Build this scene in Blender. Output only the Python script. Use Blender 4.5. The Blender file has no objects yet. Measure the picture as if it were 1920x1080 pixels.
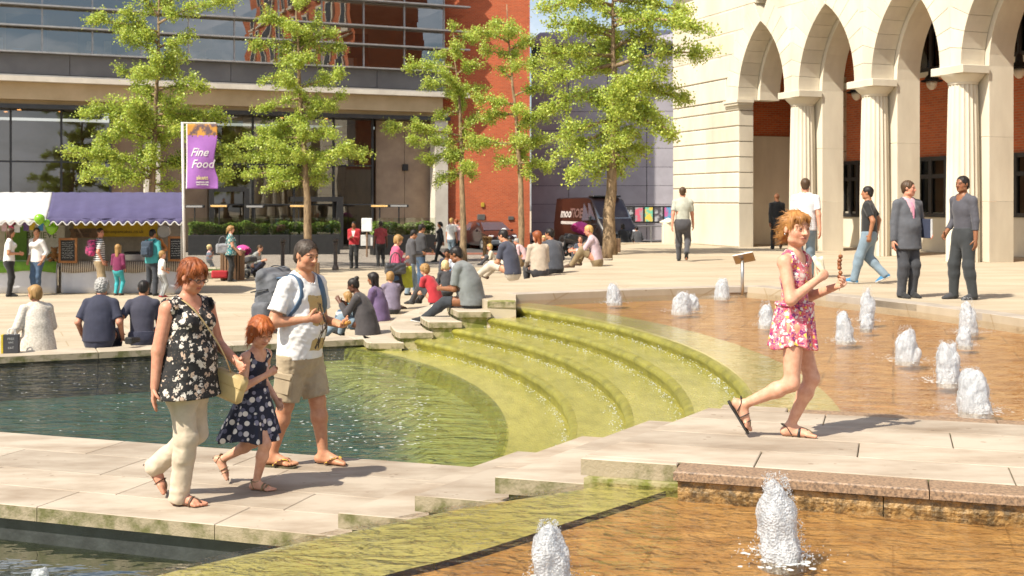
import bpy, bmesh, math, random
import numpy as np
from mathutils import Vector, Matrix, noise
R = math.radians
random.seed(7); np.random.seed(7)
scene = bpy.context.scene
COL = scene.collection

# ---------------- camera, sky, sun, exposure ----------------
FPX = 2200.0; HY = 378.0; CAMZ = 2.1
cd = bpy.data.cameras.new('camera'); cam = bpy.data.objects.new('camera', cd); COL.objects.link(cam)
cam.location = (0, 0, CAMZ); cam.rotation_euler = (R(90), 0, 0)
cd.sensor_width = 36; cd.lens = FPX / 1920 * 36; cd.shift_y = -(540 - HY) / 1920
cd.clip_start = .1; cd.clip_end = 1500
cd.dof.use_dof = True; cd.dof.focus_distance = 8.6; cd.dof.aperture_fstop = 5.0
scene.camera = cam
SUN_EL = 50; SUN_DIR = Vector((-.74, -.67, 0)).normalized()      # horizontal direction towards the sun
w = bpy.data.worlds.new('World'); scene.world = w; w.use_nodes = True
nt = w.node_tree; nt.nodes.clear()
sky = nt.nodes.new('ShaderNodeTexSky'); sky.sky_type = 'NISHITA'; sky.sun_disc = False
sky.sun_elevation = R(SUN_EL); sky.sun_rotation = math.atan2(SUN_DIR.x, SUN_DIR.y)
sky.air_density = 1.0; sky.dust_density = 1.6; sky.ozone_density = 1.0
tc = nt.nodes.new('ShaderNodeTexCoord'); mp = nt.nodes.new('ShaderNodeMapping'); mp.inputs['Scale'].default_value = (1.6, 1.6, 4.5)
nz = nt.nodes.new('ShaderNodeTexNoise'); nz.inputs['Scale'].default_value = 1.7; nz.inputs['Detail'].default_value = 7; nz.inputs['Roughness'].default_value = .58
rp = nt.nodes.new('ShaderNodeValToRGB'); rp.color_ramp.elements[0].position = .47; rp.color_ramp.elements[1].position = .66
mx = nt.nodes.new('ShaderNodeMix'); mx.data_type = 'RGBA'; mx.inputs['B'].default_value = (9.5, 9.6, 9.9, 1)
bg = nt.nodes.new('ShaderNodeBackground'); bg.inputs['Strength'].default_value = .095
wo = nt.nodes.new('ShaderNodeOutputWorld')
L = nt.links.new
L(tc.outputs['Generated'], mp.inputs['Vector']); L(mp.outputs[0], nz.inputs['Vector']); L(nz.outputs['Fac'], rp.inputs['Fac'])
L(rp.outputs['Color'], mx.inputs['Factor']); L(sky.outputs['Color'], mx.inputs['A']); L(mx.outputs['Result'], bg.inputs['Color']); L(bg.outputs[0], wo.inputs['Surface'])
sl = bpy.data.lights.new('sun', 'SUN'); sl.energy = 5.0; sl.angle = R(.53); sl.color = (1, .92, .78)
so = bpy.data.objects.new('sun', sl); COL.objects.link(so)
sd = Vector((SUN_DIR.x * math.cos(R(SUN_EL)), SUN_DIR.y * math.cos(R(SUN_EL)), math.sin(R(SUN_EL))))
so.rotation_euler = sd.to_track_quat('Z', 'Y').to_euler(); so.location = (-20, -20, 40)
vs = scene.view_settings; vs.view_transform = 'Standard'; vs.look = 'None'; vs.exposure = .62; vs.gamma = 1; vs.use_curve_mapping = False
cy = scene.cycles; cy.use_denoising = True; cy.max_bounces = 6; cy.diffuse_bounces = 3; cy.glossy_bounces = 3; cy.transparent_max_bounces = 12; cy.use_adaptive_sampling = True; cy.adaptive_threshold = .02; cy.caustics_reflective = False; cy.caustics_refractive = False
cy.sample_clamp_indirect = 6

# ---------------- helpers ----------------
def at(px, py, z=0.):
    Y = FPX * (CAMZ - z) / (py - HY); return Vector(((px - 960) / FPX * Y, Y, z))
def onY(px, py, Y): return Vector(((px - 960) / FPX * Y, Y, CAMZ - (py - HY) / FPX * Y))
def tag(o, label=None, cat=None, group=None, kind=None):
    if label: o['label'] = label
    if cat: o['category'] = cat
    if group: o['group'] = group
    if kind: o['kind'] = kind
    return o
def empty(name, loc=(0, 0, 0), rz=0, label=None, cat=None, group=None, kind=None):
    o = bpy.data.objects.new(name, None); COL.objects.link(o); o.location = loc; o.rotation_euler = (0, 0, rz); o.empty_display_size = .1
    return tag(o, label, cat, group, kind)
def link(name, me, mat=None, parent=None, loc=None):
    o = bpy.data.objects.new(name, me); COL.objects.link(o)
    if mat is not None and not me.materials: me.materials.append(mat)
    if parent is not None: o.parent = parent
    if loc is not None: o.location = loc
    return o
def copy_tree(o, parent=None):
    c = o.copy(); COL.objects.link(c); c.parent = parent
    for ch in o.children: copy_tree(ch, c)
    return c
class MB:
    def __init__(s): s.v = []; s.f = []; s.m = []; s.mi = 0
    def add(s, vs, fs):
        n = len(s.v); s.v += [tuple(v) for v in vs]; s.f += [tuple(i + n for i in f) for f in fs]; s.m += [s.mi] * len(fs); return s
    def box(s, c, d, M=None):
        x, y, z = d[0] / 2, d[1] / 2, d[2] / 2
        vs = [Vector((a * x, b * y, g * z)) for a in (-1, 1) for b in (-1, 1) for g in (-1, 1)]
        if M is not None: vs = [M @ v for v in vs]
        c = Vector(c); return s.add([v + c for v in vs], [(0, 1, 3, 2), (4, 6, 7, 5), (0, 4, 5, 1), (2, 3, 7, 6), (0, 2, 6, 4), (1, 5, 7, 3)])
    def bbox(s, c, d, b=.01, M=None):
        """box with chamfered edges"""
        bm = bmesh.new(); bmesh.ops.create_cube(bm, size=1); bmesh.ops.scale(bm, vec=d, verts=bm.verts)
        bmesh.ops.bevel(bm, geom=bm.edges[:], offset=b, segments=1, affect='EDGES', profile=.7)
        c = Vector(c); vs = [(M @ v.co if M is not None else v.co) + c for v in bm.verts]
        bm.verts.index_update(); fs = [[v.index for v in f.verts] for f in bm.faces]; bm.free(); return s.add(vs, fs)
    def tube(s, pts, rad, n=8, cap=True, flat=None):
        pts = [Vector(p) for p in pts]; k = len(pts)
        if not hasattr(rad, '__len__'): rad = [rad] * k
        vs = []; up = None
        for i, p in enumerate(pts):
            t = (pts[min(i + 1, k - 1)] - pts[max(i - 1, 0)])
            if t.length < 1e-9: t = Vector((0, 0, 1))
            t.normalize()
            if up is None:
                up = Vector((0, 0, 1)) if abs(t.z) < .9 else Vector((1, 0, 0))
            a = t.cross(up)
            if a.length < 1e-6: a = t.orthogonal()
            a.normalize(); b = a.cross(t).normalized(); up = b
            fl = flat if flat else 1.
            for j in range(n):
                th = 2 * math.pi * j / n; vs.append(p + (a * math.cos(th) + b * math.sin(th) * fl) * rad[i])
        fs = [(i * n + j, i * n + (j + 1) % n, (i + 1) * n + (j + 1) % n, (i + 1) * n + j) for i in range(k - 1) for j in range(n)]
        if cap: fs += [tuple(range(n))[::-1], tuple((k - 1) * n + j for j in range(n))]
        return s.add(vs, fs)
    def lathe(s, prof, n=24, c=(0, 0, 0), a0=0, a1=2 * math.pi):
        full = abs(a1 - a0 - 2 * math.pi) < 1e-6; m = n if full else n + 1; c = Vector(c)
        vs = [c + Vector((r * math.cos(a0 + (a1 - a0) * j / n), r * math.sin(a0 + (a1 - a0) * j / n), z)) for r, z in prof for j in range(m)]
        fs = []
        for i in range(len(prof) - 1):
            for j in range(n):
                j2 = (j + 1) % m if full else j + 1
                fs.append((i * m + j, i * m + j2, (i + 1) * m + j2, (i + 1) * m + j))
        return s.add(vs, fs)
    def prism(s, poly, z0, z1, ch=0.):
        n = len(poly)
        A = sum(poly[i][0] * poly[(i + 1) % n][1] - poly[(i + 1) % n][0] * poly[i][1] for i in range(n))
        if A < 0: poly = poly[::-1]
        vs = [(p[0], p[1], z0) for p in poly]
        if ch > 0:
            ins = inset(poly, ch)
            vs += [(p[0], p[1], z1 - ch) for p in poly] + [(p[0], p[1], z1) for p in ins]; lv = 2
        else: vs += [(p[0], p[1], z1) for p in poly]; lv = 1
        fs = [tuple(range(n))[::-1]]
        for l in range(lv): fs += [(l * n + i, l * n + (i + 1) % n, (l + 1) * n + (i + 1) % n, (l + 1) * n + i) for i in range(n)]
        fs.append(tuple(lv * n + i for i in range(n))); return s.add(vs, fs)
    def mesh(s, name, mat=None, smooth=None):
        me = bpy.data.meshes.new(name); me.from_pydata(s.v, [], s.f); me.validate()
        for m in (mat if isinstance(mat, (list, tuple)) else [mat]):
            if m is not None: me.materials.append(m)
        if isinstance(mat, (list, tuple)) and len(s.m) == len(me.polygons): me.polygons.foreach_set('material_index', s.m)
        if smooth: me.polygons.foreach_set('use_smooth', [True] * len(me.polygons))
        if smooth and smooth is not True:
            try: me.set_sharp_from_angle(angle=R(smooth))
            except Exception: pass
        me.update(); return me
    def build(s, name, mat=None, parent=None, smooth=None, loc=None):
        if name in ('paving_slab', 'step_slab', 'ledge_slab') and mat is not None:
            me = s.mesh(name, [mat, MATS['slab_edge']]); me.polygons.foreach_set('material_index', [1 if abs(p.normal.z) < .4 else 0 for p in me.polygons]); return link(name, me, None, parent, loc)
        return link(name, s.mesh(name, mat, smooth), None, parent, loc)
def inset(poly, d):
    n = len(poly); out = []
    for i in range(n):
        p0, p1, p2 = Vector(poly[i - 1][:2]), Vector(poly[i][:2]), Vector(poly[(i + 1) % n][:2])
        e1 = (p1 - p0); e2 = (p2 - p1)
        if e1.length < 1e-9 or e2.length < 1e-9: out.append(tuple(p1)); continue
        e1.normalize(); e2.normalize(); n1 = Vector((-e1.y, e1.x)); n2 = Vector((-e2.y, e2.x))
        b = n1 + n2; l = max(b.dot(n1), .35); out.append(tuple(p1 + b * (d / l)))
    return out
def srgb(r, g, b):
    f = lambda c: ((c / 255 + .055) / 1.055) ** 2.4 if c > 10 else c / 255 / 12.92
    return (f(r), f(g), f(b))
MATS = {}
def mk(name, col, rough=.75, col2=None, scale=5., detail=5, bump=0., bscale=60., metal=0., spec=.5, coat=0., stretch=(1, 1, 1), lo=.35, hi=.65,
       rnd=0., bdist=.01, coat_rough=.05, emit=0., sheen=0., sss=0., attr=None, rvar=0.):
    """procedural material: two colours mixed by noise, fine relief, slight per-object tint"""
    if name in MATS: return MATS[name]
    m = bpy.data.materials.new(name); m.use_nodes = True; nt = m.node_tree; N = nt.nodes; L = nt.links.new; b = N['Principled BSDF']
    b.inputs['Roughness'].default_value = rough; b.inputs['Metallic'].default_value = metal; b.inputs['Specular IOR Level'].default_value = spec
    if coat: b.inputs['Coat Weight'].default_value = coat; b.inputs['Coat Roughness'].default_value = coat_rough
    if sheen: b.inputs['Sheen Weight'].default_value = sheen
    if sss: b.inputs['Subsurface Weight'].default_value = sss; b.inputs['Subsurface Radius'].default_value = (.012, .005, .003); b.inputs['Subsurface Scale'].default_value = 1.
    if emit: b.inputs['Emission Color'].default_value = (*col, 1); b.inputs['Emission Strength'].default_value = emit
    tc = N.new('ShaderNodeTexCoord'); mp = N.new('ShaderNodeMapping'); mp.inputs['Scale'].default_value = stretch; L(tc.outputs['Object'], mp.inputs['Vector'])
    nz = N.new('ShaderNodeTexNoise'); nz.inputs['Scale'].default_value = scale; nz.inputs['Detail'].default_value = detail; nz.inputs['Roughness'].default_value = .6; L(mp.outputs[0], nz.inputs['Vector'])
    rp = N.new('ShaderNodeValToRGB'); rp.color_ramp.elements[0].position = lo; rp.color_ramp.elements[1].position = hi; L(nz.outputs['Fac'], rp.inputs['Fac'])
    if col2 is None: col2 = tuple(c * .8 for c in col)
    mx = N.new('ShaderNodeMix'); mx.data_type = 'RGBA'; mx.inputs['A'].default_value = (*col, 1); mx.inputs['B'].default_value = (*col2, 1); L(rp.outputs['Color'], mx.inputs['Factor'])
    out = mx.outputs['Result']
    if attr:
        at_ = N.new('ShaderNodeAttribute'); at_.attribute_name = attr; mm = N.new('ShaderNodeMix'); mm.data_type = 'RGBA'; mm.blend_type = 'MULTIPLY'; mm.inputs['Factor'].default_value = 1
        L(out, mm.inputs['A']); L(at_.outputs['Color'], mm.inputs['B']); out = mm.outputs['Result']
    if rnd:
        oi = N.new('ShaderNodeObjectInfo'); hs = N.new('ShaderNodeHueSaturation'); mr = N.new('ShaderNodeMapRange'); mr.inputs['To Min'].default_value = 1 - rnd; mr.inputs['To Max'].default_value = 1 + rnd
        L(oi.outputs['Random'], mr.inputs['Value']); L(mr.outputs[0], hs.inputs['Value']); L(out, hs.inputs['Color']); out = hs.outputs['Color']
    L(out, b.inputs['Base Color'])
    if rvar:
        mr = N.new('ShaderNodeMapRange'); mr.inputs['To Min'].default_value = max(.02, rough - rvar); mr.inputs['To Max'].default_value = rough + rvar; L(nz.outputs['Fac'], mr.inputs['Value']); L(mr.outputs[0], b.inputs['Roughness'])
    if bump:
        n2 = N.new('ShaderNodeTexNoise'); n2.inputs['Scale'].default_value = bscale; n2.inputs['Detail'].default_value = 4; L(mp.outputs[0], n2.inputs['Vector'])
        bp = N.new('ShaderNodeBump'); bp.inputs['Strength'].default_value = bump; bp.inputs['Distance'].default_value = bdist; L(n2.outputs['Fac'], bp.inputs['Height']); L(bp.outputs[0], b.inputs['Normal'])
        if coat: L(bp.outputs[0], b.inputs['Coat Normal'])
    MATS[name] = m; return m
def glassmat(name, tint=(.55, .62, .6), refl=.12, rough=.0, bump=0., bscale=.4):
    """window glass: fresnel mirror over a tinted see-through pane, slightly wavy"""
    m = bpy.data.materials.new(name); m.use_nodes = True; nt = m.node_tree; N = nt.nodes; L = nt.links.new; N.remove(N['Principled BSDF'])
    out = N['Material Output']; t = N.new('ShaderNodeBsdfTransparent'); t.inputs['Color'].default_value = (*tint, 1)
    g = N.new('ShaderNodeBsdfGlossy'); g.inputs['Roughness'].default_value = rough; fr = N.new('ShaderNodeFresnel'); fr.inputs['IOR'].default_value = 1.5
    ad = N.new('ShaderNodeMath'); ad.operation = 'ADD'; ad.use_clamp = True; ad.inputs[1].default_value = refl; L(fr.outputs[0], ad.inputs[0])
    mx = N.new('ShaderNodeMixShader'); L(ad.outputs[0], mx.inputs[0]); L(t.outputs[0], mx.inputs[1]); L(g.outputs[0], mx.inputs[2]); L(mx.outputs[0], out.inputs['Surface'])
    if bump:
        tc = N.new('ShaderNodeTexCoord'); nz = N.new('ShaderNodeTexNoise'); nz.inputs['Scale'].default_value = bscale; nz.inputs['Detail'].default_value = 1; L(tc.outputs['Object'], nz.inputs['Vector'])
        bp = N.new('ShaderNodeBump'); bp.inputs['Strength'].default_value = bump; bp.inputs['Distance'].default_value = .1; L(nz.outputs['Fac'], bp.inputs['Height']); L(bp.outputs[0], g.inputs['Normal']); L(bp.outputs[0], fr.inputs['Normal'])
    return m
def watermat(name, tint, scale=3., bump=.35, stretch=(1, 1, 1), rough=.02, fine=18., dist=.05, k=.6):
    m = bpy.data.materials.new(name); m.use_nodes = True; nt = m.node_tree; N = nt.nodes; L = nt.links.new; N.remove(N['Principled BSDF'])
    out = N['Material Output']; t = N.new('ShaderNodeBsdfTransparent'); t.inputs['Color'].default_value = (*tint, 1)
    g = N.new('ShaderNodeBsdfGlossy'); g.inputs['Roughness'].default_value = rough; fr = N.new('ShaderNodeFresnel'); fr.inputs['IOR'].default_value = 1.33
    mx = N.new('ShaderNodeMixShader'); ml = N.new('ShaderNodeMath'); ml.operation = 'MULTIPLY'; ml.inputs[1].default_value = k; L(fr.outputs[0], ml.inputs[0]); L(ml.outputs[0], mx.inputs[0]); L(t.outputs[0], mx.inputs[1]); L(g.outputs[0], mx.inputs[2]); L(mx.outputs[0], out.inputs['Surface'])
    tc = N.new('ShaderNodeTexCoord'); mp = N.new('ShaderNodeMapping'); mp.inputs['Scale'].default_value = stretch; mp.inputs['Rotation'].default_value = (0, 0, R(12)); L(tc.outputs['Object'], mp.inputs['Vector'])
    a = N.new('ShaderNodeTexNoise'); a.inputs['Scale'].default_value = scale; a.inputs['Detail'].default_value = 3; a.inputs['Distortion'].default_value = .8; L(mp.outputs[0], a.inputs['Vector'])
    c = N.new('ShaderNodeTexNoise'); c.inputs['Scale'].default_value = fine; c.inputs['Detail'].default_value = 2; L(mp.outputs[0], c.inputs['Vector'])
    sm = N.new('ShaderNodeMath'); sm.operation = 'MULTIPLY_ADD'; sm.inputs[1].default_value = .25; L(c.outputs['Fac'], sm.inputs[0]); L(a.outputs['Fac'], sm.inputs[2])
    bp = N.new('ShaderNodeBump'); bp.inputs['Strength'].default_value = bump; bp.inputs['Distance'].default_value = dist; L(sm.outputs[0], bp.inputs['Height'])
    for nd in (g, fr): L(bp.outputs[0], nd.inputs['Normal'])
    return m
def overlay_joints(m, w, h, ms, dark=.8, rot=0.):
    """faint paving joints on a material whose mesh has metre UVs"""
    nt = m.node_tree; N = nt.nodes; L = nt.links.new; b = N['Principled BSDF']; src = b.inputs['Base Color'].links[0].from_socket
    uv = N.new('ShaderNodeUVMap'); mp = N.new('ShaderNodeMapping'); mp.inputs['Rotation'].default_value = (0, 0, rot); L(uv.outputs[0], mp.inputs[0]); br = N.new('ShaderNodeTexBrick'); L(mp.outputs[0], br.inputs['Vector'])
    br.inputs['Color1'].default_value = (1, 1, 1, 1); br.inputs['Color2'].default_value = (.93, .92, .90, 1); br.inputs['Mortar'].default_value = (dark, dark * .93, dark * .8, 1); br.inputs['Scale'].default_value = 1; br.inputs['Brick Width'].default_value = w; br.inputs['Row Height'].default_value = h; br.inputs['Mortar Size'].default_value = ms
    mm = N.new('ShaderNodeMix'); mm.data_type = 'RGBA'; mm.blend_type = 'MULTIPLY'; mm.inputs['Factor'].default_value = 1; L(src, mm.inputs['A']); L(br.outputs['Color'], mm.inputs['B']); L(mm.outputs['Result'], b.inputs['Base Color'])
def overlay_spots(m, scale, thr, dark=.72):
    """small dark spots of gum and dirt trodden into paving"""
    nt = m.node_tree; N = nt.nodes; L = nt.links.new; b = N['Principled BSDF']; src = b.inputs['Base Color'].links[0].from_socket
    tc = N.new('ShaderNodeTexCoord'); v = N.new('ShaderNodeTexVoronoi'); v.inputs['Scale'].default_value = scale; L(tc.outputs['Object'], v.inputs['Vector']); nz = N.new('ShaderNodeTexNoise'); nz.inputs['Scale'].default_value = scale * .35; L(tc.outputs['Object'], nz.inputs['Vector'])
    mr = N.new('ShaderNodeMapRange'); mr.inputs['From Min'].default_value = .48; mr.inputs['From Max'].default_value = .7; mr.inputs['To Max'].default_value = thr; L(nz.outputs['Fac'], mr.inputs['Value']); lt = N.new('ShaderNodeMath'); lt.operation = 'LESS_THAN'; L(v.outputs['Distance'], lt.inputs[0]); L(mr.outputs[0], lt.inputs[1])
    mm = N.new('ShaderNodeMix'); mm.data_type = 'RGBA'; mm.blend_type = 'MULTIPLY'; mm.inputs['B'].default_value = (dark, dark * .95, dark * .9, 1); L(lt.outputs[0], mm.inputs['Factor']); L(src, mm.inputs['A']); L(mm.outputs['Result'], b.inputs['Base Color'])
def brickmat(name, c1, c2, mortar, w=.225, h=.075, ms=.012, rot=(90, 0, 0), rough=.85, vary=.0, bumps=.4):
    m = bpy.data.materials.new(name); m.use_nodes = True; nt = m.node_tree; N = nt.nodes; L = nt.links.new; b = N['Principled BSDF']; b.inputs['Roughness'].default_value = rough
    uv = N.new('ShaderNodeUVMap'); br = N.new('ShaderNodeTexBrick'); L(uv.outputs[0], br.inputs['Vector'])
    br.inputs['Color1'].default_value = (*c1, 1); br.inputs['Color2'].default_value = (*c2, 1); br.inputs['Mortar'].default_value = (*mortar, 1)
    br.inputs['Scale'].default_value = 1; br.inputs['Brick Width'].default_value = w; br.inputs['Row Height'].default_value = h; br.inputs['Mortar Size'].default_value = ms; br.inputs['Mortar Smooth'].default_value = .3
    nz = N.new('ShaderNodeTexNoise'); nz.inputs['Scale'].default_value = .7; nz.inputs['Detail'].default_value = 6; L(uv.outputs[0], nz.inputs['Vector'])
    hs = N.new('ShaderNodeHueSaturation'); mr = N.new('ShaderNodeMapRange'); mr.inputs['To Min'].default_value = .75; mr.inputs['To Max'].default_value = 1.25; L(nz.outputs['Fac'], mr.inputs['Value']); L(mr.outputs[0], hs.inputs['Value'])
    L(br.outputs['Color'], hs.inputs['Color']); L(hs.outputs[0], b.inputs['Base Color'])
    bp = N.new('ShaderNodeBump'); bp.inputs['Strength'].default_value = bumps; bp.inputs['Distance'].default_value = .01; bp.invert = True; L(br.outputs['Fac'], bp.inputs['Height']); L(bp.outputs[0], b.inputs['Normal'])
    return m
def uvquad(o, axes=None):
    """UV in metres from world-aligned box projection (for brick materials)"""
    me = o.data; uv = me.uv_layers.new(name='UVMap') if not me.uv_layers else me.uv_layers[0]
    for p in me.polygons:
        n = p.normal
        for li in p.loop_indices:
            c = me.vertices[me.loops[li].vertex_index].co
            if abs(n.z) > .7: uv.data[li].uv = (c.x, c.y)
            else:
                t = Vector((-n.y, n.x, 0))
                if t.length < 1e-6: t = Vector((1, 0, 0))
                t.normalize(); uv.data[li].uv = (c.x * t.x + c.y * t.y, c.z)
    return o
def text_mesh(body, size, shear=0, extrude=.0, bold=0., align='CENTER', spacing=1.):
    cu = bpy.data.curves.new('text', 'FONT'); cu.body = body; cu.size = size; cu.shear = shear; cu.extrude = extrude; cu.offset = bold; cu.align_x = align; cu.align_y = 'CENTER'; cu.resolution_u = 2; cu.space_character = spacing
    o = bpy.data.objects.new('text', cu); COL.objects.link(o)
    dg = bpy.context.evaluated_depsgraph_get(); me = bpy.data.meshes.new_from_object(o.evaluated_get(dg)); bpy.data.objects.remove(o); bpy.data.curves.remove(cu); return me
def lettering(name, body, size, M, mat, parent, **kw):
    me = text_mesh(body, size, **kw); me.transform(M); me.materials.clear(); me.materials.append(mat); return link(name, me, None, parent)
def frame(x, y, o):
    """matrix mapping local x,y to world vectors x,y at origin o (z = x cross y)"""
    x = Vector(x).normalized(); y = Vector(y).normalized(); z = x.cross(y)
    M = Matrix.Identity(4)
    for i in range(3): M[i][0] = x[i]; M[i][1] = y[i]; M[i][2] = z[i]; M[i][3] = o[i]
    return M
# ---------------- materials of the setting ----------------
mk('slab_edge', (.34, .28, .19), .85, (.13, .125, .045), 6.5, 9, .5, 60, lo=.44, hi=.62, bdist=.01)
M_slab = mk('paving_stone', (.44, .375, .295), .8, (.225, .165, .11), 1.3, 11, .4, 170, rnd=.13, lo=.40, hi=.76, bdist=.004, stretch=(1, 2.2, 1))
M_plaza = mk('plaza_stone', (.50, .425, .315), .85, (.37, .305, .215), .55, 9, .3, 90, lo=.3, hi=.7, stretch=(1, 2.6, 1))
overlay_spots(M_slab, 11, .22); overlay_spots(M_plaza, 6, .2)
M_step = mk('step_stone', (.49, .42, .33), .8, (.36, .30, .22), 1.6, 8, .35, 120, rnd=.06, bdist=.005)
M_algae = mk('algae_stone', (.44, .40, .09), .30, (.25, .24, .045), 3.4, 11, .8, 34, lo=.33, hi=.72, coat=.8, coat_rough=.06, bdist=.014, rvar=.1, stretch=(1.7, .6, 1))
M_algae2 = mk('algae_lip', (.31, .285, .045), .35, (.17, .16, .024), 5, 8, .9, 22, coat=.5, coat_rough=.12, bdist=.02)
M_pale = mk('algae_pale_stone', (.50, .46, .16), .28, (.40, .375, .11), 1.7, 9, .5, 9, coat=.7, coat_rough=.06, bdist=.012)
M_brownfl = mk('pool_floor_brown', (.47, .26, .09), .5, (.28, .13, .04), 3.4, 9, .6, 20, lo=.32, hi=.62, stretch=(1, 2., 1))
M_slate = mk('slate_wall', (.055, .06, .062), .5, (.03, .032, .034), 6, 6, .4, 30)
M_deep = mk('pool_floor_dark', (.02, .075, .075), .7, (.035, .095, .085), 1.2, 5, .2, 10)
M_green_floor = mk('pool_floor_green', (.40, .37, .12), .6, (.25, .26, .08), 1.5, 6, .4, 14)
M_granite = mk('granite', (.34, .225, .14), .5, (.12, .085, .06), 60, 4, .3, 120, lo=.4, hi=.66)
M_granface = mk('granite_rough', (.40, .25, .10), .55, (.13, .09, .045), 18, 7, 1., 24, lo=.42, hi=.6, bdist=.03)
M_moss = mk('mossy_stone', (.36, .31, .17), .8, (.16, .17, .03), 7, 8, .6, 50, lo=.42, hi=.58)
M_joint = mk('joint_sand', (.22, .19, .15), .95, (.12, .10, .08), 12, 4, .3, 80)
W_up = watermat('water_shallow', (.96, .93, .86), 2.6, .5, (1, 1.9, 1), fine=11, dist=.06, k=.38)
W_low = watermat('water_pool', (.78, .86, .78), 1.9, 1., (1, 2.6, 1), fine=8, dist=.08, k=1.)
W_near = watermat('water_near', (.95, .92, .84), 5.0, .9, (1, 1.7, 1), fine=20, dist=.05, k=.8)
W_front = watermat('water_front', (.78, .82, .6), 1.4, .3, (1, 1.7, 1), fine=7, dist=.06, k=.4)

U = Vector((.951, -.309)); NN = Vector((.309, .951))            # along and across the walkway
def st(s, t): return (s * U.x + t * NN.x, s * U.y + t * NN.y)
CC = Vector((-10.45, 11.25))                                     # centre of the cascade arcs
EL = lambda X: 19 + .44 * X                                      # far edge line of both pools
ED = Vector((.915, .403)); EN = Vector((-.403, .915))
def gz(x, y): return -.3 - .1 * min(max((y - 20) / 25, 0), 1)
def smoothpts(p, n=4):
    out = []
    for i in range(len(p) - 1):
        p0 = Vector(p[max(i - 1, 0)]); p1 = Vector(p[i]); p2 = Vector(p[i + 1]); p3 = Vector(p[min(i + 2, len(p) - 1)])
        for j in range(n):
            t = j / n; out.append(.5 * ((2 * p1) + (p2 - p0) * t + (2 * p0 - 5 * p1 + 4 * p2 - p3) * t * t + (3 * p1 - p0 - 3 * p2 + p3) * t ** 3))
    out.append(Vector(p[-1])); return out
def offset(pts, d):
    out = []
    for i, p in enumerate(pts):
        t = (pts[min(i + 1, len(pts) - 1)] - pts[max(i - 1, 0)]).normalized(); out.append(p + Vector((-t.y, t.x)) * d)
    return out

# the ground: one large sheet of plaza stone, lower level, behind the pool ledge
mb = MB(); na, nb_ = 60, 40; base = Vector((-2, EL(-2)))
A_ = np.linspace(-160, 160, na); B_ = .42 + 260 * np.linspace(0, 1, nb_) ** 2.2
vs = []
for b in B_:
    for a in A_:
        p = base + ED * float(a) + EN * float(b); vs.append((p.x, p.y, gz(p.x, p.y)))
mb.add(vs, [(i * na + j, i * na + j + 1, (i + 1) * na + j + 1, (i + 1) * na + j) for i in range(nb_ - 1) for j in range(na - 1)])
overlay_joints(M_plaza, 2.4, .8, .012, .80, R(-24)); tag(uvquad(mb.build('ground', M_plaza)), kind='structure')
# land under everything in front of the ledge, far below the pools (keeps the sheet closed towards the viewer)
mb = MB(); p = [base + ED * a + EN * b for a, b in ((-160, .42), (160, .42), (160, -220), (-160, -220))]
mb.add([(q.x, q.y, -1.6) for q in p], [(3, 2, 1, 0)]); tag(mb.build('ground_below_pools', M_joint), kind='structure')

# step curve (edge of the upper plaza towards the lower one)
C0 = smoothpts([(-.38, 17.75), (-.62, 19.2), (-.38, 21.2), (.42, 23.2), (1.3, 25.7), (2.35, 28.6), (2.75, 32), (3.05, 36), (3.6, 40), (5.2, 42.6), (8, 43.6), (60, 50)], 4)
far = [(.06, 17.72), (.06, 18.95), (2.0, EL(2.0)), (4.1, 20.75), (4.45, 20.3), (4.9, 19.3), (5.45, 18.1), (5.9, 17.1), (6.3, 15.9), (6.6, 14.8), (7.2, 12), (7.6, 9)]
pool_far = [Vector(p) for p in far[1:]]
poly = [tuple(p) for p in C0] + [(60, -6), (9.5, -6), (9.5, 3.5)] + [tuple(p) for p in far[::-1]]
mb = MB(); mb.prism(poly, -.7, .598); tag(uvquad(mb.build('upper_plaza', M_plaza)), kind='structure')
# coping along the far edge of the upper pool, one stone after another
kerb = empty('pool_kerb', kind='structure')
M_kerb = mk('kerb_stone', (.40, .35, .29), .8, (.30, .26, .215), 3, 7, .3, 100, rnd=.08)
kp = smoothpts([Vector(p) for p in far[1:-1]], 3); ko = offset(kp, .34)
ko = [k if (k - p).length < .5 else p + (k - p).normalized() * .34 for k, p in zip(ko, kp)]
run = 0
i = 0
while i < len(kp) - 1:
    j = i + 1
    while j < len(kp) - 1 and (kp[j] - kp[i]).length < .75: j += 1
    a, b, c, d = kp[i], kp[j], ko[j], ko[i]; g = (b - a).normalized() * .005
    MB().prism([tuple(a + g), tuple(b - g), tuple(c - g), tuple(d + g)], .5, .604, .006).build('kerb_stone', M_kerb, kerb)
    MB().prism([tuple(a - (a - d).normalized() * .02 + g), tuple(b - (b - c).normalized() * .02 - g), tuple(c), tuple(d)], .3, .498).build('granite_facing', M_granface, kerb)
    i = j
# stepped edge between the two levels
steps = empty('plaza_steps', kind='structure')
for k in range(1, 5):
    z = .6 - .15 * k; oc = offset(C0, .45 * k); ic = offset(C0, .45 * (k - 1) - .03); m = 37
    oc, ic = oc[:m], ic[:m]
    oc[0] = Vector((-.38 - .43 * k, 17.72 - .06 * k)); ic[0] = Vector((-.38 - .43 * (k - 1) + .06, 17.72 - .06 * k + .03))
    for a in range(0, m - 1, 4):
        seg = [tuple(p) for p in oc[a:a + 5]] + [tuple(p) for p in ic[a:a + 5][::-1]]
        MB().prism(seg, z - .095, z, .012).build('step_slab', M_step, steps)
    oi = offset(C0, .45 * k - .05)[:m]; oi[0] = Vector((-.38 - .43 * k + .05, 17.76 - .06 * k)); ic2 = offset(C0, .45 * (k - 1) - .06)[:m]
    MB().prism([tuple(p) for p in oi] + [tuple(p) for p in ic2[::-1]], -.7, z - .097).build('riser', M_moss, steps)
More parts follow.
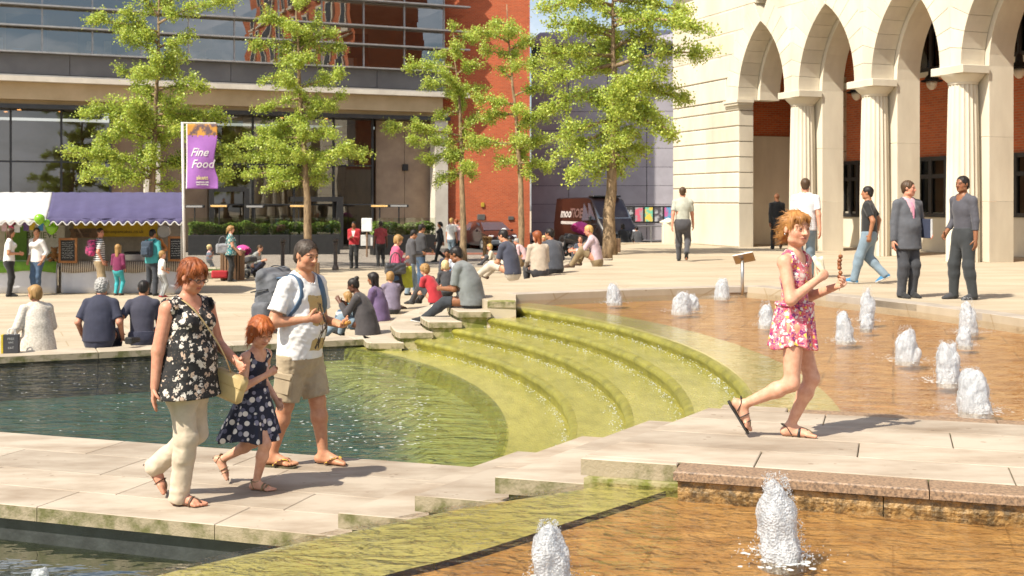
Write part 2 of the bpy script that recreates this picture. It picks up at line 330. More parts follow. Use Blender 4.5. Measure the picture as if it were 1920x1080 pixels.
MB().prism([(-.37, 17.74), (.055, 17.7), (.055, 17.9), (-.37, 17.9)], .5, .601, .01).build('step_slab', M_moss, steps)
MB().prism([(-.33, 17.78), (.05, 17.76), (.05, 17.95), (-.33, 17.95)], -.3, .5).build('riser', M_moss, steps)

# seating ledge along the lower pool
ledge = empty('pool_ledge', kind='structure')
x = -16.
while x < -2.2:
    x2 = min(x + 1.7, -2.15); a = Vector((x + .004, EL(x + .004))); b = Vector((x2 - .004, EL(x2 - .004)))
    MB().prism([tuple(a), tuple(b), tuple(b + EN * .52), tuple(a + EN * .52)], -.1, 0, .012).build('ledge_slab', M_step, ledge)
    MB().prism([tuple(a + EN * .04), tuple(b + EN * .04), tuple(b + EN * .46), tuple(a + EN * .46)], -1.2, -.101).build('slate_facing', M_slate, ledge)
    x = x2

# the walkway with its broad shallow steps
walk = empty('walkway', kind='structure')
edge = lambda k, t: -1.74 - .52 * k + .25 * (t - 6.71)
T0, T1 = 6.66, 8.74
def tread(k, a_end, rows, z, lens, mat=M_slab, th=.1):
    for i in range(len(rows) - 1):
        ta, tb = rows[i] + .003, rows[i + 1] - .003
        s = None; cuts = lens[i % len(lens)]
        bounds = [None] + cuts + ['end']
        for j in range(len(bounds) - 1):
            l0 = edge(k, ta) if bounds[j] is None else bounds[j] + .003
            l1 = edge(k, tb) if bounds[j] is None else bounds[j] + .003
            r0, r1 = (a_end(ta), a_end(tb)) if bounds[j + 1] == 'end' else (bounds[j + 1] - .003,) * 2
            MB().prism([st(l0, ta), st(r0, ta), st(r1, tb), st(l1, tb)], z - th, z, .005).build('paving_slab', mat, walk)
rows0 = [6.74, 7.18, 7.62, 8.13, 8.56]
tread(0, lambda t: 9., rows0, .6, [[-.75, .62, 1.95, 3.3, 5], [-.2, 1.25, 2.6, 4.2], [.35, 1.7, 3.0, 4.6], [-.45, .9, 2.3, 3.8]])
for k in (1, 2, 3):
    tread(k, lambda t, k=k: edge(k - 1, t) + .05, [T0, 7.55, T1], .6 - .15 * k, [[], []])
# the lowest flat stretch (z = 0)
rows4 = [T0, 7.12, 7.6, 8.2, T1]
cutl = [[-10.2, -8.6, -7.1, -5.6, -4.2], [-9.6, -8.1, -6.7, -5.3, -3.95], [-10, -8.4, -7.0, -5.8, -4.5], [-9.2, -7.9, -6.4, -5.0]]
for i in range(4):
    ta, tb = rows4[i] + .003, rows4[i + 1] - .003; c = [-14.] + cutl[i]
    for j in range(len(c)):
        l = c[j] + .003; r0, r1 = (edge(3, ta) + .05, edge(3, tb) + .05) if j == len(c) - 1 else (c[j + 1] - .003,) * 2
        MB().prism([st(l, ta), st(r0, ta), st(r1, tb), st(l, tb)], -.1, 0, .005).build('paving_slab', M_slab, walk)
# bodies below the slabs
for k, (lo, hi_) in enumerate([(lambda t: edge(0, t) + .06, lambda t: 9.), *[((lambda t, k=k: edge(k, t) + .06), (lambda t, k=k: edge(k - 1, t) + .03)) for k in (1, 2, 3)], (lambda t: -14, lambda t: edge(3, t) + .03)]):
    z = .6 - .15 * k; a, b = T0 + .07, T1 - .06
    if k == 0: a, b = 6.6, 8.62
    MB().prism([st(lo(a), a), st(hi_(a), a), st(hi_(b), b), st(lo(b), b)], -1.4, z - .101).build('footing', M_moss if k < 4 else M_slate, walk)
    if k: MB().prism([st(lo(a) - .012, a), st(lo(a), a), st(lo(b), b), st(lo(b) - .012, b)], -1.4, z - .102).build('riser', M_moss, walk)
# granite strips on both sides of the upper stretch
def strip(s0, s1, ta, tb, z0, z1, L_, mat, nm):
    s = s0
    while s < s1:
        e = min(s + L_, s1); MB().prism([st(s + .003, ta), st(e - .003, ta), st(e - .003, tb), st(s + .003, tb)], z0, z1, .008).build(nm, mat, walk); s = e
strip(-1.17, 9, 6.5, 6.737, .545, .597, 1.35, M_granite, 'granite_coping')
strip(-1.15, 9, 6.53, 6.60, .25, .543, 1.1, M_granface, 'granite_facing')
strip(-.72, 9, 8.563, 8.76, .5, .592, 1.4, M_granite, 'granite_coping')
strip(-1.2, -.725, 8.563, 8.74, .5, .6, 1.4, M_slab, 'paving_slab')
MB().prism([st(-1.74, 6.66), st(-1.175, 6.66), st(-1.175, 6.737), st(-1.72, 6.737)], .5, .6, .006).build('paving_slab', M_slab, walk)

# cascade: concentric treads with rounded lips, water running over them
casc = empty('water_cascade', label='broad curved water steps coated in green algae between the two pools', cat='fountain')
def angs(Rr, t_end=8.45, y_end=18.3):
    """angles of the arc: from under the walkway to under the stone steps"""
    a1 = math.asin(min(1, (y_end - CC.y) / Rr)); lo = -1.
    for i in range(2000):
        a = -.6 + i * .001; p = CC + Vector((math.cos(a), math.sin(a))) * Rr
        if NN.dot(p) > t_end: lo = a; break
    return lo, a1
NS = 90
def ringpart(name, prof, mat, jit=.0, y_end=18.3, smooth=50):
    a0, a1 = angs(prof[0][0], y_end=y_end); vs = []; n = NS; rr = random.Random(3)
    for i in range(n + 1):
        a = a0 + (a1 - a0) * i / n
        for j, (r, z) in enumerate(prof):
            w_ = jit * (noise.noise((r * math.cos(a) * 3, r * math.sin(a) * 3, z * 5)))
            vs.append((CC.x + (r + w_) * math.cos(a), CC.y + (r + w_) * math.sin(a), z + w_ * .4))
    k = len(prof); fs = [(i * k + j, (i + 1) * k + j, (i + 1) * k + j + 1, i * k + j + 1) for i in range(n) for j in range(k - 1)]
    mb = MB(); mb.add(vs, fs); return mb.build(name, mat, casc, smooth)
RL = [12.5, 12.0, 11.5, 11.0]; ZT = [.47, .34, .19, .04]
for k in range(4):
    r0 = RL[k]; r1 = 13.2 if k == 0 else RL[k - 1] + .08; z = ZT[k]; zb = (ZT[k + 1] if k < 3 else -.14) - .03
    ye = 18.9 if k == 0 else 17.95
    ringpart('tread', [(r1, z - (.08 if k == 0 else 0)), (r1 - .02, z), (r0 + .06, z)], M_pale if k == 0 else M_algae, .006, ye)
    ringpart('lip', [(r0 + .061, z + .001), (r0 + .025, z - .004), (r0, z - .018), (r0 - .012, z - .04), (r0 - .008, z - .065), (r0 + .015, z - .085), (r0 + .03, zb)], M_algae2, .012, ye)
ringpart('shelf', [(11.06, -.125), (10.36, -.135), (10.33, -.15), (10.32, -.33)], M_algae, .01, 18.6)

def arcpts(Rr, n=40, t_end=8.5, y_end=18.95):
    a0, a1 = angs(Rr, t_end, y_end); return [CC + Vector((math.cos(a0 + (a1 - a0) * i / n), math.sin(a0 + (a1 - a0) * i / n))) * Rr for i in range(n + 1)]
# upper pool: floor and water
wb = [Vector(st(s, 8.6)) for s in np.linspace(5.5, -.9, 6)]
pl = [tuple(p) for p in arcpts(12.9)] + [tuple(p) for p in pool_far] + [tuple(p) for p in wb[:1]]
mb = MB(); mb.add([(p[0], p[1], .40) for p in pl], [tuple(range(len(pl)))]); overlay_joints(M_brownfl, 1.3, .8, .012, .6, R(18)); tag(uvquad(mb.build('upper_pool_floor', M_brownfl)), kind='structure')
pl = [tuple(p) for p in arcpts(12.545)] + [(p.x, p.y) for p in pool_far] + [tuple(p) for p in wb[:1]]
mb = MB(); mb.add([(p[0], p[1], .495) for p in pl], [tuple(range(len(pl)))]); tag(mb.build('upper_pool_water', W_up), kind='structure')
# lower pool: dark floor and water
aa = arcpts(10.40, 40, 8.6, 18.6)
lp = [tuple(p) for p in aa if p.y < EL(p.x) + .03] + [(-2.0, EL(-2) + .05), (-15, EL(-15) + .05), st(-15, 8.66)]
mb = MB(); mb.add([(p[0], p[1], -.105) for p in lp], [tuple(range(len(lp)))]); tag(mb.build('lower_pool_water', W_low), kind='structure')
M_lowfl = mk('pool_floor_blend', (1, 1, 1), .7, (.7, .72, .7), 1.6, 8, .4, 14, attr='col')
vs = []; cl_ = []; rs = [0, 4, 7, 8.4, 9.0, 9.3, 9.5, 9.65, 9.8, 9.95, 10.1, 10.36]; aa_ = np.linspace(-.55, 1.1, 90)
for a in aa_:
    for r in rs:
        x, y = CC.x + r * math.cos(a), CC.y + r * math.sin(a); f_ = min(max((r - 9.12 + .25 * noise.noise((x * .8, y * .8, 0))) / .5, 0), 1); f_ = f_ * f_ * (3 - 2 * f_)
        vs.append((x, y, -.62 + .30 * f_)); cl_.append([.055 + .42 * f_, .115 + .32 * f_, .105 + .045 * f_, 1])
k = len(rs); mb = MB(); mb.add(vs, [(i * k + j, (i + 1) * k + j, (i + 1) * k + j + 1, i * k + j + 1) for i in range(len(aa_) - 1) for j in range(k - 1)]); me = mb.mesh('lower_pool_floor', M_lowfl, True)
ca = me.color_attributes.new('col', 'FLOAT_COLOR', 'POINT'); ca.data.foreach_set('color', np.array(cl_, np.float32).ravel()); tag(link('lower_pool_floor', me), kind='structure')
lp2 = [(0, 8), (0, 19), (-18, 19), (-18, 8)]
mb = MB(); mb.add([(p[0], p[1], -.70) for p in lp2], [(3, 2, 1, 0)]); tag(mb.build('lower_pool_bed', M_deep), kind='structure')

# front: shallow pool with brown floor, its algae lip, and the lower front basin
lipc = smoothpts([(.62, 6.98), (.43, 6.74), (-.26, 6.30), (-.84, 5.82), (-1.36, 5.37), (-1.67, 5.05), (-2.3, 4.3), (-3.0, 3.2)], 5)
brn = smoothpts([(1.1, 6.95), (.91, 6.70), (.27, 5.98), (-.245, 5.42), (-.54, 5.17), (-1.2, 4.5), (-1.9, 3.2)], 5)
n = 40
def resample(p, n):
    L_ = [0]
    for i in range(1, len(p)): L_.append(L_[-1] + (p[i] - p[i - 1]).length)
    out = []
    for i in range(n + 1):
        d = L_[-1] * i / n; j = max(k for k in range(len(L_)) if L_[k] <= d + 1e-9); j = min(j, len(p) - 2)
        out.append(p[j].lerp(p[j + 1], (d - L_[j]) / max(L_[j + 1] - L_[j], 1e-9)))
    return out
lr, br_ = resample(lipc, n), resample(brn, n)
fl = empty('front_overflow', label='pale green overflow lip curving below the walkway steps in the foreground', cat='fountain')
vs = []; prof = [(-.13, -.6), (-.1, .1), (-.075, .33), (-.05, .41), (-.02, .445), (.02, .458)]
for i in range(n + 1):
    t = (lr[min(i + 1, n)] - lr[max(i - 1, 0)]).normalized(); o = Vector((-t.y, t.x))
    for d, z in prof: p = lr[i] - o * d * -1 * -1 if False else lr[i] + o * d; vs.append((p.x, p.y, z))
k = len(prof)
mb = MB(); mb.add(vs, [(i * k + j, i * k + j + 1, (i + 1) * k + j + 1, (i + 1) * k + j) for i in range(n) for j in range(k - 1)]); mb.build('lip', M_algae2, fl, True)
cuts = [0, 9, 18, 27, 40]
for c in range(4):
    vs = []
    for i in range(cuts[c], cuts[c + 1] + 1):
        t = (lr[min(i + 1, n)] - lr[max(i - 1, 0)]).normalized(); o = Vector((-t.y, t.x)); a = lr[i] + o * .021
        e = .004 if i == cuts[c] else (-.004 if i == cuts[c + 1] else 0)
        for q in np.linspace(0, 1, 5): p = a.lerp(br_[i], float(q)) + t * e; vs.append((p.x, p.y, .459))
        p = br_[i] + t * e; vs.append((p.x, p.y, .42))
    m = cuts[c + 1] - cuts[c]
    mb = MB(); mb.add(vs, [(i * 6 + j, i * 6 + j + 1, (i + 1) * 6 + j + 1, (i + 1) * 6 + j) for i in range(m) for j in range(5)]); so_ = mb.build('stone_sheet', [M_pale, M_slate], fl, 60)
    for pg in so_.data.polygons: pg.material_index = 1 if abs(pg.normal.z) < .7 else 0
fp = [tuple(p) for p in br_] + [(9, -2), st(9, 6.56)]
M_brownfront = mk('pool_floor_front', (.52, .30, .105), .5, (.30, .15, .045), 4.2, 11, .6, 26, lo=.32, hi=.68, stretch=(1, 1.6, 1))
mb = MB(); mb.add([(p[0], p[1], .425) for p in fp], [tuple(range(len(fp)))]); overlay_joints(M_brownfront, 1.1, .75, .006, .74, R(18)); tag(uvquad(mb.build('front_pool_floor', M_brownfront)), kind='structure')
fp = [tuple(p) for p in lr] + [(9, -2), st(9, 6.58)]
mb = MB(); mb.add([(p[0], p[1], .478) for p in fp], [tuple(range(len(fp)))]); tag(mb.build('front_pool_water', W_near), kind='structure')
lp = [st(-15, 6.72)] + [tuple(p + Vector((.05, -.05))) for p in lr[3:]] + [(-3.2, -2), (-16, -2)]
mb = MB(); mb.add([(p[0], p[1], -.2) for p in lp], [tuple(range(len(lp)))]); tag(mb.build('front_basin_water', W_front), kind='structure')
mb = MB(); gx, gy = 24, 16; vs = []
for j in range(gy + 1):
    for i in range(gx + 1):
        X = -14 + 15 * i / gx; Y = -2 + 9.6 * j / gy
        d = min((Vector((X, Y)) - p).length for p in lr); vs.append((X, Y, -.27 - .75 * min(max((d - .9) / 1.6, 0), 1)))
mb.add(vs, [(j * (gx + 1) + i, j * (gx + 1) + i + 1, (j + 1) * (gx + 1) + i + 1, (j + 1) * (gx + 1) + i) for j in range(gy) for i in range(gx)])
tag(mb.build('front_basin_floor', M_green_floor, smooth=True), kind='structure')
# ---------------- right: stone arcade building ----------------
M_lime = mk('limestone', (.68, .62, .50), .8, (.50, .44, .345), 1.1, 9, .3, 60, rnd=.07, lo=.36, hi=.8, stretch=(1, 1, .35))
M_limejoint = mk('limestone_joint', (.30, .25, .18), .95, (.22, .18, .13), 9)
M_redbrick = brickmat('red_brick_arcade', (.56, .125, .035), (.42, .085, .026), (.42, .2, .1))
M_redbrick2 = brickmat('red_brick_far', (.52, .10, .03), (.40, .07, .022), (.42, .16, .08))
M_dark = mk('dark_frame', (.025, .025, .027), .45, (.035, .033, .032), 8)
M_black = mk('black_paint', (.012, .012, .013), .5, (.02, .02, .02), 6)
G_win = glassmat('window_glass', (.35, .37, .36), .06)
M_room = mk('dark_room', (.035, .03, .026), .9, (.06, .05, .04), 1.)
FO = Vector((6.02, 43.7)); FA = Vector((.341, -.94)); FB = Vector((-.94, -.341))
def fp_(a, b): return FO + FA * a + FB * b
def fpt(a, b, z): p = fp_(a, b); return Vector((p.x, p.y, z))
def a_at(px, b):
    k = (px - 960) / FPX; o = FO + FB * b; return (k * o.y - o.x) / (FA.x - k * FA.y)
def z_at(py, a, b): return CAMZ - (py - HY) / FPX * fp_(a, b).y
def fblock(name, poly_az, b0, b1, mat, parent, ch=.012):
    """a block given by its outline in the facade plane, extruded in depth with a chamfered front"""
    n = len(poly_az); A = sum(poly_az[i][0] * poly_az[(i + 1) % n][1] - poly_az[(i + 1) % n][0] * poly_az[i][1] for i in range(n))
    if A < 0: poly_az = poly_az[::-1]
    ins = inset(poly_az, ch); vs = [fpt(a, b0, z) for a, z in poly_az] + [fpt(a, b1 - ch, z) for a, z in poly_az] + [fpt(a, b1, z) for a, z in ins]
    fs = [tuple(range(n))[::-1]] + [(l * n + i, l * n + (i + 1) % n, (l + 1) * n + (i + 1) % n, (l + 1) * n + i) for l in range(2) for i in range(n)] + [tuple(2 * n + i for i in range(n))]
    mb = MB(); mb.add(vs, fs); me = mb.mesh(name, mat); bm = bmesh.new(); bm.from_mesh(me); bmesh.ops.recalc_face_normals(bm, faces=bm.faces); bm.to_mesh(me); bm.free()
    return link(name, me, None, parent)
arc = empty('arcade_building', fpt(0, 0, .6) * 0, label='cream stone building with a tall pointed arcade and fluted columns on the right', cat='building')
BF = .4; HW = 1.365; SP = 5.45; RISE = 2.4; PITCH = 3.49; AC = [6.62 + PITCH * i for i in range(6)]
# rusticated end wall
zc = [.598, 2.03, 2.54, 3.05, 3.56, 4.07, 4.58, 5.09, 5.45]
for i in range(len(zc) - 1):
    z0, z1 = zc[i] + (.03 if i else 0), zc[i + 1]; cut = 2.2 + (.9 if i % 2 else 0)
    for a0, a1 in ((.7, cut - .002), (cut + .002, 5.3)): fblock('stone_block', [(a0, z0), (a1, z0), (a1, z1), (a0, z1)], -.15, BF, M_lime, arc, .024)
mbj = MB()
for a0, a1, z0, z1, b0, b1 in ((.74, 5.27, .6, 5.4, -.13, BF - .03),):
    vs = [fpt(a, b, z) for a in (a0, a1) for b in (b0, b1) for z in (z0, z1)]; mbj.add(vs, [(0, 1, 3, 2), (4, 6, 7, 5), (0, 4, 5, 1), (2, 3, 7, 6), (0, 2, 6, 4), (1, 5, 7, 3)])
mbj.build('wall_core', M_limejoint, arc)
# arches: voussoirs, then spandrel courses
RR = (HW * HW + RISE * RISE) / (2 * HW)
def arch_pt(side, th, r):      # th from 0 (springing) to th_max (apex)
    return (side * (HW - RR) + side * r * math.cos(th), r * math.sin(th))
THM = math.acos((RR - HW) / RR)
def bay(ac, left_lim, right_lim, b0, b1, hw_in=0., first=False):
    for side, lim in ((-1, left_lim), (1, right_lim)):
        nv = 7; tz = []
        for i in range(nv):
            t0, t1 = THM * i / nv, THM * (i + 1) / nv; g = .0016
            inner = [arch_pt(side, t0 + g + (t1 - t0 - 2 * g) * j / 3, RR - hw_in) for j in range(4)]
            outer = [arch_pt(side, t0 + g + (t1 - t0 - 2 * g) * j / 3, RR + .78) for j in range(4)][::-1]
            out2 = []
            for (x, z), (xi, zi) in zip(outer, inner[::-1]):
                if abs(x) > lim: f = (lim - abs(xi)) / max(abs(x) - abs(xi), 1e-6); x, z = xi + (x - xi) * f, zi + (z - zi) * f
                out2.append((x, z))
            if i == nv - 1:  # keep voussoirs on their own side at the crown
                out2 = [(x if x * side > .003 else side * .003, z) for x, z in out2]; inner = [(x if x * side > .003 else side * .003, z) for x, z in inner]
            pts = [(ac + x, SP + z) for x, z in inner + out2]
            fblock('voussoir', pts, b0, b1, M_lime, arc, .006)
        # spandrel courses
        z = 0.
        zz = [2.2, 2.95, 3.7, 4.2]
        zs = [0.] + [q for q in zz]
        for q0, q1 in zip([1.15, 1.9, 2.65, 3.4], [1.9, 2.65, 3.4, 4.2]):
            def xo(h):
                h = min(h, (RR + .78) * math.sin(THM) + .35); s_ = h / (RR + .78)
                x = (HW - RR) + (RR + .78) * math.sqrt(max(0, 1 - s_ * s_)) if s_ < 1 else 0.
                return max(0.003, min(x, lim))
            x0, x1 = xo(q0), xo(q1)
            if lim - x1 < .03: continue
            pts = [(ac + side * x0, SP + q0 + .004), (ac + side * lim, SP + q0 + .004), (ac + side * lim, SP + q1 - .004), (ac + side * x1, SP + q1 - .004)]
            if lim - x0 < .03: pts = [pts[1], pts[2], pts[3]]
            fblock('stone_block', pts, b0 + .01, b1 - .002, M_lime, arc, .004)
for i, ac in enumerate(AC):
    half = PITCH / 2 - .002
    bay(ac, 5.9 if i == 0 else half, half, -.32, BF)
    # inner order, slightly narrower and set back
    for side in (-1, 1):
        pts = [arch_pt(side, THM * j / 10, RR - .14) for j in range(11)]; pts = [(x if x * side > 0 else 0, z) for x, z in pts]
        poly = [(ac + x, SP + z) for x, z in pts] + [(ac, SP + 3.2), (ac + side * half, SP + 3.2), (ac + side * half, SP)]
        fblock('inner_arch', poly, -1.1, -.34, M_lime, arc, .006)
# rusticated courses of the end wall above the impost
for q0, q1 in ((5.45, 6.2), (6.2, 6.95), (6.95, 7.7), (7.7, 8.45), (8.45, 9.2), (9.2, 9.65)):
    h = q0 - SP; s_ = min(1, (h + .37) / (RR + .78)); x = (HW - RR) + (RR + .78) * math.sqrt(max(0, 1 - s_ * s_))
    fblock('stone_block', [(.7, q0 + .032), (AC[0] - max(x, .3) - .0, q0 + .032), (AC[0] - max(x, .3), q1), (.7, q1)], -.15, BF + .012, M_lime, arc, .024)
# impost, piers, fluted columns with capitals
def impost(a0, a1, b0, b1): 
    mb = MB()
    for z0, z1, e in ((5.2, 5.28, .03), (5.28, 5.36, .09), (5.36, 5.449, .13)):
        vs = [fpt(a, b, z) for a in (a0, a1 + e) for b in (b0, b1 + e) for z in (z0, z1)]; mb.add(vs, [(0, 1, 3, 2), (4, 6, 7, 5), (0, 4, 5, 1), (2, 3, 7, 6), (0, 2, 6, 4), (1, 5, 7, 3)])
    mb.build('impost', M_lime, arc)
impost(4.5, 5.3, -.1, BF)
for i in range(6):
    ac = AC[i] + PITCH / 2 if i >= 0 else 0
    for z0, z1 in ((.598, 2.1), (2.104, 3.7), (3.704, 5.449)):
        fblock('pier_block', [(ac - .52, z0), (ac + .52, z0), (ac + .52, z1), (ac - .52, z1)], -1.1, -.34, M_lime, arc, .012)
    col = MB(); prof = []
    NF = 20; nn = NF * 4; c = fp_(ac, .0)
    zs = [(.6, .405), (2.2, .40), (3.8, .375), (4.9, .35), (5.0, .345)]; vs = []
    for z, r in zs:
        for j in range(nn):
            ph = j % 4; rr_ = r - (0, .020, .028, .020)[ph]; th = 2 * math.pi * j / nn; vs.append((c.x + rr_ * math.cos(th), c.y + rr_ * math.sin(th), z))
    col.add(vs, [(k * nn + j, k * nn + (j + 1) % nn, (k + 1) * nn + (j + 1) % nn, (k + 1) * nn + j) for k in range(len(zs) - 1) for j in range(nn)])
    shaft = col.build('column_shaft', M_lime, arc, 35)
    MB().lathe([(.345, 5.0), (.36, 5.02), (.36, 5.06), (.40, 5.10), (.50, 5.20), (.53, 5.25), (.3, 5.255)], 32, (c.x, c.y, 0)).build('echinus', M_lime, shaft, 40)
    ab = [fpt(a, b, 0) for a, b in ((ac - .58, -.3), (ac + .58, -.3), (ac + .58, .5), (ac - .58, .5))]
    MB().prism([(p.x, p.y) for p in ab], 5.256, 5.447, .012).build('abacus', M_lime, shaft)
# upper brick storeys (mostly above the picture, seen mirrored in the glass opposite)
def fbox(name, a0, a1, b0, b1, z0, z1, mat, parent, uv=False):
    vs = [fpt(a, b, z) for a in (a0, a1) for b in (b0, b1) for z in (z0, z1)]; mb = MB()
    mb.add(vs, [(0, 1, 3, 2), (4, 6, 7, 5), (0, 4, 5, 1), (2, 3, 7, 6), (0, 2, 6, 4), (1, 5, 7, 3)])
    me = mb.mesh(name, mat); bm = bmesh.new(); bm.from_mesh(me); bmesh.ops.recalc_face_normals(bm, faces=bm.faces); bm.to_mesh(me); bm.free(); o = link(name, me, None, parent)
    return uvquad(o) if uv else o
fbox('cornice', .3, 30, -1.2, .75, 9.66, 10.1, M_lime, arc)
fbox('brick_wall', .7, 30, -5, .3, 10.1, 22, M_redbrick, arc, True)
fbox('parapet', .4, 30, -5, .6, 22, 22.6, M_lime, arc)
for row, z in enumerate((10.9, 14.4, 18)):
    for i in range(9):
        a = 2.2 + i * 3.1; wn = fbox('window', a - .75, a + .75, .3, .42, z - .2, z + 2.6, M_lime, arc); fbox('pane', a - .52, a + .52, .42, .44, z, z + 2.4, G_win if False else M_dark, wn); fbox('sill', a - .95, a + .95, .3, .6, z - .42, z - .22, M_lime, wn)
# interior of the arcade
BB = -3.3
bw = fbox('back_wall', 3, 30, BB - .4, BB, 1.78, 9.2, M_redbrick, arc, True)
fbox('plinth', 3, 30, BB - .42, BB + .05, .6, 1.775, M_lime, arc)
fbox('string_course', 3, 30, BB, BB + .09, 5.86, 6.05, M_lime, arc)
fbox('ceiling', .8, 30, BB - .2, -.35, 8.7, 8.95, M_lime, arc)
fbox('end_wall', .8, 3.2, BB - .4, -.2, .6, 4.4, M_lime, arc); fbox('end_wall', .8, 3.15, BB - .4, -.2, 4.4, 9.2, M_redbrick, arc, True)
fbox('far_wall', 29.8, 30, BB, 0, .6, 9.2, M_lime, arc)
ga0, ga1 = a_at(1560, BB), a_at(1587, BB)
for i in range(9):
    z = 1.78 + i * .5; fbox('quoin', ga0, ga1, BB, BB + .2, z, z + .48, M_lime, arc)
ga0, ga1 = a_at(1442, BB), a_at(1482, BB)
for i in range(7):
    z = .6 + i * .52; fbox('quoin', ga0, ga1, BB, BB + .25, z, z + .5, M_lime, arc)
fbox('dark_doorway', a_at(1444, BB), a_at(1473, BB), BB + .24, BB + .27, .62, 2.9, M_room, arc)
def bwindow(x0, x1, y0, y1):
    a0, a1 = a_at(x0, BB), a_at(x1, BB); z1, z0 = z_at(y0, a0, BB), z_at(y1, a0, BB)
    wn = fbox('window', a0, a1, BB + .005, BB + .03, z0, z1, M_room, arc)
    for k in range(3): am = a0 + (a1 - a0) * k / 2; fbox('frame', am - .07, am + .07, BB + .03, BB + .11, z0, z1, M_dark, wn)
    for zq in (z0, z0 + (z1 - z0) * .68, z1 - .02): fbox('frame', a0 - .07, a1 + .07, BB + .032, BB + .10, zq - .06, zq + .06, M_dark, wn)
    fbox('pane', a0, a1, BB + .045, BB + .05, z0, z1, G_win, wn)
for q in ((1721, 1778, 298, 403), (1878, 1940, 291, 403), (1724, 1778, 30, 134), (1884, 1950, -20, 106), (1585, 1612, 305, 403)): bwindow(*q)
M_lampglass = mk('opal_glass', (.85, .80, .68), .3, (.8, .74, .6), 3, sss=.0)
def pendant(px, py, b):
    a = a_at(px, b); z = z_at(py, a, b); p = fpt(a, b, z)
    e = empty('pendant_lamp', p, label={1747: 'black pendant lamp with white glass hanging between the two right columns', 1911: 'black pendant lamp at the right edge under the last arch', 1606: 'pendant lamp half hidden behind the middle column capital'}[px], cat='lamp', group='lamps hanging in the arcade')
    MB().lathe([(.30, 0), (.295, .03), (.2, .06), (.16, .14), (.10, .2), (.09, .34), (.05, .4), (0, .42)], 20).build('cap', M_black, e, 40)
    MB().tube([(0, 0, .4), (0, 0, 8.75 - z)], .02, 6).build('rod', M_black, e)
    MB().lathe([(0, -.24), (.05, -.23), (.11, -.17), (.15, -.08), (.16, 0), (.1, .02)], 20).build('glass_bowl', M_lampglass, e, True)
pendant(1747, 153, -1.9); pendant(1911, 130, -1.9); pendant(1606, 174, -1.9)

# ---------------- left: glass office building ----------------
M_spand = mk('grey_panel', (.17, .165, .165), .45, (.13, .125, .125), .8, 6, .1, 30, rnd=.05)
M_alu = mk('aluminium', (.42, .41, .40), .4, (.33, .32, .31), 4, metal=.5)
M_white = mk('white_band', (.72, .66, .56), .7, (.6, .54, .45), 1.5, 6)
M_beige = mk('beige_render', (.56, .42, .25), .8, (.46, .34, .19), .8, 7, .15, 30)
M_stonewall = mk('stone_panel', (.42, .30, .20), .8, (.32, .22, .15), 1.4, 8, .25, 40, rnd=.06)
M_office = mk('office_beige', (.46, .35, .22), .9, (.36, .27, .17), .6)
M_ofdark = mk('office_dark', (.10, .09, .075), .8, (.16, .13, .10), .5)
G_off = glassmat('office_glass', (.66, .64, .58), .27, bump=.10, bscale=.5)
G_shop = glassmat('shop_glass', (.50, .50, .44), .12, bump=.10, bscale=.4)
GO = Vector((-3.95, 62.)); GA = Vector((-.916, -.4)); GB = Vector((-.4, .916))
def gp(a, b, z=0): p = GO + GA * a + GB * b; return Vector((p.x, p.y, z))
def ga_at(px, b):
    k = (px - 960) / FPX; o = GO + GB * b; return (k * o.y - o.x) / (GA.x - k * GA.y)
def gbox(name, a0, a1, b0, b1, z0, z1, mat, parent, ch=0):
    q = [gp(a, b) for a, b in ((a0, b0), (a1, b0), (a1, b1), (a0, b1))]
    return MB().prism([(p.x, p.y) for p in q], z0, z1, ch).build(name, mat, parent)
gb = empty('glass_building', label='modern office block with ribbon windows above a glazed ground floor on the left', cat='building')
AL = 34.
joints = [-.5] + [ga_at(x, 0) for x in (707, 433, 131)] + [ga_at(131, 0) + 7.3, AL]
for i in range(len(joints) - 1): gbox('spandrel_panel', joints[i] + .012, joints[i + 1] - .012, 0, .3, 7.98, 8.93, M_spand, gb, .01)
gbox('white_band', -1.75, AL, -.28, .9, 7.62, 7.86, M_white, gb)
gbox('band_flashing', -1.7, AL, -.2, .8, 7.86, 7.93, M_alu, gb)
gbox('beam', -.35, AL, .1, .5, 6.82, 7.618, M_beige, gb)
gbox('soffit', -.3, AL, .5, 8, 7.3, 7.61, M_beige, gb)
gbox('soffit_fill', -.3, AL, .501, .6, 6.6, 7.3, M_beige, gb)
gbox('floor_slab', -.4, AL, .3, 10, 8.0, 8.95, M_office, gb)
mull = [-.4 + 2.2 * i for i in range(16)]
zr = [9.02, 10.15, 11.12, 12.4, 13.5, 14.5]
for z, d in ((8.93, .34), (10.12, .45), (11.08, .45), (12.38, .5), (13.5, .45), (14.5, .45)): gbox('louvre', -1.7 if z > 9 else -.6, AL, -d, .02, z, z + .075, M_alu, gb)
for i, a in enumerate(mull):
    gbox('mullion', a - .035, a + .035, .03, .16, 9.0, 15, M_alu, gb)
    if i < len(mull) - 1:
        for j in range(len(zr) - 1): 
            tl = math.sin(i * 7.1 + j * 3.7) * .006
            q = [gp(a + .036, .09 + tl, zr[j]), gp(mull[i + 1] - .036, .09 - tl, zr[j]), gp(mull[i + 1] - .036, .09 - tl * .5, zr[j + 1] - .05), gp(a + .036, .09 + tl * .5, zr[j + 1] - .05)]
            mb = MB(); mb.add(q, [(3, 2, 1, 0)]); mb.build('glass_pane', G_off, gb)
gbox('office_back_wall', -.3, AL, 6, 6.2, 8.95, 15, M_office, gb)
gbox('office_end_wall', -.34, -.2, .3, 6, 8.95, 15, M_ofdark, gb)
gbox('office_ceiling', -.3, AL, .3, 6, 12.25, 12.4, M_white, gb)
gbox('roof_slab', -.5, AL, 0, 10, 15, 15.5, M_spand, gb)
rr = random.Random(5)
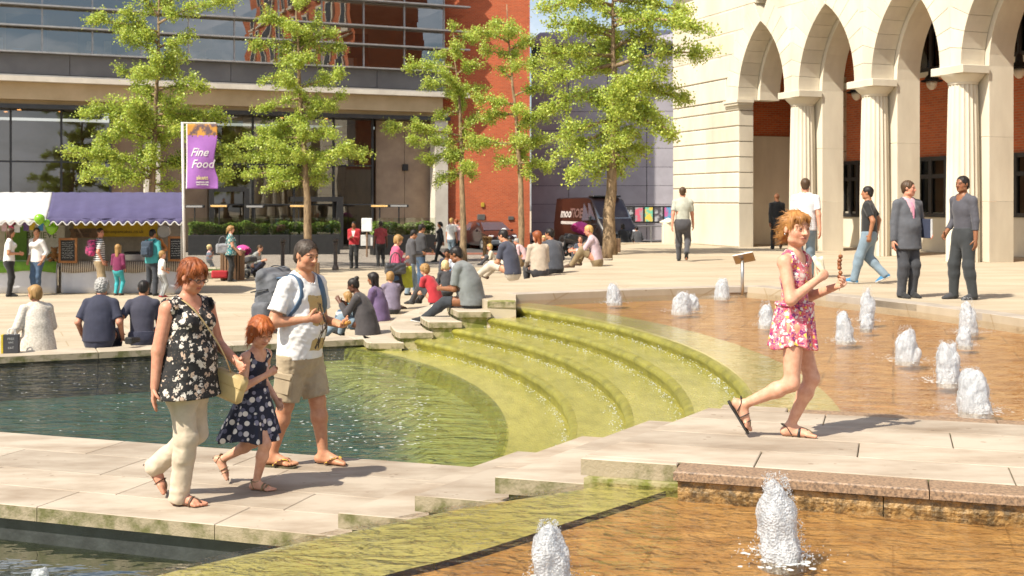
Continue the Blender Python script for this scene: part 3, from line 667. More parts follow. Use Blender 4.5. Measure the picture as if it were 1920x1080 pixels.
M_clutter = [mk('clutter_%s' % n_, c, .8) for n_, c in (('cream', (.6, .52, .38)), ('brown', (.3, .18, .09)), ('black', (.03, .03, .035)), ('blue', (.08, .18, .3)), ('white', (.75, .74, .7)))]
for i in range(46):
    a = rr.uniform(3, 32); b = rr.uniform(.7, 3.2); s_ = rr.uniform(.3, .9); h = rr.uniform(.3, 1.0)
    gbox('office_box', a, a + s_, b, b + .4, 8.96, 8.96 + h, rr.choice(M_clutter), gb)
for i in range(9): gbox('office_window', 2 + i * 3.4, 3.9 + i * 3.4, 5.93, 5.99, 9.7, 11.6, M_ofdark, gb)
# ground floor
a210, a395, a700, a705, a815 = ga_at(207, 1.2), ga_at(395, 1.2), ga_at(698, 1.2), ga_at(706, 1.4), ga_at(812, 1.4)
M_soffit = mk('dark_soffit', (.05, .05, .052), .35, (.03, .03, .03), 2)
gbox('canopy', ga_at(845, .3), a395, .3, 7, 6.42, 6.62, M_soffit, gb); gbox('canopy', a210, AL, .3, 7, 6.42, 6.62, M_soffit, gb)
def glazing(a0, a1, b, step):
    n_ = max(1, round((a1 - a0) / step)); s_ = (a1 - a0) / n_
    for i in range(n_ + 1): gbox('mullion', a0 + i * s_ - .05, a0 + i * s_ + .05, b - .08, b + .08, -.4, 6.42, M_dark, gb)
    for z in (1.95, 3.98): gbox('transom', a0, a1, b - .06, b + .06, z - .04, z + .04, M_dark, gb)
    for i in range(n_):
        for z0, z1 in ((-.38, 1.91), (1.99, 3.94), (4.02, 6.4)):
            tl = math.sin(i * 5.3 + z0) * .008
            q = [gp(a0 + i * s_ + .05, b + tl, z0), gp(a0 + (i + 1) * s_ - .05, b - tl, z0), gp(a0 + (i + 1) * s_ - .05, b - tl, z1), gp(a0 + i * s_ + .05, b + tl, z1)]
            mb = MB(); mb.add(q, [(3, 2, 1, 0)]); mb.build('glass_pane', G_shop, gb)
glazing(a700, a395, 1.2, 2.3); glazing(a210, AL, 1.2, 2.3)
gbox('shop_floor', 0, AL, 1.2, 12, -.6, -.36, M_ofdark, gb); gbox('shop_back_wall', 0, AL, 9, 9.2, -.4, 6.4, M_office, gb); gbox('shop_end_wall', a700 - .1, a700 + .05, 1.3, 9, -.4, 6.4, M_stonewall, gb)
gbox('stone_panel', a210 + .02, (a210 + a395) / 2 - .01, 1.7, 2, -.4, 7.3, M_stonewall, gb) if False else None
am = (a210 + a395) / 2
for x0, x1 in ((a395 + .05, am - .01), (am + .01, a210 - .05)): gbox('stone_panel', x0, x1, 1.9, 2.2, -.4, 7.29, M_stonewall, gb, .01)
ax = (a705 + a815) / 2
for x0, x1 in ((a815, ax - .012), (ax + .012, a705)): gbox('stone_panel', x0, x1, 1.5, 1.8, -.4, 6.41, M_stonewall, gb, .01)
gbox('wall_lamp', ax - .14, ax + .14, 1.3, 1.5, 3.75, 4.1, M_black, gb)
gbox('pillar', ga_at(840, .4), ga_at(816, .4), .4, 1.2, -.4, 6.82, M_white, gb, .02)
gbox('pillar', ga_at(300, .6), ga_at(271, .6), .5, 1.1, -.4, 6.82, M_white, gb, .02)
gbox('side_wall', -.45, -.3, .5, 10, -.4, 15, M_spand, gb)
for i in range(30):
    a = rr.uniform(a700 + .5, AL); b = rr.uniform(2.2, 7); s_ = rr.uniform(.4, 1.3); h = rr.uniform(.5, 1.6)
    gbox('shop_fitting', a, a + s_, b, b + .5, -.36, -.36 + h, rr.choice(M_clutter), gb)
M_warm = mk('ceiling_spot', (1., .45, .15), .5, emit=3.)
for i in range(16): p = gp(rr.uniform(a700 + .5, AL), rr.uniform(.7, 4), 6.40); MB().lathe([(0, 0), (.09, 0), (.09, .015)], 10, p).build('ceiling_spot', M_warm, gb)
# door frame with lit openings
d0, d1 = ga_at(462, 1.1), ga_at(396, 1.1)
gbox('door_post', d0 - .12, d0 + .12, .95, 1.1, -.4, 2.75, M_dark, gb); gbox('door_post', d1 - .12, d1 + .12, .95, 1.1, -.4, 2.75, M_dark, gb); gbox('door_head', d0, d1, .96, 1.1, 2.6, 2.85, M_dark, gb)
d2, d3 = ga_at(642, 1.0), ga_at(545, 1.0)
gbox('entrance_screen', d2, d3, .8, 1.05, 2.1, 2.35, M_dark, gb); gbox('entrance_screen', d2, d2 + .35, .8, 1.05, -.4, 2.1, M_dark, gb)

# ---------------- middle: red brick block, curved grey metal building ----------------
rb = empty('brick_building', label='tall plain red brick block behind the thin trees in the middle', cat='building')
mb = MB(); mb.prism([(-3.78, 62.92), (.965, 63.6), (.965, 90), (-3.78, 90)], -.5, 27); uvquad(mb.build('wall', M_redbrick2, rb))
M_sign = mk('sign_plate', (.12, .11, .10), .6); M_signb = mk('street_sign', (.85, .85, .82), .6)
for x, y, w_, h_, mt in ((902, 407, .42, .3, M_sign), (958, 409, .3, .2, M_sign), (905, 384, .18, .24, mk('sign_yellow', (.5, .33, .03), .6))):
    p = onY(x, y, 63.2); MB().bbox((p.x, 63.0 + .142 * (p.x + 3.25) - .04, p.z), (w_, .06, h_), .01, Matrix.Rotation(R(10), 3, 'Z')).build('wall_plate', mt, rb)
cb = empty('curved_building', label='curved building clad in blue-grey metal panels left of the arcade', cat='building')
M_panel = mk('metal_panel', (.43, .41, .45), .42, (.35, .33, .365), .9, 6, .05, 20, rnd=.06, metal=.15)
M_band = mk('blue_band', (.06, .10, .16), .4, (.04, .07, .11), 2)
cc = Vector((8.5, 95)); cr = 24.5; a_s = math.atan2(70.8 - 95, .9 - 8.5); npn = 8; da = 2.35 / cr
for i in range(npn + 4):
    a0 = a_s - .0 + i * da; a1 = a0 + da
    for j in range(11):
        z0 = -.3 + j * 1.12; z1 = z0 + 1.12
        if z0 > 10.4: continue
        vs = [];
        for (rr2, e) in ((cr, .0),):
            for k in range(4):
                a = a0 + .0008 + (a1 - a0 - .0016) * k / 3; vs += [(cc.x + cr * math.cos(a), cc.y + cr * math.sin(a), z0 + .012), (cc.x + cr * math.cos(a), cc.y + cr * math.sin(a), z1 - .012)]
            for k in range(4):
                a = a0 + .0008 + (a1 - a0 - .0016) * k / 3; vs += [(cc.x + (cr - .08) * math.cos(a), cc.y + (cr - .08) * math.sin(a), z0 + .012), (cc.x + (cr - .08) * math.cos(a), cc.y + (cr - .08) * math.sin(a), z1 - .012)]
        fs = [(2 * k, 2 * k + 2, 2 * k + 3, 2 * k + 1) for k in range(3)] + [(0, 1, 9, 8), (6, 14, 15, 7)] + [(2 * k, 8 + 2 * k, 10 + 2 * k, 2 * k + 2) for k in range(3)] + [(2 * k + 1, 2 * k + 3, 11 + 2 * k, 9 + 2 * k) for k in range(3)]
        mb = MB(); mb.add(vs, fs); mb.build('metal_panel', M_panel, cb)
A0, A1 = a_s, a_s + da * 12
MB().lathe([(cr - .1, -.5), (cr - .1, 11.4)], 40, (cc.x, cc.y, 0), A0, A1).build('joint_backing', M_dark, cb, True)
MB().lathe([(cr - .05, 10.9), (cr - .05, 11.5)], 40, (cc.x, cc.y, 0), A0, A1).build('band', M_band, cb, True)
MB().lathe([(cr - .05, 11.5), (cr + .5, 11.52), (cr + .55, 11.8), (cr - 2, 12.7), (cr - 9, 13.6), (0, 14.5)], 40, (cc.x, cc.y, 0), A0, A1).build('roof', M_panel, cb, True)
# poster frame on the grey wall
pf = empty('poster_frame', label='black display frame holding five colourful posters on the grey metal wall', cat='poster frame')
q0, q1 = onY(1170, 402, 68.5), onY(1262, 402, 68.5); c = (q0 + q1) / 2
MB().bbox(c, (q1.x - q0.x, .12, 1.0), .02).build('frame', M_black, pf)
pc = [((.35, .36, .38), (.05, .05, .05)), ((.6, .12, .18), (.3, .3, .32)), ((.15, .5, .35), (.7, .5, .08)), ((.4, .4, .42), (.08, .07, .08)), ((.5, .12, .3), (.1, .3, .5))]
for i in range(5):
    m = mk('poster_print_%s' % 'abcde'[i], pc[i][0], .5, pc[i][1], 3.2, 3, lo=.45, hi=.55)
    MB().box((c.x - 1.13 + i * .57, c.y - .066, c.z), (.45, .012, .82)).build('poster', m, pf)
# ---------------- trees ----------------
M_bark = mk('bark', (.34, .24, .14), .9, (.17, .115, .065), 9, 8, .8, 30, stretch=(1, 1, .35), lo=.4, hi=.6, bdist=.02)
def leafmat(name, c, tr):
    m = bpy.data.materials.new(name); m.use_nodes = True; nt = m.node_tree; N = nt.nodes; L = nt.links.new; N.remove(N['Principled BSDF'])
    at_ = N.new('ShaderNodeAttribute'); at_.attribute_name = 'col'; mm = N.new('ShaderNodeMix'); mm.data_type = 'RGBA'; mm.blend_type = 'MULTIPLY'; mm.inputs['Factor'].default_value = 1; mm.inputs['A'].default_value = (*c, 1); L(at_.outputs['Color'], mm.inputs['B'])
    d = N.new('ShaderNodeBsdfDiffuse'); t = N.new('ShaderNodeBsdfTranslucent'); g = N.new('ShaderNodeBsdfGlossy'); g.inputs['Roughness'].default_value = .45
    L(mm.outputs['Result'], d.inputs['Color']); L(mm.outputs['Result'], t.inputs['Color'])
    a = N.new('ShaderNodeMixShader'); a.inputs[0].default_value = tr; L(d.outputs[0], a.inputs[1]); L(t.outputs[0], a.inputs[2])
    b = N.new('ShaderNodeMixShader'); b.inputs[0].default_value = .04; L(a.outputs[0], b.inputs[1]); L(g.outputs[0], b.inputs[2]); L(b.outputs[0], N['Material Output'].inputs['Surface']); return m
M_leaf = leafmat('ginkgo_leaf', (.47, .56, .10), .42)
M_hedge = leafmat('hedge_leaf', (.20, .30, .05), .3)
def npmesh(name, V, Fq, mat=None, smooth=False, col=None):
    """mesh from numpy vertex and quad arrays"""
    me = bpy.data.meshes.new(name); nV, nF = len(V), len(Fq); k = Fq.shape[1]
    me.vertices.add(nV); me.vertices.foreach_set('co', np.ascontiguousarray(V, dtype=np.float32).ravel())
    me.loops.add(nF * k); me.loops.foreach_set('vertex_index', np.ascontiguousarray(Fq, dtype=np.int32).ravel())
    me.polygons.add(nF); me.polygons.foreach_set('loop_start', np.arange(0, nF * k, k, dtype=np.int32))
    if smooth: me.polygons.foreach_set('use_smooth', np.ones(nF, dtype=bool))
    me.update(calc_edges=True)
    if col is not None:
        a = me.color_attributes.new('col', 'FLOAT_COLOR', 'POINT'); a.data.foreach_set('color', np.ascontiguousarray(col, dtype=np.float32).ravel())
    if mat is not None: me.materials.append(mat)
    return me
def leaves(C, size, rng, name, mat, up=.5, cvar=.3, warm=.12):
    """C: leaf centres; every leaf a small folded fan of two triangles"""
    n = len(C); d = rng.normal(size=(n, 3)); d[:, 2] -= .4; d /= np.linalg.norm(d, axis=1)[:, None]
    nr = rng.normal(size=(n, 3)); nr[:, 2] += up * 2; nr -= (nr * d).sum(1)[:, None] * d; nr /= np.linalg.norm(nr, axis=1)[:, None] + 1e-9
    s = np.cross(d, nr); sz = size * rng.uniform(.65, 1.3, n)[:, None]
    V = np.stack([C - d * sz * .5, C + s * sz * .55 + d * sz * .25 + nr * sz * .12, C + d * sz * .5, C - s * sz * .55 + d * sz * .25 + nr * sz * .12], 1).reshape(-1, 3)
    F = np.arange(4 * n).reshape(-1, 4); b = rng.uniform(1 - cvar, 1 + cvar, n); wv = rng.uniform(-warm, warm, n)
    col = np.stack([b * (1 + wv), b, b * (1 - wv), np.ones(n)], 1).repeat(4, 0)
    return npmesh(name, V, F, mat, False, col)
def tree(label, px, Y, ybase_z, trunk_px, limbs, r0, seed, leaf=.062, dens=390, extra=14, spread=1.):
    rng = np.random.default_rng(seed); X = (px - 960) / FPX * Y; b = Vector((X, Y, ybase_z))
    e = empty('street_tree', b, label=label, cat='tree', group='young street trees on the square')
    W = lambda x, y, dy=0.: (lambda q: np.array([q.x - b.x, q.y - b.y, q.z - b.z]))(onY(x, y, Y + dy))
    tp = [np.array([0., 0, -.1])] + [W(x, y) for x, y in trunk_px]
    ztop = tp[-1][2]; mt = MB(); zs = [t[2] for t in tp]
    def trunk_at(z):
        i = max(k for k in range(len(tp)) if tp[k][2] <= z + 1e-6); i = min(i, len(tp) - 2); f = (z - tp[i][2]) / (tp[i + 1][2] - tp[i][2]); return tp[i] + (tp[i + 1] - tp[i]) * min(max(f, 0), 1)
    zz = np.linspace(-.1, ztop, 14); mt.tube([trunk_at(z) + rng.normal(0, .015, 3) * [1, 1, 0] for z in zz], [max(.02, r0 * (1 - .93 * (max(z, 0) / ztop) ** .9)) * (1.25 if z < .05 else 1) for z in zz], 10)
    mt.build('trunk', M_bark, e, True)
    C = []; ml = MB()
    def limb(p0, p1, thick, ln):
        L_ = np.linalg.norm(p1 - p0); n = 7; ts = np.linspace(0, 1, n); sag = rng.uniform(-.02, .10) * L_
        path = [p0 + (p1 - p0) * t + np.array([0, 0, 4 * sag * t * (1 - t)]) + rng.normal(0, .03 * L_ * .3, 3) * t for t in ts]; path[0] = p0
        ml.tube(path, [thick * (1 - .8 * t) for t in ts], 5)
        def P(t): i = min(int(t * (n - 1)), n - 2); f = t * (n - 1) - i; return path[i] + (path[i + 1] - path[i]) * f
        ntw = max(4, int(L_ * 6.5))
        for k in range(ntw):
            t = rng.uniform(.18, 1.); q = P(t); tl = rng.uniform(.14, .62) * (.55 + .5 * min(L_ / 2, 1)) * (1.1 - .5 * t) * spread
            dv = rng.normal(size=3) * np.array([1, 1, .85]); dv /= np.linalg.norm(dv) + 1e-9; dv += (p1 - p0) / L_ * .5; q2 = q + dv * tl
            ml.tube([q, (q + q2) / 2 + rng.normal(0, .02, 3), q2], [.008, .006, .003], 3, cap=False)
            m = int(dens * tl * .95) + 9; tt = rng.uniform(0, 1.08, m)[:, None]; C.append(q + (q2 - q) * tt + rng.normal(0, .095, (m, 3)))
        m = int(dens * L_ * .34); tt = rng.uniform(.15, 1.03, m); C.append(np.array([P(min(t, .999)) for t in tt]) + rng.normal(0, .10, (m, 3)))
    for (ys, tx, ty) in limbs:
        z0 = W(px, ys)[2]; p0 = trunk_at(min(z0, ztop)); dx = abs(W(tx, ty)[0] - p0[0]); dy = float(rng.uniform(-.7, .7)) * max(dx, .5)
        # keep the tip on its line of sight at its own depth
        q = onY(tx, ty, Y + dy); p1 = np.array([q.x - b.x, q.y - b.y, q.z - b.z]); limb(p0, p1, r0 * .32, 1)
    zmin = min(W(px, l[0])[2] for l in limbs)
    for k in range(extra):
        z = rng.uniform(zmin, ztop * .96); p0 = trunk_at(z); s_ = (-1 if k % 2 else 1); L_ = rng.uniform(.8, 1.9) * (1 - .5 * (z - zmin) / (ztop - zmin + .1))
        limb(p0, p0 + np.array([rng.uniform(-.45, .45) * L_, s_ * L_, rng.uniform(.05, .5) * L_]), r0 * .25, 1)
    ml.build('limbs', M_bark, e, True)
    C = np.concatenate(C); link('crown', leaves(C, leaf, rng, 'crown', M_leaf), None, e); return e
tree('tall bright green tree growing behind the purple banner and stall', 285, 38., -.36, [(285, 330), (291, 240), (298, 120), (296, 40), (300, -60)],
     [(60, 168, 36), (85, 238, 24), (30, 262, -10), (45, 432, 6), (90, 365, 70), (105, 225, 70), (140, 226, 136), (150, 320, 110), (170, 392, 166), (180, 250, 165), (225, 152, 216), (240, 192, 262), (215, 428, 224), (235, 440, 292), (250, 385, 250), (262, 215, 240), (325, 122, 288), (335, 205, 342), (330, 160, 320), (320, 375, 300), (345, 330, 345), (300, 420, 330), (200, 340, 190), (20, 350, -20), (280, 250, 300)], .15, 11)
tree('slender green tree rising beside the pancake stall, right of the banner', 577, 44., -.4, [(577, 420), (574, 330), (566, 240), (560, 120), (556, 20), (556, -60)],
     [(50, 484, 38), (20, 590, -15), (80, 476, 86), (95, 628, 60), (110, 520, 120), (120, 640, 88), (150, 488, 150), (165, 642, 142), (185, 490, 205), (190, 630, 200), (230, 492, 245), (225, 640, 180), (260, 458, 272), (270, 622, 250), (300, 430, 296), (295, 700, 288), (305, 660, 275), (330, 462, 330), (340, 490, 356), (335, 615, 335), (320, 540, 350), (75, 600, 40), (300, 520, 270), (280, 560, 200)], .17, 12)
tree('short sunny tree with a spiky top in front of the pale pillar', 868, 47., -.4, [(868, 440), (866, 330), (862, 200), (852, 100), (848, 42)],
     [(70, 895, 78), (90, 820, 110), (130, 766, 130), (140, 905, 118), (165, 800, 160), (175, 900, 165), (255, 728, 240), (265, 765, 262), (245, 895, 215), (285, 905, 268), (290, 800, 300), (325, 818, 345), (320, 895, 330), (300, 840, 265), (210, 820, 215), (60, 848, 45), (270, 870, 240)], .155, 13, extra=8)
tree('pale green tree with a bare leader before the red brick wall', 978, 45., -.4, [(978, 420), (976, 330), (966, 200), (955, 90), (949, 8)],
     [(80, 890, 58), (95, 1005, 75), (110, 905, 95), (130, 1030, 118), (195, 890, 186), (180, 1035, 170), (215, 905, 225), (235, 1048, 205), (270, 885, 262), (280, 1045, 262), (300, 930, 312), (305, 1040, 310), (320, 1000, 335), (150, 940, 130), (250, 990, 210), (290, 960, 250), (45, 925, 40)], .15, 14, extra=9)
tree('largest tree with layered drooping branches standing on the upper square', 1145, 33.2, .6, [(1142, 420), (1146, 330), (1152, 220), (1150, 100), (1148, 20), (1150, -70)],
     [(10, 1018, 18), (-10, 1080, -15), (0, 1300, 22), (60, 1024, 48), (40, 1265, 38), (50, 1325, 60), (70, 1080, 60), (90, 1235, 75), (105, 1018, 100), (125, 1328, 100), (120, 1010, 150), (140, 1295, 190), (160, 1245, 130), (165, 1025, 205), (175, 1270, 262), (185, 1210, 190), (200, 1090, 180), (215, 1255, 245), (225, 1060, 250), (240, 1040, 290), (250, 1200, 250), (265, 1215, 300), (280, 1062, 332), (285, 1110, 345), (290, 1190, 310), (270, 1165, 330), (230, 1130, 260), (-30, 1200, -30), (30, 1200, 20)], .2, 15, leaf=.060, dens=360, extra=12)
# ---------------- street furniture ----------------
M_cobble = brickmat('cobbles', (.40, .35, .29), (.30, .26, .21), (.14, .12, .10), .2, .1, .02, bumps=.8)
M_asph = mk('asphalt', (.09, .085, .08), .9, (.06, .058, .055), 3, 8, .5, 120)
M_wood = mk('weathered_wood', (.20, .115, .06), .75, (.13, .075, .04), 6, 6, .4, 40, stretch=(1, 1, .2), rnd=.12)
M_iron = mk('cast_iron', (.06, .045, .035), .55, (.04, .03, .025), 8, 5, .3, 40)
M_steel = mk('stainless_steel', (.55, .54, .52), .3, (.45, .44, .42), 4, metal=.9)
mb = MB(); q = [(-40, 41.5), (-2.2, 44.2), (2, 47), (2, 66), (-40, 60)]; mb.add([(x, y, gz(x, y) + .006) for x, y in q], [tuple(range(5))]); tag(uvquad(mb.build('cobbled_street', M_cobble)), kind='structure')
mb = MB(); q = [(-6, 55.5), (60, 57.5), (60, 70), (-6, 65)]; mb.add([(x, y, gz(x, y) + .012) for x, y in q], [tuple(range(4))]); tag(mb.build('road', M_asph), kind='structure')
mb = MB(); mb.prism([(-6, 54.9), (60, 56.9), (60, 57.3), (-6, 55.3)], -.5, -.31, .02); tag(mb.build('kerb', mk('red_kerb', (.30, .12, .08), .85, (.22, .09, .06), 6)), kind='structure')
def bollard(px, py, h, label, r=.09, mat=M_iron, top=None):
    p = at(px, py, -.38) if py < 520 else at(px, py, -.3)
    e = empty('bollard', p, label=label, cat='bollard', group='bollards along the street')
    MB().lathe([(r * 1.35, 0), (r * 1.35, .08), (r, .14), (r * .8, .2), (r * .75, h * .8), (r * 1.05, h * .82), (r * 1.05, h * .86), (r * .7, h * .88)], 16).build('post', mat, e, 40)
    MB().lathe([(r * .7, h * .88), (r * 1.15, h * .91), (r * 1.15, h * .96), (r * .6, h), (0, h + .01)], 16).build('head', top or mat, e, 40)
bollard(530, 508, 1.15, 'dark iron bollard on the cobbles behind the man with the rucksack'); bollard(629, 506, 1.15, 'dark iron bollard on the cobbles left of the man in the red jacket')
bollard(909, 487, 1.0, 'bronze bollard on the left of a pair behind the seated man in grey', .11, mk('bronze', (.30, .17, .06), .5, (.2, .11, .04), 5)); bollard(918, 487, 1.0, 'bronze bollard on the right of a pair behind the seated man in grey', .11, MATS['bronze'])
bollard(945, 471, 1.15, 'black bollard with a white cap in front of the parked car', .12, M_black, mk('white_cap', (.7, .7, .68), .5))
# planters with hedges behind glass, patio heaters
G_scr = glassmat('screen_glass', (.86, .9, .86), .03)
def planter(x0, x1, lab):
    a, b = at(x0, 479, -.4), at(x1, 477, -.4); d = (b - a); L_ = d.length; rz = math.atan2(d.y, d.x)
    e = empty('planter', a, rz, label=lab, cat='planter', group='black planters along the restaurant terrace'); n = max(1, round(L_ / 2.1)); s_ = L_ / n
    for i in range(n): MB().bbox((s_ * (i + .5), .35, .47), (s_ - .02, .7, .94), .015).build('trough', M_black, e); MB().box((s_ * (i + .5), .02, 1.35), (s_ - .06, .015, .78)).build('glass_screen', G_scr, e)
    rng = np.random.default_rng(int(x0)); m = int(L_ * 900); C = np.stack([rng.uniform(0, L_, m), rng.uniform(.08, .62, m), .92 + .58 * rng.uniform(0, 1, m) ** .8], 1); C[:, 2] += .06 * np.sin(C[:, 0] * 3.1) + .04 * np.sin(C[:, 0] * 7.7)
    link('hedge', leaves(C, .085, rng, 'hedge', M_hedge, cvar=.35), None, e)
planter(352, 638, 'long black planter with a clipped hedge in front of the glazed restaurant'); planter(700, 818, 'short black planter with a bushy hedge beside the stone panels')
M_heat = mk('heater_glow', (.95, .62, .25), .5, (.6, .35, .1), 4)
def heater(px, py, lit, lab):
    p = onY(px, py, 57.5); e = empty('patio_heater', (p.x, p.y, -.4), label=lab, cat='heater', group='patio heaters on the restaurant terrace'); h = p.z + .4
    MB().tube([(0, 0, 0), (0, 0, h)], .035, 8).build('post', M_black, e); MB().bbox((0, 0, h), (.95, .16, .14), .02).build('hood', M_black, e); MB().bbox((0, -.09, h - .01), (.8, .03, .09), .01).build('element', M_heat if lit else M_alu, e)
heater(411, 386, 1, 'patio heater with a glowing bar left of the doorway'); heater(478, 387, 0, 'dark patio heater right of the doorway'); heater(560, 386, 1, 'patio heater with a pale bar behind the tree trunk'); heater(712, 386, 1, 'patio heater with a pale bar at the end of the glazing'); heater(748, 386, 0, 'dark patio heater before the stone panels'); heater(365, 387, 0, 'dark patio heater half hidden by the banner pole')
# menu board
p = at(688, 482, -.4); mbd = empty('menu_board', p, label='white menu board on a wooden post beside the man in red', cat='sign')
MB().tube([(0, 0, 0), (0, 0, 1.6)], .04, 8).build('post', M_wood, mbd); MB().bbox((0, -.05, 1.45), (.48, .05, .62), .03).build('board', mk('board_white', (.82, .82, .80), .4), mbd); MB().bbox((-.02, .1, .75), (.55, .03, .5), .02).build('lower_panel', mk('board_grey', (.6, .6, .58), .5), mbd)
# litter bin with wooden slats
p = at(436, 525, -.36); e = empty('litter_bin', p, label='brown slatted litter bin beside the woman with the grey bag', cat='bin')
for i in range(22):
    a = 2 * math.pi * i / 22; MB().bbox((.36 * math.cos(a), .36 * math.sin(a), .43), (.025, .075, .84), .006, Matrix.Rotation(a, 3, 'Z')).build('slat', M_wood, e)
MB().lathe([(.33, .02), (.33, .8)], 24).build('liner', M_black, e, True); MB().lathe([(.40, .86), (.41, .9), (.38, .93), (.2, .93), (.2, .86), (.38, .86)], 24).build('rim', M_wood, e, 40)
rng = random.Random(4)
for i in range(6): MB().bbox((rng.uniform(-.25, .25), rng.uniform(-.25, .1), .95), (.14, .1, .09), .03, Matrix.Rotation(i, 3, 'Z')).build('paper', mk('litter_paper', (.8, .8, .78), .8), e)
# round lawn with a stone kerb
p = at(330, 522, -.36); e = empty('round_lawn', (p.x, p.y + 1.2, gz(p.x, p.y)), label='small round patch of lawn with a stone kerb near the toddler', cat='lawn')
MB().lathe([(1.75, 0), (1.75, .2), (1.7, .23), (1.4, .23), (1.38, .1)], 40).build('kerb', M_step, e, 40); MB().lathe([(1.39, .17), (0, .2)], 40).build('turf', mk('turf', (.14, .30, .03), .9, (.09, .2, .02), 20, 4, 1., 90), e, True)
# lectern sign on the pool edge
p = at(1392, 547, .604); e = empty('lectern_sign', p, label='small metal information lectern on the pool kerb', cat='sign')
MB().tube([(0, 0, -.05), (0, 0, .52)], .028, 10).build('post', M_steel, e, True); Mr = Matrix.Rotation(R(-38), 3, 'X') @ Matrix.Rotation(R(-20), 3, 'Z')
MB().bbox((.03, 0, .56), (.34, .26, .02), .006, Mr).build('plate', M_steel, e); MB().box((.03, -.012, .575), (.27, .19, .004), Mr).build('print', mk('lectern_print', (.62, .5, .3), .5, (.3, .25, .2), 9), e)
# wooden tree guards and a stone gatepost, railing
def guard(px, py, z, lab):
    p = at(px, py, z); e = empty('tree_guard', p, label=lab, cat='tree guard', group='wooden blocks by the tree trunks')
    for i in range(4): MB().bbox(((i - 1.5) * .1, 0, .2), (.09, .14, .42), .008).build('plank', M_wood, e)
guard(588, 515, -.38, 'low wooden block at the foot of the slender tree'); guard(1151, 473, .6, 'low wooden block behind the trunk of the largest tree')
p = at(1253, 459, .55); e = empty('stone_post', (p.x, p.y, .5), label='pale square stone post at the corner of the arcade building', cat='post'); MB().bbox((0, 0, .42), (.42, .42, .84), .02).build('shaft', M_lime, e); MB().lathe([(.3, .84), (.32, .88), (0, 1.02)], 4).build('cap', M_lime, e)
a, b = onY(1195, 424, 58), onY(1246, 426, 58); e = empty('railing', (a.x, a.y, -.4), label='grey metal railing in front of the posters', cat='railing'); L_ = b.x - a.x; h = a.z + .4
for z in (h, h * .45): MB().tube([(0, 0, z), (L_, 0, z)], .035, 8).build('rail', M_steel, e)
for i in range(3): MB().tube([(L_ * i / 2, 0, 0), (L_ * i / 2, 0, h)], .035, 8).build('upright', M_steel, e)
# ---------------- vehicles ----------------
M_carpaint = mk('dark_maroon_paint', (.028, .010, .010), .3, (.02, .008, .008), 2, coat=.9); M_vanpaint = mk('dark_brown_paint', (.009, .0035, .003), .35, (.007, .003, .0025), 2, coat=.5)
M_tyre = mk('tyre_rubber', (.02, .02, .02), .85); M_chrome = mk('chrome', (.6, .6, .6), .2, metal=1.); M_bump = mk('grey_bumper', (.14, .15, .17), .4, (.1, .11, .12), 3, coat=.3); M_lens = mk('headlight_lens', (.7, .72, .75), .12, (.5, .5, .52), 5, coat=1.); M_cglass = mk('car_glass', (.05, .07, .10), .06, (.05, .06, .08), 1.5, coat=1.)
def loft(name, secs, mat, parent, smooth=40):
    """secs: list of closed rings (same count)"""
    n = len(secs[0]); mb = MB(); vs = [p for s_ in secs for p in s_]
    fs = [(i * n + j, i * n + (j + 1) % n, (i + 1) * n + (j + 1) % n, (i + 1) * n + j) for i in range(len(secs) - 1) for j in range(n)] + [tuple(range(n))[::-1], tuple((len(secs) - 1) * n + j for j in range(n))]
    mb.add(vs, fs); return mb.build(name, mat, parent, smooth)
def wheel(e, x, y, r):
    w_ = empty('wheel', (x, y, r)); w_.parent = e; w_.rotation_euler = (0, R(90), 0)
    MB().lathe([(r * .62, -.1), (r * .9, -.11), (r, -.07), (r, .07), (r * .9, .11), (r * .62, .1)], 28).build('tyre', M_tyre, w_, 40); MB().lathe([(0, -.06), (r * .25, -.07), (r * .62, -.09), (r * .62, .09), (0, .06)], 14).build('rim', M_alu, w_, 30)
def sec(y, hw, z0, z1, zs, tw):
    """car cross-section: lower body half width hw, shoulder zs, roof z1 with half width tw"""
    return [(-hw * .92, y, z0), (-hw, y, z0 + .12), (-hw, y, zs), (-tw, y, z1 - .05), (-tw * .85, y, z1), (tw * .85, y, z1), (tw, y, z1 - .05), (hw, y, zs), (hw, y, z0 + .12), (hw * .92, y, z0)]
# van: nose towards +y
p = onY(1116, 460, 60); van = empty('delivery_van', (p.x, p.y, -.36), R(180 + 25), label='dark brown delivery van with pale lettering parked before the grey building', cat='van'); van.scale = (1.08, 1.0, 1.04)
loft('body', [sec(-2.6, .95, .3, 2.45, 1.2, .82), sec(-2.5, 1., .25, 2.55, 1.25, .86), sec(.85, 1., .25, 2.58, 1.25, .86), sec(1.25, 1., .25, 2.5, 1.3, .84), sec(2.05, .99, .25, 1.52, 1.28, .9), sec(2.5, .95, .25, 1.18, 1.05, .85), sec(2.72, .86, .3, .95, .85, .8)], M_vanpaint, van)
mb = MB(); mb.add([(-.8, 1.32, 2.36), (.8, 1.32, 2.36), (.88, 2.02, 1.56), (-.88, 2.02, 1.56)], [(0, 1, 2, 3)]); mb.build('windscreen', M_cglass, van)
for s_ in (-1, 1):
    mb = MB(); mb.add([(s_ * .885, .55, 2.3), (s_ * .885, 1.2, 2.28), (s_ * .965, 1.9, 1.5), (s_ * 1.003, .55, 1.45)], [(0, 1, 2, 3)]); mb.build('side_window', M_cglass, van)
    MB().bbox((s_ * .72, 2.62, .92), (.34, .22, .2), .05).build('headlight', M_lens, van); MB().bbox((s_ * 1.12, 1.65, 1.55), (.14, .12, .26), .04).build('wing_mirror', M_black, van)
    wheel(van, s_ * .9, 1.75, .36); wheel(van, s_ * .9, -1.6, .36)
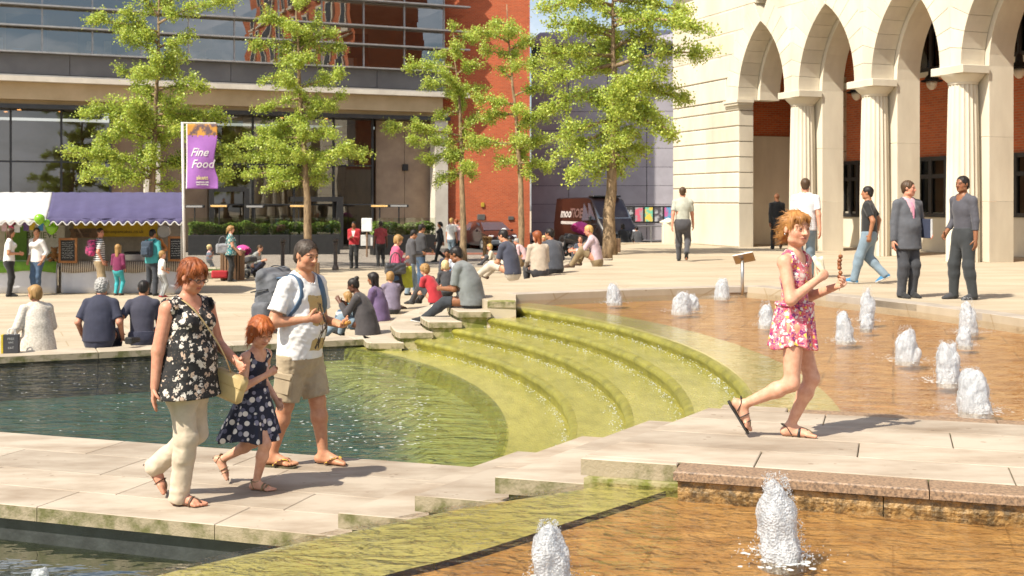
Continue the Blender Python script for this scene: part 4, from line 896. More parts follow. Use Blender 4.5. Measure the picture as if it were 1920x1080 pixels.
MB().bbox((0, 2.72, .5), (1.84, .22, .38), .08).build('bumper', M_black, van); MB().bbox((0, 2.70, .87), (.9, .1, .2), .03).build('grille', M_black, van); MB().bbox((0, 2.755, .88), (.8, .03, .03), .01).build('grille_bar', M_chrome, van); MB().bbox((0, 1.0, 2.62), (1.5, .5, .1), .04).build('roof_light', M_black, van)
M_let = mk('van_lettering', (.55, .50, .47), .5)
def van_text(t, size, yy, zz, **k):
    M = frame((0, 1, 0), (-.10, 0, 1), (1.003 if False else .96, yy, zz)); lettering('lettering', t, size, M, M_let, van, **k)
# the visible flank is the van's right side (+x in its own frame): text runs from rear to nose
M_let2 = mk('van_lettering_dim', (.16, .09, .08), .5)
for t, m_, yy in (('moo', M_let, -1.25), ('TIOE', M_let2, -.15)):
    lettering('lettering', t, .62, frame((0, 1, 0), (-.105, 0, 1), (.955, yy, 1.78)), m_, van, bold=.02, shear=.12)
MB().bbox((1.004, -.75, 1.32), (.012, 1.9, .14), .003).build('lettering_stripe', M_let, van)
# parked car, nose towards +y
p = onY(917, 466, 61.5); car = empty('parked_car', (p.x, p.y, -.39), R(180 + 22), label='dark maroon hatchback parked by the red brick wall', cat='car')
loft('body', [sec(-2.05, .78, .35, 1.0, .8, .7), sec(-1.9, .86, .25, 1.1, .85, .68), sec(-1.4, .88, .22, 1.45, .92, .62), sec(-.4, .89, .22, 1.5, .94, .62), sec(.3, .89, .22, 1.44, .95, .62), sec(1.15, .88, .22, 1.0, .93, .74), sec(1.8, .84, .22, .86, .8, .7), sec(2.1, .7, .3, .7, .62, .6)], M_carpaint, car)
mb = MB(); mb.add([(-.6, .36, 1.42), (.6, .36, 1.42), (.72, 1.14, 1.03), (-.72, 1.14, 1.03)], [(0, 1, 2, 3)]); mb.build('windscreen', M_cglass, car)
for s_ in (-1, 1):
    mb = MB(); mb.add([(s_ * .66, -1.3, 1.38), (s_ * .645, .25, 1.39), (s_ * .80, 1.0, 1.02), (s_ * .895, -1.5, .97)], [(0, 1, 2, 3)]); mb.build('side_window', M_cglass, car)
    MB().bbox((s_ * .62, 1.9, .7), (.3, .26, .16), .05).build('headlight', M_lens, car); MB().bbox((s_ * .98, .75, 1.0), (.16, .1, .12), .03).build('wing_mirror', M_carpaint, car); wheel(car, s_ * .8, 1.3, .32); wheel(car, s_ * .8, -1.3, .32)
MB().bbox((0, 2.06, .42), (1.5, .2, .3), .08).build('bumper', M_bump, car); MB().bbox((0, 2.05, .66), (.75, .12, .12), .03).build('grille', M_chrome, car); MB().bbox((0, 2.17, .45), (.52, .02, .12), .003).build('number_plate', mk('plate_white', (.8, .8, .76), .5), car)
# ---------------- people: implicit bodies and clothes ----------------
class Field:
    """signed-distance grid with smooth unions; meshed with surface nets"""
    def __init__(s, lo, hi, v):
        s.lo = np.array(lo, np.float32); s.v = v; n = np.ceil((np.array(hi) - np.array(lo)) / v).astype(int) + 1
        s.ax = [s.lo[i] + v * np.arange(n[i], dtype=np.float32) for i in range(3)]; s.F = np.full(n, 1., np.float32)
    def win(s, mn, mx):
        r = []
        for i in range(3):
            a = int(max(0, math.floor((mn[i] - s.lo[i]) / s.v))); b = int(min(len(s.ax[i]), math.ceil((mx[i] - s.lo[i]) / s.v) + 1)); r.append(slice(a, max(a, b)))
        return tuple(r)
    def xyz(s, w): return s.ax[0][w[0]][:, None, None], s.ax[1][w[1]][None, :, None], s.ax[2][w[2]][None, None, :]
    def put(s, w, d, k, sub):
        A = s.F[w]
        if A.size == 0: return
        if sub:
            d = -d
            if k > 0: h = np.clip(.5 - .5 * (d - A) / k, 0, 1); s.F[w] = d + (A - d) * h + k * h * (1 - h)
            else: s.F[w] = np.maximum(A, d)
        else:
            if k > 0: h = np.clip(.5 + .5 * (d - A) / k, 0, 1); s.F[w] = d + (A - d) * h - k * h * (1 - h)
            else: s.F[w] = np.minimum(A, d)
    def cone(s, a, b, ra, rb, k=.01, ax=None, sc=1., sub=False):
        a = np.asarray(a, np.float32); b = np.asarray(b, np.float32); m = max(ra, rb) * max(1, sc) + k + 2.5 * s.v
        w = s.win(np.minimum(a, b) - m, np.maximum(a, b) + m); X, Y, Z = s.xyz(w); X = X - a[0]; Y = Y - a[1]; Z = Z - a[2]; u = b - a; L2 = float(u @ u) + 1e-12
        t = np.clip((X * u[0] + Y * u[1] + Z * u[2]) / L2, 0, 1); qx = X - t * u[0]; qy = Y - t * u[1]; qz = Z - t * u[2]; d2 = qx * qx + qy * qy + qz * qz
        if ax is not None: c = qx * ax[0] + qy * ax[1] + qz * ax[2]; d2 = d2 + c * c * (1 / sc ** 2 - 1)
        s.put(w, np.sqrt(np.maximum(d2, 0)) - (ra + (rb - ra) * t), k, sub)
    def ell(s, c, r, M=None, k=.01, sub=False):
        """ellipsoid, M columns = axes"""
        c = np.asarray(c, np.float32); m = max(r) + k + 2.5 * s.v; w = s.win(c - m, c + m); X, Y, Z = s.xyz(w); X = X - c[0]; Y = Y - c[1]; Z = Z - c[2]
        if M is None: M = np.eye(3)
        q = [(X * M[0][i] + Y * M[1][i] + Z * M[2][i]) / r[i] for i in range(3)]; s.put(w, (np.sqrt(q[0] ** 2 + q[1] ** 2 + q[2] ** 2) - 1) * min(r), k, sub)
    def box(s, c, h, M=None, rd=.01, k=.01, sub=False):
        c = np.asarray(c, np.float32); m = float(np.linalg.norm(h)) + k + 2.5 * s.v; w = s.win(c - m, c + m); X, Y, Z = s.xyz(w); X = X - c[0]; Y = Y - c[1]; Z = Z - c[2]
        if M is None: M = np.eye(3)
        q = [np.abs(X * M[0][i] + Y * M[1][i] + Z * M[2][i]) - (h[i] - rd) for i in range(3)]
        d = np.sqrt(sum(np.maximum(x, 0) ** 2 for x in q)) + np.minimum(np.maximum(np.maximum(q[0], q[1]), q[2]), 0) - rd; s.put(w, d, k, sub)
    def cut(s, p, n):
        """remove the side that n points to"""
        X, Y, Z = s.ax[0][:, None, None] - p[0], s.ax[1][None, :, None] - p[1], s.ax[2][None, None, :] - p[2]; s.F = np.maximum(s.F, X * n[0] + Y * n[1] + Z * n[2]).astype(np.float32)
    def cutlocal(s, p, n, rad):
        p = np.asarray(p, np.float32); w = s.win(p - rad, p + rad); X, Y, Z = s.xyz(w); X = X - p[0]; Y = Y - p[1]; Z = Z - p[2]; d = X * n[0] + Y * n[1] + Z * n[2]
        m = (X * X + Y * Y + Z * Z) < rad * rad; A = s.F[w]
        if A.size: s.F[w] = np.where(m, np.maximum(A, d), A)
    def wrinkle(s, amp, fr, seed, st=(1, 1, 1)):
        i = np.nonzero(np.abs(s.F) < amp + 2 * s.v); rng = np.random.default_rng(seed)
        if len(i[0]) == 0: return
        P = np.stack([s.ax[k][i[k]] * st[k] for k in range(3)], 1) * fr; o = np.zeros(len(P))
        for q in range(4):
            d = rng.normal(size=3); d /= np.linalg.norm(d); d2 = rng.normal(size=3) * .7; f = 1.6 ** q; o += np.sin(P @ d * f * 6.28 + 1.6 * np.sin(P @ d2 * f * 4) + rng.uniform(0, 6)) / (1.35 ** q)
        s.F[i] += (amp * o / 2.4).astype(np.float32)
    def mesh(s):
        F = s.F; I = F < 0; c = np.zeros(tuple(np.array(F.shape) - 1), np.int8)
        for dx in (0, 1):
            for dy in (0, 1):
                for dz in (0, 1): c += I[dx:F.shape[0] - 1 + dx, dy:F.shape[1] - 1 + dy, dz:F.shape[2] - 1 + dz]
        act = np.nonzero((c > 0) & (c < 8)); n = len(act[0])
        if n == 0: return np.zeros((0, 3)), np.zeros((0, 4), int)
        idx = np.full(c.shape, -1, np.int32); idx[act] = np.arange(n)
        S = np.zeros((n, 3)); K = np.zeros(n); cor = np.array([[(q >> 2) & 1, (q >> 1) & 1, q & 1] for q in range(8)]); val = np.stack([F[act[0] + a, act[1] + b, act[2] + d] for a, b, d in cor], 1)
        for a in range(8):
            for b in range(a + 1, 8):
                if abs(cor[a] - cor[b]).sum() != 1: continue
                m = (val[:, a] < 0) != (val[:, b] < 0); t = val[m, a] / (val[m, a] - val[m, b]); S[m] += cor[a] + t[:, None] * (cor[b] - cor[a]); K[m] += 1
        V = (np.stack(act, 1) + S / K[:, None]) * s.v + s.lo; Q = []
        for ax in range(3):
            o = [k for k in range(3) if k != ax]; A = np.moveaxis(I, ax, 0); e = A[:-1] != A[1:]; J = np.moveaxis(idx, ax, 0)
            e = e[:, 1:-1, 1:-1] if True else e
            q = np.nonzero(e); i0, i1, i2 = q[0], q[1] + 1, q[2] + 1
            if len(i0) == 0: continue
            a = J[i0, i1 - 1, i2 - 1]; b = J[i0, i1, i2 - 1]; c2 = J[i0, i1, i2]; d = J[i0, i1 - 1, i2]; ins = A[i0, i1, i2]
            f = np.stack([a, b, c2, d], 1); flip = ins if ax != 1 else ~ins; f[~flip] = f[~flip][:, ::-1]; Q.append(f)
        Q = np.concatenate(Q); Q = Q[(Q >= 0).all(1)]; return V, Q
    def at(s, V):
        i = np.clip(np.round((V - s.lo) / s.v).astype(int), 0, np.array(s.F.shape) - 1); return s.F[i[:, 0], i[:, 1], i[:, 2]]

def nrm(v): v = np.asarray(v, float); return v / (np.linalg.norm(v) + 1e-12)
def rot(axis, ang): return np.array(Matrix.Rotation(ang, 3, Vector(axis)))
def ik(a, b, l1, l2, pole):
    a, b = np.asarray(a, float), np.asarray(b, float); d = b - a; L_ = np.linalg.norm(d); mxl = (l1 + l2) * .998
    if L_ > mxl: b = a + d / L_ * mxl; d = b - a; L_ = mxl
    u = d / L_; p = np.asarray(pole, float); p = p - (p @ u) * u; p = nrm(p); x = (l1 * l1 - l2 * l2 + L_ * L_) / (2 * L_); h = math.sqrt(max(0, l1 * l1 - x * x)); return a + u * x + p * h, b

POSES = {
    'stand': dict(feet=((-.055, 0, 0, 0), (.055, 0, 0, 0)), hands=((-.15, .03, .45), (.15, .03, .45))),
    'walk': dict(feet=((-.05, .13, 0, -6), (.05, -.15, .035, 38)), hands=((-.14, -.06, .46), (.14, .10, .47)), pz=-.012),
    'walk2': dict(feet=((-.05, -.15, .035, 38), (.05, .13, 0, -6)), hands=((-.14, .10, .47), (.14, -.06, .46)), pz=-.012),
    'sit': dict(p=(0, 0, .075), feet=((-.07, .27, -.2, 0), (.07, .27, -.2, 0)), hands=((-.10, .2, .1), (.10, .2, .1)), lean=12),
    'knees': dict(p=(0, 0, .075), feet=((-.06, .33, .0, 0), (.07, .31, .0, 0)), hands=((-.06, .25, .2), (.06, .25, .2)), lean=16),
    'floor': dict(p=(0, 0, .075), feet=((-.06, .44, .0, -20), (.08, .42, .0, -20)), hands=((-.08, .2, .15), (.08, .2, .15)), lean=18),
    'crouch': dict(p=(0, 0, .2), feet=((-.06, .1, 0, 0), (.06, .05, .0, 20)), hands=((-.05, .28, .3), (.05, .28, .3)), lean=35),
}
M_skin = mk('skin', (1, 1, 1), .5, (.86, .76, .72), 24, 5, .08, 300, attr='col', sss=.08, bdist=.002, spec=.4)
SK = dict(pale=(.66, .37, .25), tan=(.55, .28, .165), brown=(.26, .115, .055), dark=(.12, .05, .028), olive=(.40, .19, .10), red=(.60, .29, .19))
_fab = {}
def fab(col, col2=None, name='cloth', rough=.85, scale=9, bump=.25, bscale=240, lo=.35, hi=.65, stretch=(1, 1, 1)):
    k = (name, tuple(round(c, 3) for c in col), col2)
    if k not in _fab: _fab[k] = mk('%s_%d' % (name, len(_fab)), col, rough, col2, scale, 5, bump, bscale, sheen=.15, lo=lo, hi=hi, bdist=.003, stretch=stretch)
    return _fab[k]
def hairmat(col, col2): return mk('hair_%.3f_%.3f_%.3f' % col, col, .5, col2, 26, 4, .6, 70, stretch=(1, 1, .25), lo=.3, hi=.7, spec=.35, bdist=.006)

def skeleton(H, pose, hr=.13, o={}):
    P = dict(POSES[pose]); P.update(o); S = {}
    leg = .525 if hr < .14 else .50; p = P.get('p', (0, 0, leg + P.get('pz', 0))); pel = np.array(p, float)
    yaw = R(P.get('pyaw', 0)); lean = R(P.get('lean', 2)); side = R(P.get('side', 0)); tw = R(P.get('twist', 0)); nk = 1 - hr - .045; tl = nk - leg
    Rp = rot((0, 0, 1), yaw); low = Rp @ rot((0, 1, 0), side) @ rot((1, 0, 0), -lean * .7); up = rot((0, 0, 1), yaw + tw) @ rot((0, 1, 0), side) @ rot((1, 0, 0), -lean * 1.25)
    z = np.array([0, 0, 1.]); S['pel'] = pel; S['waist'] = pel + low @ z * tl * .36; S['chest'] = S['waist'] + (low @ z + up @ z) / 2 * tl * .34; S['neck'] = S['chest'] + up @ z * tl * .30
    S['Rp'], S['Rl'], S['Ru'] = Rp, low, up; shw = P.get('shw', .103); sh = S['neck'] - up @ z * .022
    hd = rot((0, 0, 1), yaw + tw * .6 + R(P.get('hyaw', 0))) @ rot((0, 1, 0), R(P.get('htilt', 0))) @ rot((1, 0, 0), -R(P.get('hpitch', 0)) - lean * .25); S['Rh'] = hd
    nd = nrm(up @ z * .6 + hd @ z * .5); S['skull'] = S['neck'] + nd * .045 + hd @ np.array([0, .010, 0]) + hd @ z * hr * .5
    for i, sd_ in enumerate((-1, 1)):
        n = 'LR'[i]; S['sh' + n] = sh + up @ np.array([sd_ * shw, 0, 0]); h = P['hands'][i]; pole = P.get('poles', ((-.5, -1, -.6), (.5, -1, -.6)))[i]
        S['el' + n], S['wr' + n] = ik(S['sh' + n], h, .17, .145, pole); S['hip' + n] = pel + Rp @ np.array([sd_ * .05, 0, -.005])
        f = P['feet'][i]; pit = R(f[3]); fy = R(f[4]) if len(f) > 4 else yaw * .5; Rf = rot((0, 0, 1), fy) @ rot((1, 0, 0), -pit); ball = np.array([f[0], f[1], f[2]]) + rot((0, 0, 1), fy) @ np.array([0, .085, 0])
        ank = ball + Rf @ np.array([0, -.085, .04]); S['Rf' + n] = Rf; kp = P.get('knees', ((-.12, 1, .3), (.12, 1, .3)))[i]
        S['kn' + n], S['an' + n] = ik(S['hip' + n], ank, .245, .24, Rp @ np.array(kp))
    for k in S:
        if S[k].shape == (3,): S[k] = S[k] * H
    S['H'] = H; S['hr'] = hr * H; S['P'] = P; return S

def torso(f, S, off, b, g, k=.03):
    """torso and pelvis volume; b build, g 1 for a woman's shape"""
    H = S['H']; y = S['Rl'][:, 1]; yu = S['Ru'][:, 1]; x = S['Ru'][:, 0]; up = S['Ru'][:, 2]
    pw, ww, cw = (.098, .078, .090) if g else (.091, .083, .098)
    if g == 2: pw, ww, cw = .084, .076, .080
    f.cone(S['pel'] - S['Rp'][:, 2] * .02 * H, S['waist'], pw * b * H + off, ww * b * H + off, k * H * .6, y, .70 + .06 * (b - 1) * 4)
    f.cone(S['waist'], S['chest'], ww * b * H + off, cw * H * (.6 + .4 * b) + off, k * H * .6, y, .70 + .05 * (b - 1) * 4)
    f.cone(S['chest'], S['neck'] - up * .035 * H, cw * H * (.6 + .4 * b) + off, cw * .80 * H + off, k * H * .6, yu, .66)
    f.cone(S['shL'], S['shR'], .028 * H + off * .6, .028 * H + off * .6, k * H * .8, None)
    for n in 'LR': f.cone(S['neck'] + up * .014 * H, S['sh' + n] - up * .006 * H, .022 * H + off * .6, .024 * H + off * .6, k * H * .8)
    if g == 1:
        for sd_ in (-1, 1): f.ell(S['chest'] + yu * .052 * H + x * sd_ * .042 * H + up * .01 * H, (.042 * H + off * .8,) * 3, None, .03 * H)
    if b > 1.08: f.ell(S['waist'] + y * .03 * H * b - S['Rl'][:, 2] * .02 * H, (.075 * b * H + off, .065 * b * H + off, .085 * H), S['Rl'], .05 * H)
def arm(f, S, n, off, b, fr, k=.012, flare=0.):
    H = S['H']; a, e, w_ = S['sh' + n], S['el' + n], S['wr' + n]; q = .75 + .25 * b; L1 = min(fr / .54, 1.); ru, re, rw = .0275 * q * H, .0225 * q * H, .0155 * q * H
    f.cone(a, a + (e - a) * L1, ru * 1.08 + off, ru * 1.08 + (re - ru) * L1 + off + flare, k * H)
    if fr > .54: t = (fr - .54) / .46; m = e + (w_ - e) * t; f.cone(e, m, re * 1.06 + off, re * 1.06 + (rw - re) * t + off + flare, k * H)
def leg(f, S, n, off, b, fr, k=.02, flare=0., off2=None):
    H = S['H']; a, e, w_ = S['hip' + n], S['kn' + n], S['an' + n]; q = .7 + .3 * b; L1 = min(fr / .5, 1.); o2 = off if off2 is None else off2
    r0, r1, r2, r3 = .052 * q * H, .033 * q * H, .0335 * q * H, .0195 * q * H
    if off > .006: r2 = .0305 * q * H; r3 = .0235 * q * H
    f.cone(a, a + (e - a) * L1, r0 + off, r0 + (r1 - r0) * L1 + off + (o2 - off) * L1 * .5 + (flare if fr <= .5 else 0), k * H)
    if fr > .5:
        t = (fr - .5) / .5; bk = -nrm(np.cross(np.cross(w_ - e, e - a + 1e-6), w_ - e)) if np.linalg.norm(np.cross(w_ - e, e - a)) > 1e-4 else np.zeros(3); mid = e + (w_ - e) * .3; m = e + (w_ - e) * t
        if t <= .3: f.cone(e, m, r1 + (off + o2) / 2, r1 + (off + o2) / 2 + flare, k * H); return
        f.cone(e, mid, r1 + (off + o2) / 2, r2 + (off + o2) / 2, k * H); f.cone(mid, m + ((m - mid) * .06 if fr > .99 and off > .004 else 0), r2 + (off + o2) / 2, r2 + (r3 - r2) * ((t - .3) / .7) + o2 + flare, k * H)
def foot(f, S, n, off=0., toes=True):
    H = S['H']; M = S['Rf' + n]; A = S['an' + n]; x, y, z = M[:, 0], M[:, 1], M[:, 2]; sd_ = -1 if n == 'L' else 1; p = lambda a, b, c: A + (x * a + y * b + z * c) * H
    f.cone(A, p(0, -.02, -.018), .020 * H + off, .021 * H + off, .012 * H); f.cone(p(0, -.018, -.02), p(.004 * -sd_, .075, -.026), .020 * H + off, .021 * H + off, .012 * H, z, .8); f.cone(A + z * .004 * H, p(0, .06, -.018), .020 * H + off, .016 * H + off, .012 * H)
    if toes:
        for j in range(5): q = (j - 2) * .0105 * sd_; ln = (.112, .110, .104, .097, .088)[j]; f.cone(p(q * .9, .075, -.027), p(q, ln, -.0315), .0105 * H, (.0088 if j == 0 else .0066) * H, .002 * H)
    else: f.cone(p(0, .075, -.026), p(0, .102, -.03), .021 * H + off, .016 * H + off, .01 * H, z, .75)
    return p
def head(f, S, fine=True, g=0):
    h = S['hr']; M = S['Rh']; c = S['skull']; p = lambda a, b, d: c + M @ np.array([a, b, d]) * h; e = lambda q, r, k=.04, sub=False: f.ell(p(*q), tuple(np.array(r) * h), M, k * h, sub)
    f.cone(S['neck'] - S['Ru'][:, 2] * .01 * S['H'], p(0, -.08, -.28), .034 * S['H'] * (.9 if g else 1), .030 * S['H'] * (.9 if g else 1), .014 * S['H'])
    e((0, -.06, .12), (.335, .415, .375), .05); e((0, .09, -.16), (.255, .285, .33), .12); e((0, .24, -.40), (.105, .10, .085), .1)
    for s_ in (-1, 1): e((s_ * .17, .20, -.13), (.115, .13, .13), .08); e((s_ * .345, -.04, -.03), (.035, .085, .125), .02); e((s_ * .17, .06, -.33), (.12, .16, .1), .1)
    if not g:
        for s_ in (-1, 1): e((s_ * .16, .05, -.34), (.11, .16, .10), .08)
        e((0, .25, -.41), (.13, .10, .09), .08)
    if fine:
        e((0, .335, .085), (.23, .06, .045), .06)
        for s_ in (-1, 1): e((s_ * .135, .405, .0), (.085, .07, .055), .04, True); e((s_ * .133, .325, .002), (.072, .062, .056), .012)
        f.cone(p(0, .36, .04), p(0, .465, -.135), .034 * h, .052 * h, .045 * h)
        for s_ in (-1, 1): e((s_ * .055, .405, -.145), (.045, .05, .038), .03)
        e((0, .365, -.245), (.105, .045, .026), .02); e((0, .360, -.292), (.092, .045, .028), .012)
    return p
def skincols(V, S, col, brow, lip, stub=0., lid=.6, shut=False):
    c = np.tile(np.array([*col, 1.], np.float32), (len(V), 1)); q = (V - S['skull']) @ S['Rh'] / S['hr']; x, y, z = np.abs(q[:, 0]), q[:, 1], q[:, 2]
    def mixc(m, to, a=1.): c[m, :3] = c[m, :3] * (1 - a) + np.array(to) * a
    fr = y > .2; mixc(fr & ((x - .2) ** 2 / .02 + (z + .14) ** 2 / .015 < 1), (col[0] * 1.0, col[1] * .80, col[2] * .78), .5)
    if stub: mixc((y > -.02) & (z < -.17) & (z > -.52) & (x < .32), (col[0] * .62, col[1] * .62, col[2] * .66), stub)
    mixc(fr & (x < .098) & (np.abs(z + .268) < .042) & (y > .3), lip, .75); mixc(fr & (x < .09) & (np.abs(z + .268) < .008) & (y > .3), tuple(v * .4 for v in lip), .8)
    bz = .105 - 1.2 * (x - .13) ** 2 * 3; mixc(fr & (x > .05) & (x < .235) & (np.abs(z - bz) < .022), brow, .75)
    eye = fr & ((x - .135) ** 2 / .0046 + (z - .0) ** 2 / (.0008 if not shut else .0003) < 1)
    if not shut: mixc(eye, (.30, .24, .21), .55); mixc(eye & ((x - .135) ** 2 + z ** 2 < .0011), (.03, .02, .015), .95)
    else: mixc(eye, (.06, .035, .025), .8)
    mixc(fr & ((x - .135) ** 2 / .0055 + (z - .028) ** 2 / .00022 < 1), (.05, .03, .02), .7)
    return c
def finger_tubes(mb, W, d, pn, sd_, H, curl, thumb=.5, pinch=False):
    """five fingers from the palm; d pointing direction, pn palm normal"""
    d = nrm(d); pn = nrm(pn - (pn @ d) * d); s = np.cross(d, pn) * sd_; K = W + d * .052 * H
    for j in range(4):
        b = K + s * (1.5 - j) * .0115 * H - d * (.003 * abs(j - 1)) * H; L_ = (.042, .047, .044, .034)[j] * H; pts = [b - d * .012 * H, b]; ang = 0; q = b
        for t, seg in enumerate((.45, .32, .23)):
            ang += R(curl[j] if hasattr(curl, '__len__') else curl) * (.75, 1., .8)[t]; q = q + (d * math.cos(ang) + pn * math.sin(ang)) * L_ * seg; pts.append(q)
        pts.append(q + (pts[-1] - pts[-2]) * .12); mb.tube(pts, [.0056 * H, .0055 * H, .0052 * H, .0048 * H, .0036 * H, .0004 * H], 7)
    b = W + d * .014 * H + s * .014 * H; t1 = nrm(d * .65 + s * .75 + pn * thumb); t2 = nrm(d * .9 + s * .15 + pn * (thumb + .35)); mb.tube([b - t1 * .005 * H, b + t1 * .012 * H, b + t1 * .026 * H, b + t1 * .026 * H + t2 * .013 * H, b + t1 * .026 * H + t2 * .023 * H, b + t1 * .026 * H + t2 * .0255 * H], [.0075 * H, .0075 * H, .0064 * H, .0057 * H, .004 * H, .0004 * H], 7)
HS = {}
def hairfield(S, style, v, seed=1):
    h = S['hr']; M = S['Rh']; c = S['skull']; r = 1.9 * h if style in ('long', 'pony') else 1.0 * h; f = Field(c - r - [0, 0, .6 * h], c + r, v); p = lambda a, b, d: c + M @ np.array([a, b, d]) * h; e = lambda q, rr, k=.05, sub=False: f.ell(p(*q), tuple(np.array(rr) * h), M, k * h, sub)
    C = lambda a, b, ra, rb, k=.05, sub=False, ax=None, sc=1.: f.cone(p(*a), p(*b), ra * h, rb * h, k * h, None if ax is None else M @ np.array(ax), sc, sub)
    big = dict(crop=.012, short=.025, curly=.10, bob=.06, pixie=.055, long=.05, bun=.02, pony=.03, wind=.02, grey=.03, cap=.03)[style]
    e((0, -.075, .135), (.345 + big, .425 + big * .8, .385 + big), .05)
    if style in ('bob', 'wind'):
        wq = style == 'wind'
        for s_ in (-1, 1): C((s_ * .30, -.10, .15), (s_ * (.345 if not wq else .30), -.03 if not wq else -.26, -.34 if not wq else -.30), .13 if not wq else .085, .10 if not wq else .07, .08)
        if wq:
            for q_ in range(7): C((.22 * math.sin(q_ * 2.1), -.36, .12 - q_ * .075), (.30 * math.sin(q_ * 2.1 + .4), -.58 - .10 * math.sin(q_ * 1.7), .02 - q_ * .075), .10, .045, .05)
        e((0, -.27, -.12), (.36 if not wq else .30, .22, .36 if not wq else .30), .1); e((0, .30, .30), (.27, .13, .13), .1)
    if style == 'pixie':
        for s_ in (-1, 1): C((s_ * .31, .10, .2), (s_ * .325, .13, -.08), .085, .035, .06)
        e((0, -.30, -.14), (.29, .15, .30), .1); e((.06, .30, .33), (.27, .15, .12), .12); e((0, -.12, .42), (.26, .32, .14), .1)
    if style in ('long', 'pony'):
        for s_ in (-1, 1): C((s_ * .29, -.1, .15), (s_ * .33, -.08, -.7 if style == 'long' else -.1), .14, .09, .08)
        C((0, -.30, .1), (0, -.36, -.95 if style == 'long' else -.2), .30, .22, .1, False, (0, 1, 0), .6)
        e((0, .28, .30), (.26, .13, .13), .1)
        if style == 'pony': C((0, -.5, .1), (0, -.62, -.6), .12, .06, .05)
    if style == 'bun': e((0, -.42, .40), (.19, .19, .17), .04); e((0, -.28, -.1), (.28, .16, .22), .08)
    if style in ('short', 'grey', 'crop'):
        e((0, -.30, -.13), (.29, .15, .24), .08)
        for s_ in (-1, 1): C((s_ * .318, .02, .14), (s_ * .325, .05, -.03), .06, .03, .04)
    if style == 'curly': e((0, -.25, -.10), (.38, .28, .36), .1)
    # face opening
    yz = .22 if style not in ('pixie', 'bob') else .16
    e((0, .46, -.17), (.29, .40, .44 if style not in ('bob',) else .42), .04, True); e((0, .30, -.42), (.34, .36, .30), .03, True)
    if style in ('short', 'crop'): e((0, .44, .13), (.235, .22, .20), .05, True)
    if style in ('short', 'grey', 'crop', 'pixie'):
        f.cut(p(0, -.3, -.36), -(M @ np.array([0, .35, 1])));
        for s_ in (-1, 1): e((s_ * .36, -.02, -.07), (.08, .11, .13), .02, True)
    if style in ('wind', 'bob'):
        for s_ in (-1, 1): e((s_ * .42, .06, -.08), (.09, .10, .14), .02, True)
    # strands: ridges flowing from the crown
    i = np.nonzero(np.abs(f.F) < .06 * h); P = np.stack([f.ax[k][i[k]] for k in range(3)], 1); q = (P - c) @ M / h; an = np.arctan2(q[:, 0], -q[:, 1] - .1)
    if style == 'curly':
        o = np.sin(q[:, 0] * 24 + 2 * np.sin(q[:, 2] * 14)) * np.sin(q[:, 1] * 24 + 2 * np.sin(q[:, 0] * 13)) * np.sin(q[:, 2] * 24 + 1); f.F[i] += (.06 * h * o).astype(np.float32)
    else:
        amp = dict(wind=.030, bob=.016, pixie=.026, short=.017, long=.016).get(style, .012) * h
        o = np.sin(an * 17 + 3 * np.sin(q[:, 2] * 4 + seed) + q[:, 0] * 9) + .6 * np.sin(an * 37 + 2.5 * np.sin(q[:, 2] * 7 + q[:, 0] * 5) + 1) + .5 * np.sin(q[:, 0] * 40 + 3 * np.sin(q[:, 1] * 6 + seed)); f.F[i] += (amp * .5 * o).astype(np.float32)
    return f
def strands(ho, S, V, Q, hm, style, e):
    """loose locks lying along the hair so that its outline breaks up"""
    me = ho.data; N_ = np.zeros(len(V) * 3, np.float32); me.vertices.foreach_get('normal', N_); N_ = N_.reshape(-1, 3); rng = np.random.default_rng(len(V)); h = S['hr']; M = S['Rh']; n = 1500 if style != 'wind' else 1100
    i = rng.integers(0, len(V), n); P = V[i]; nn = N_[i]; q = (P - S['skull']) @ M / h
    keep = (q[:, 2] > -.1) | (q[:, 1] < .05); P, nn, q = P[keep], nn[keep], q[keep]; n = len(P)
    fl = (np.stack([q[:, 0] * .5, q[:, 1] * .6 + .15 * np.sign(q[:, 1]), np.full(n, -.75)], 1)) @ M.T
    if style == 'wind': fl = fl + (M @ np.array([0, -1.3, .45])) * (.25 + .75 * (q[:, 1] < .1))[:, None]
    if style in ('short', 'crop'): fl = fl * .3 + (M @ np.array([0, .9, .35])) * .8
    fl = fl + rng.normal(0, .20 if style in ('wind', 'curly') else .07, (n, 3)); fl -= (fl * nn).sum(1)[:, None] * nn * .85; fl /= np.linalg.norm(fl, axis=1)[:, None] + 1e-9
    L_ = h * rng.uniform(.10, .34, n)[:, None] * (.95 if style == 'wind' else (.45 if style in ('short', 'crop') else 1)); wd = np.cross(fl, nn); wd /= np.linalg.norm(wd, axis=1)[:, None] + 1e-9; w0 = h * .0085; R_ = []
    lift = rng.uniform(.004, .02 if style != 'wind' else .05, n)[:, None] * h
    for t in (0, .35, .7, 1.):
        c = P + fl * L_ * t + nn * lift * (t * (1.25 - t)) * 1.6 - nn * .004 * (1 - t); ww = w0 * (1 - t * .85); R_ += [c - wd * ww, c + wd * ww]
    A = np.stack(R_, 1).reshape(-1, 3); b = (np.arange(n) * 8)[:, None]; F = np.concatenate([b + np.array([2 * k, 2 * k + 1, 2 * k + 3, 2 * k + 2]) for k in range(3)]); o = link('hair_strands', npmesh('hair_strands', A, F, hm, True), None, ho); o['kind'] = 'stuff'
PEOPLE = {}
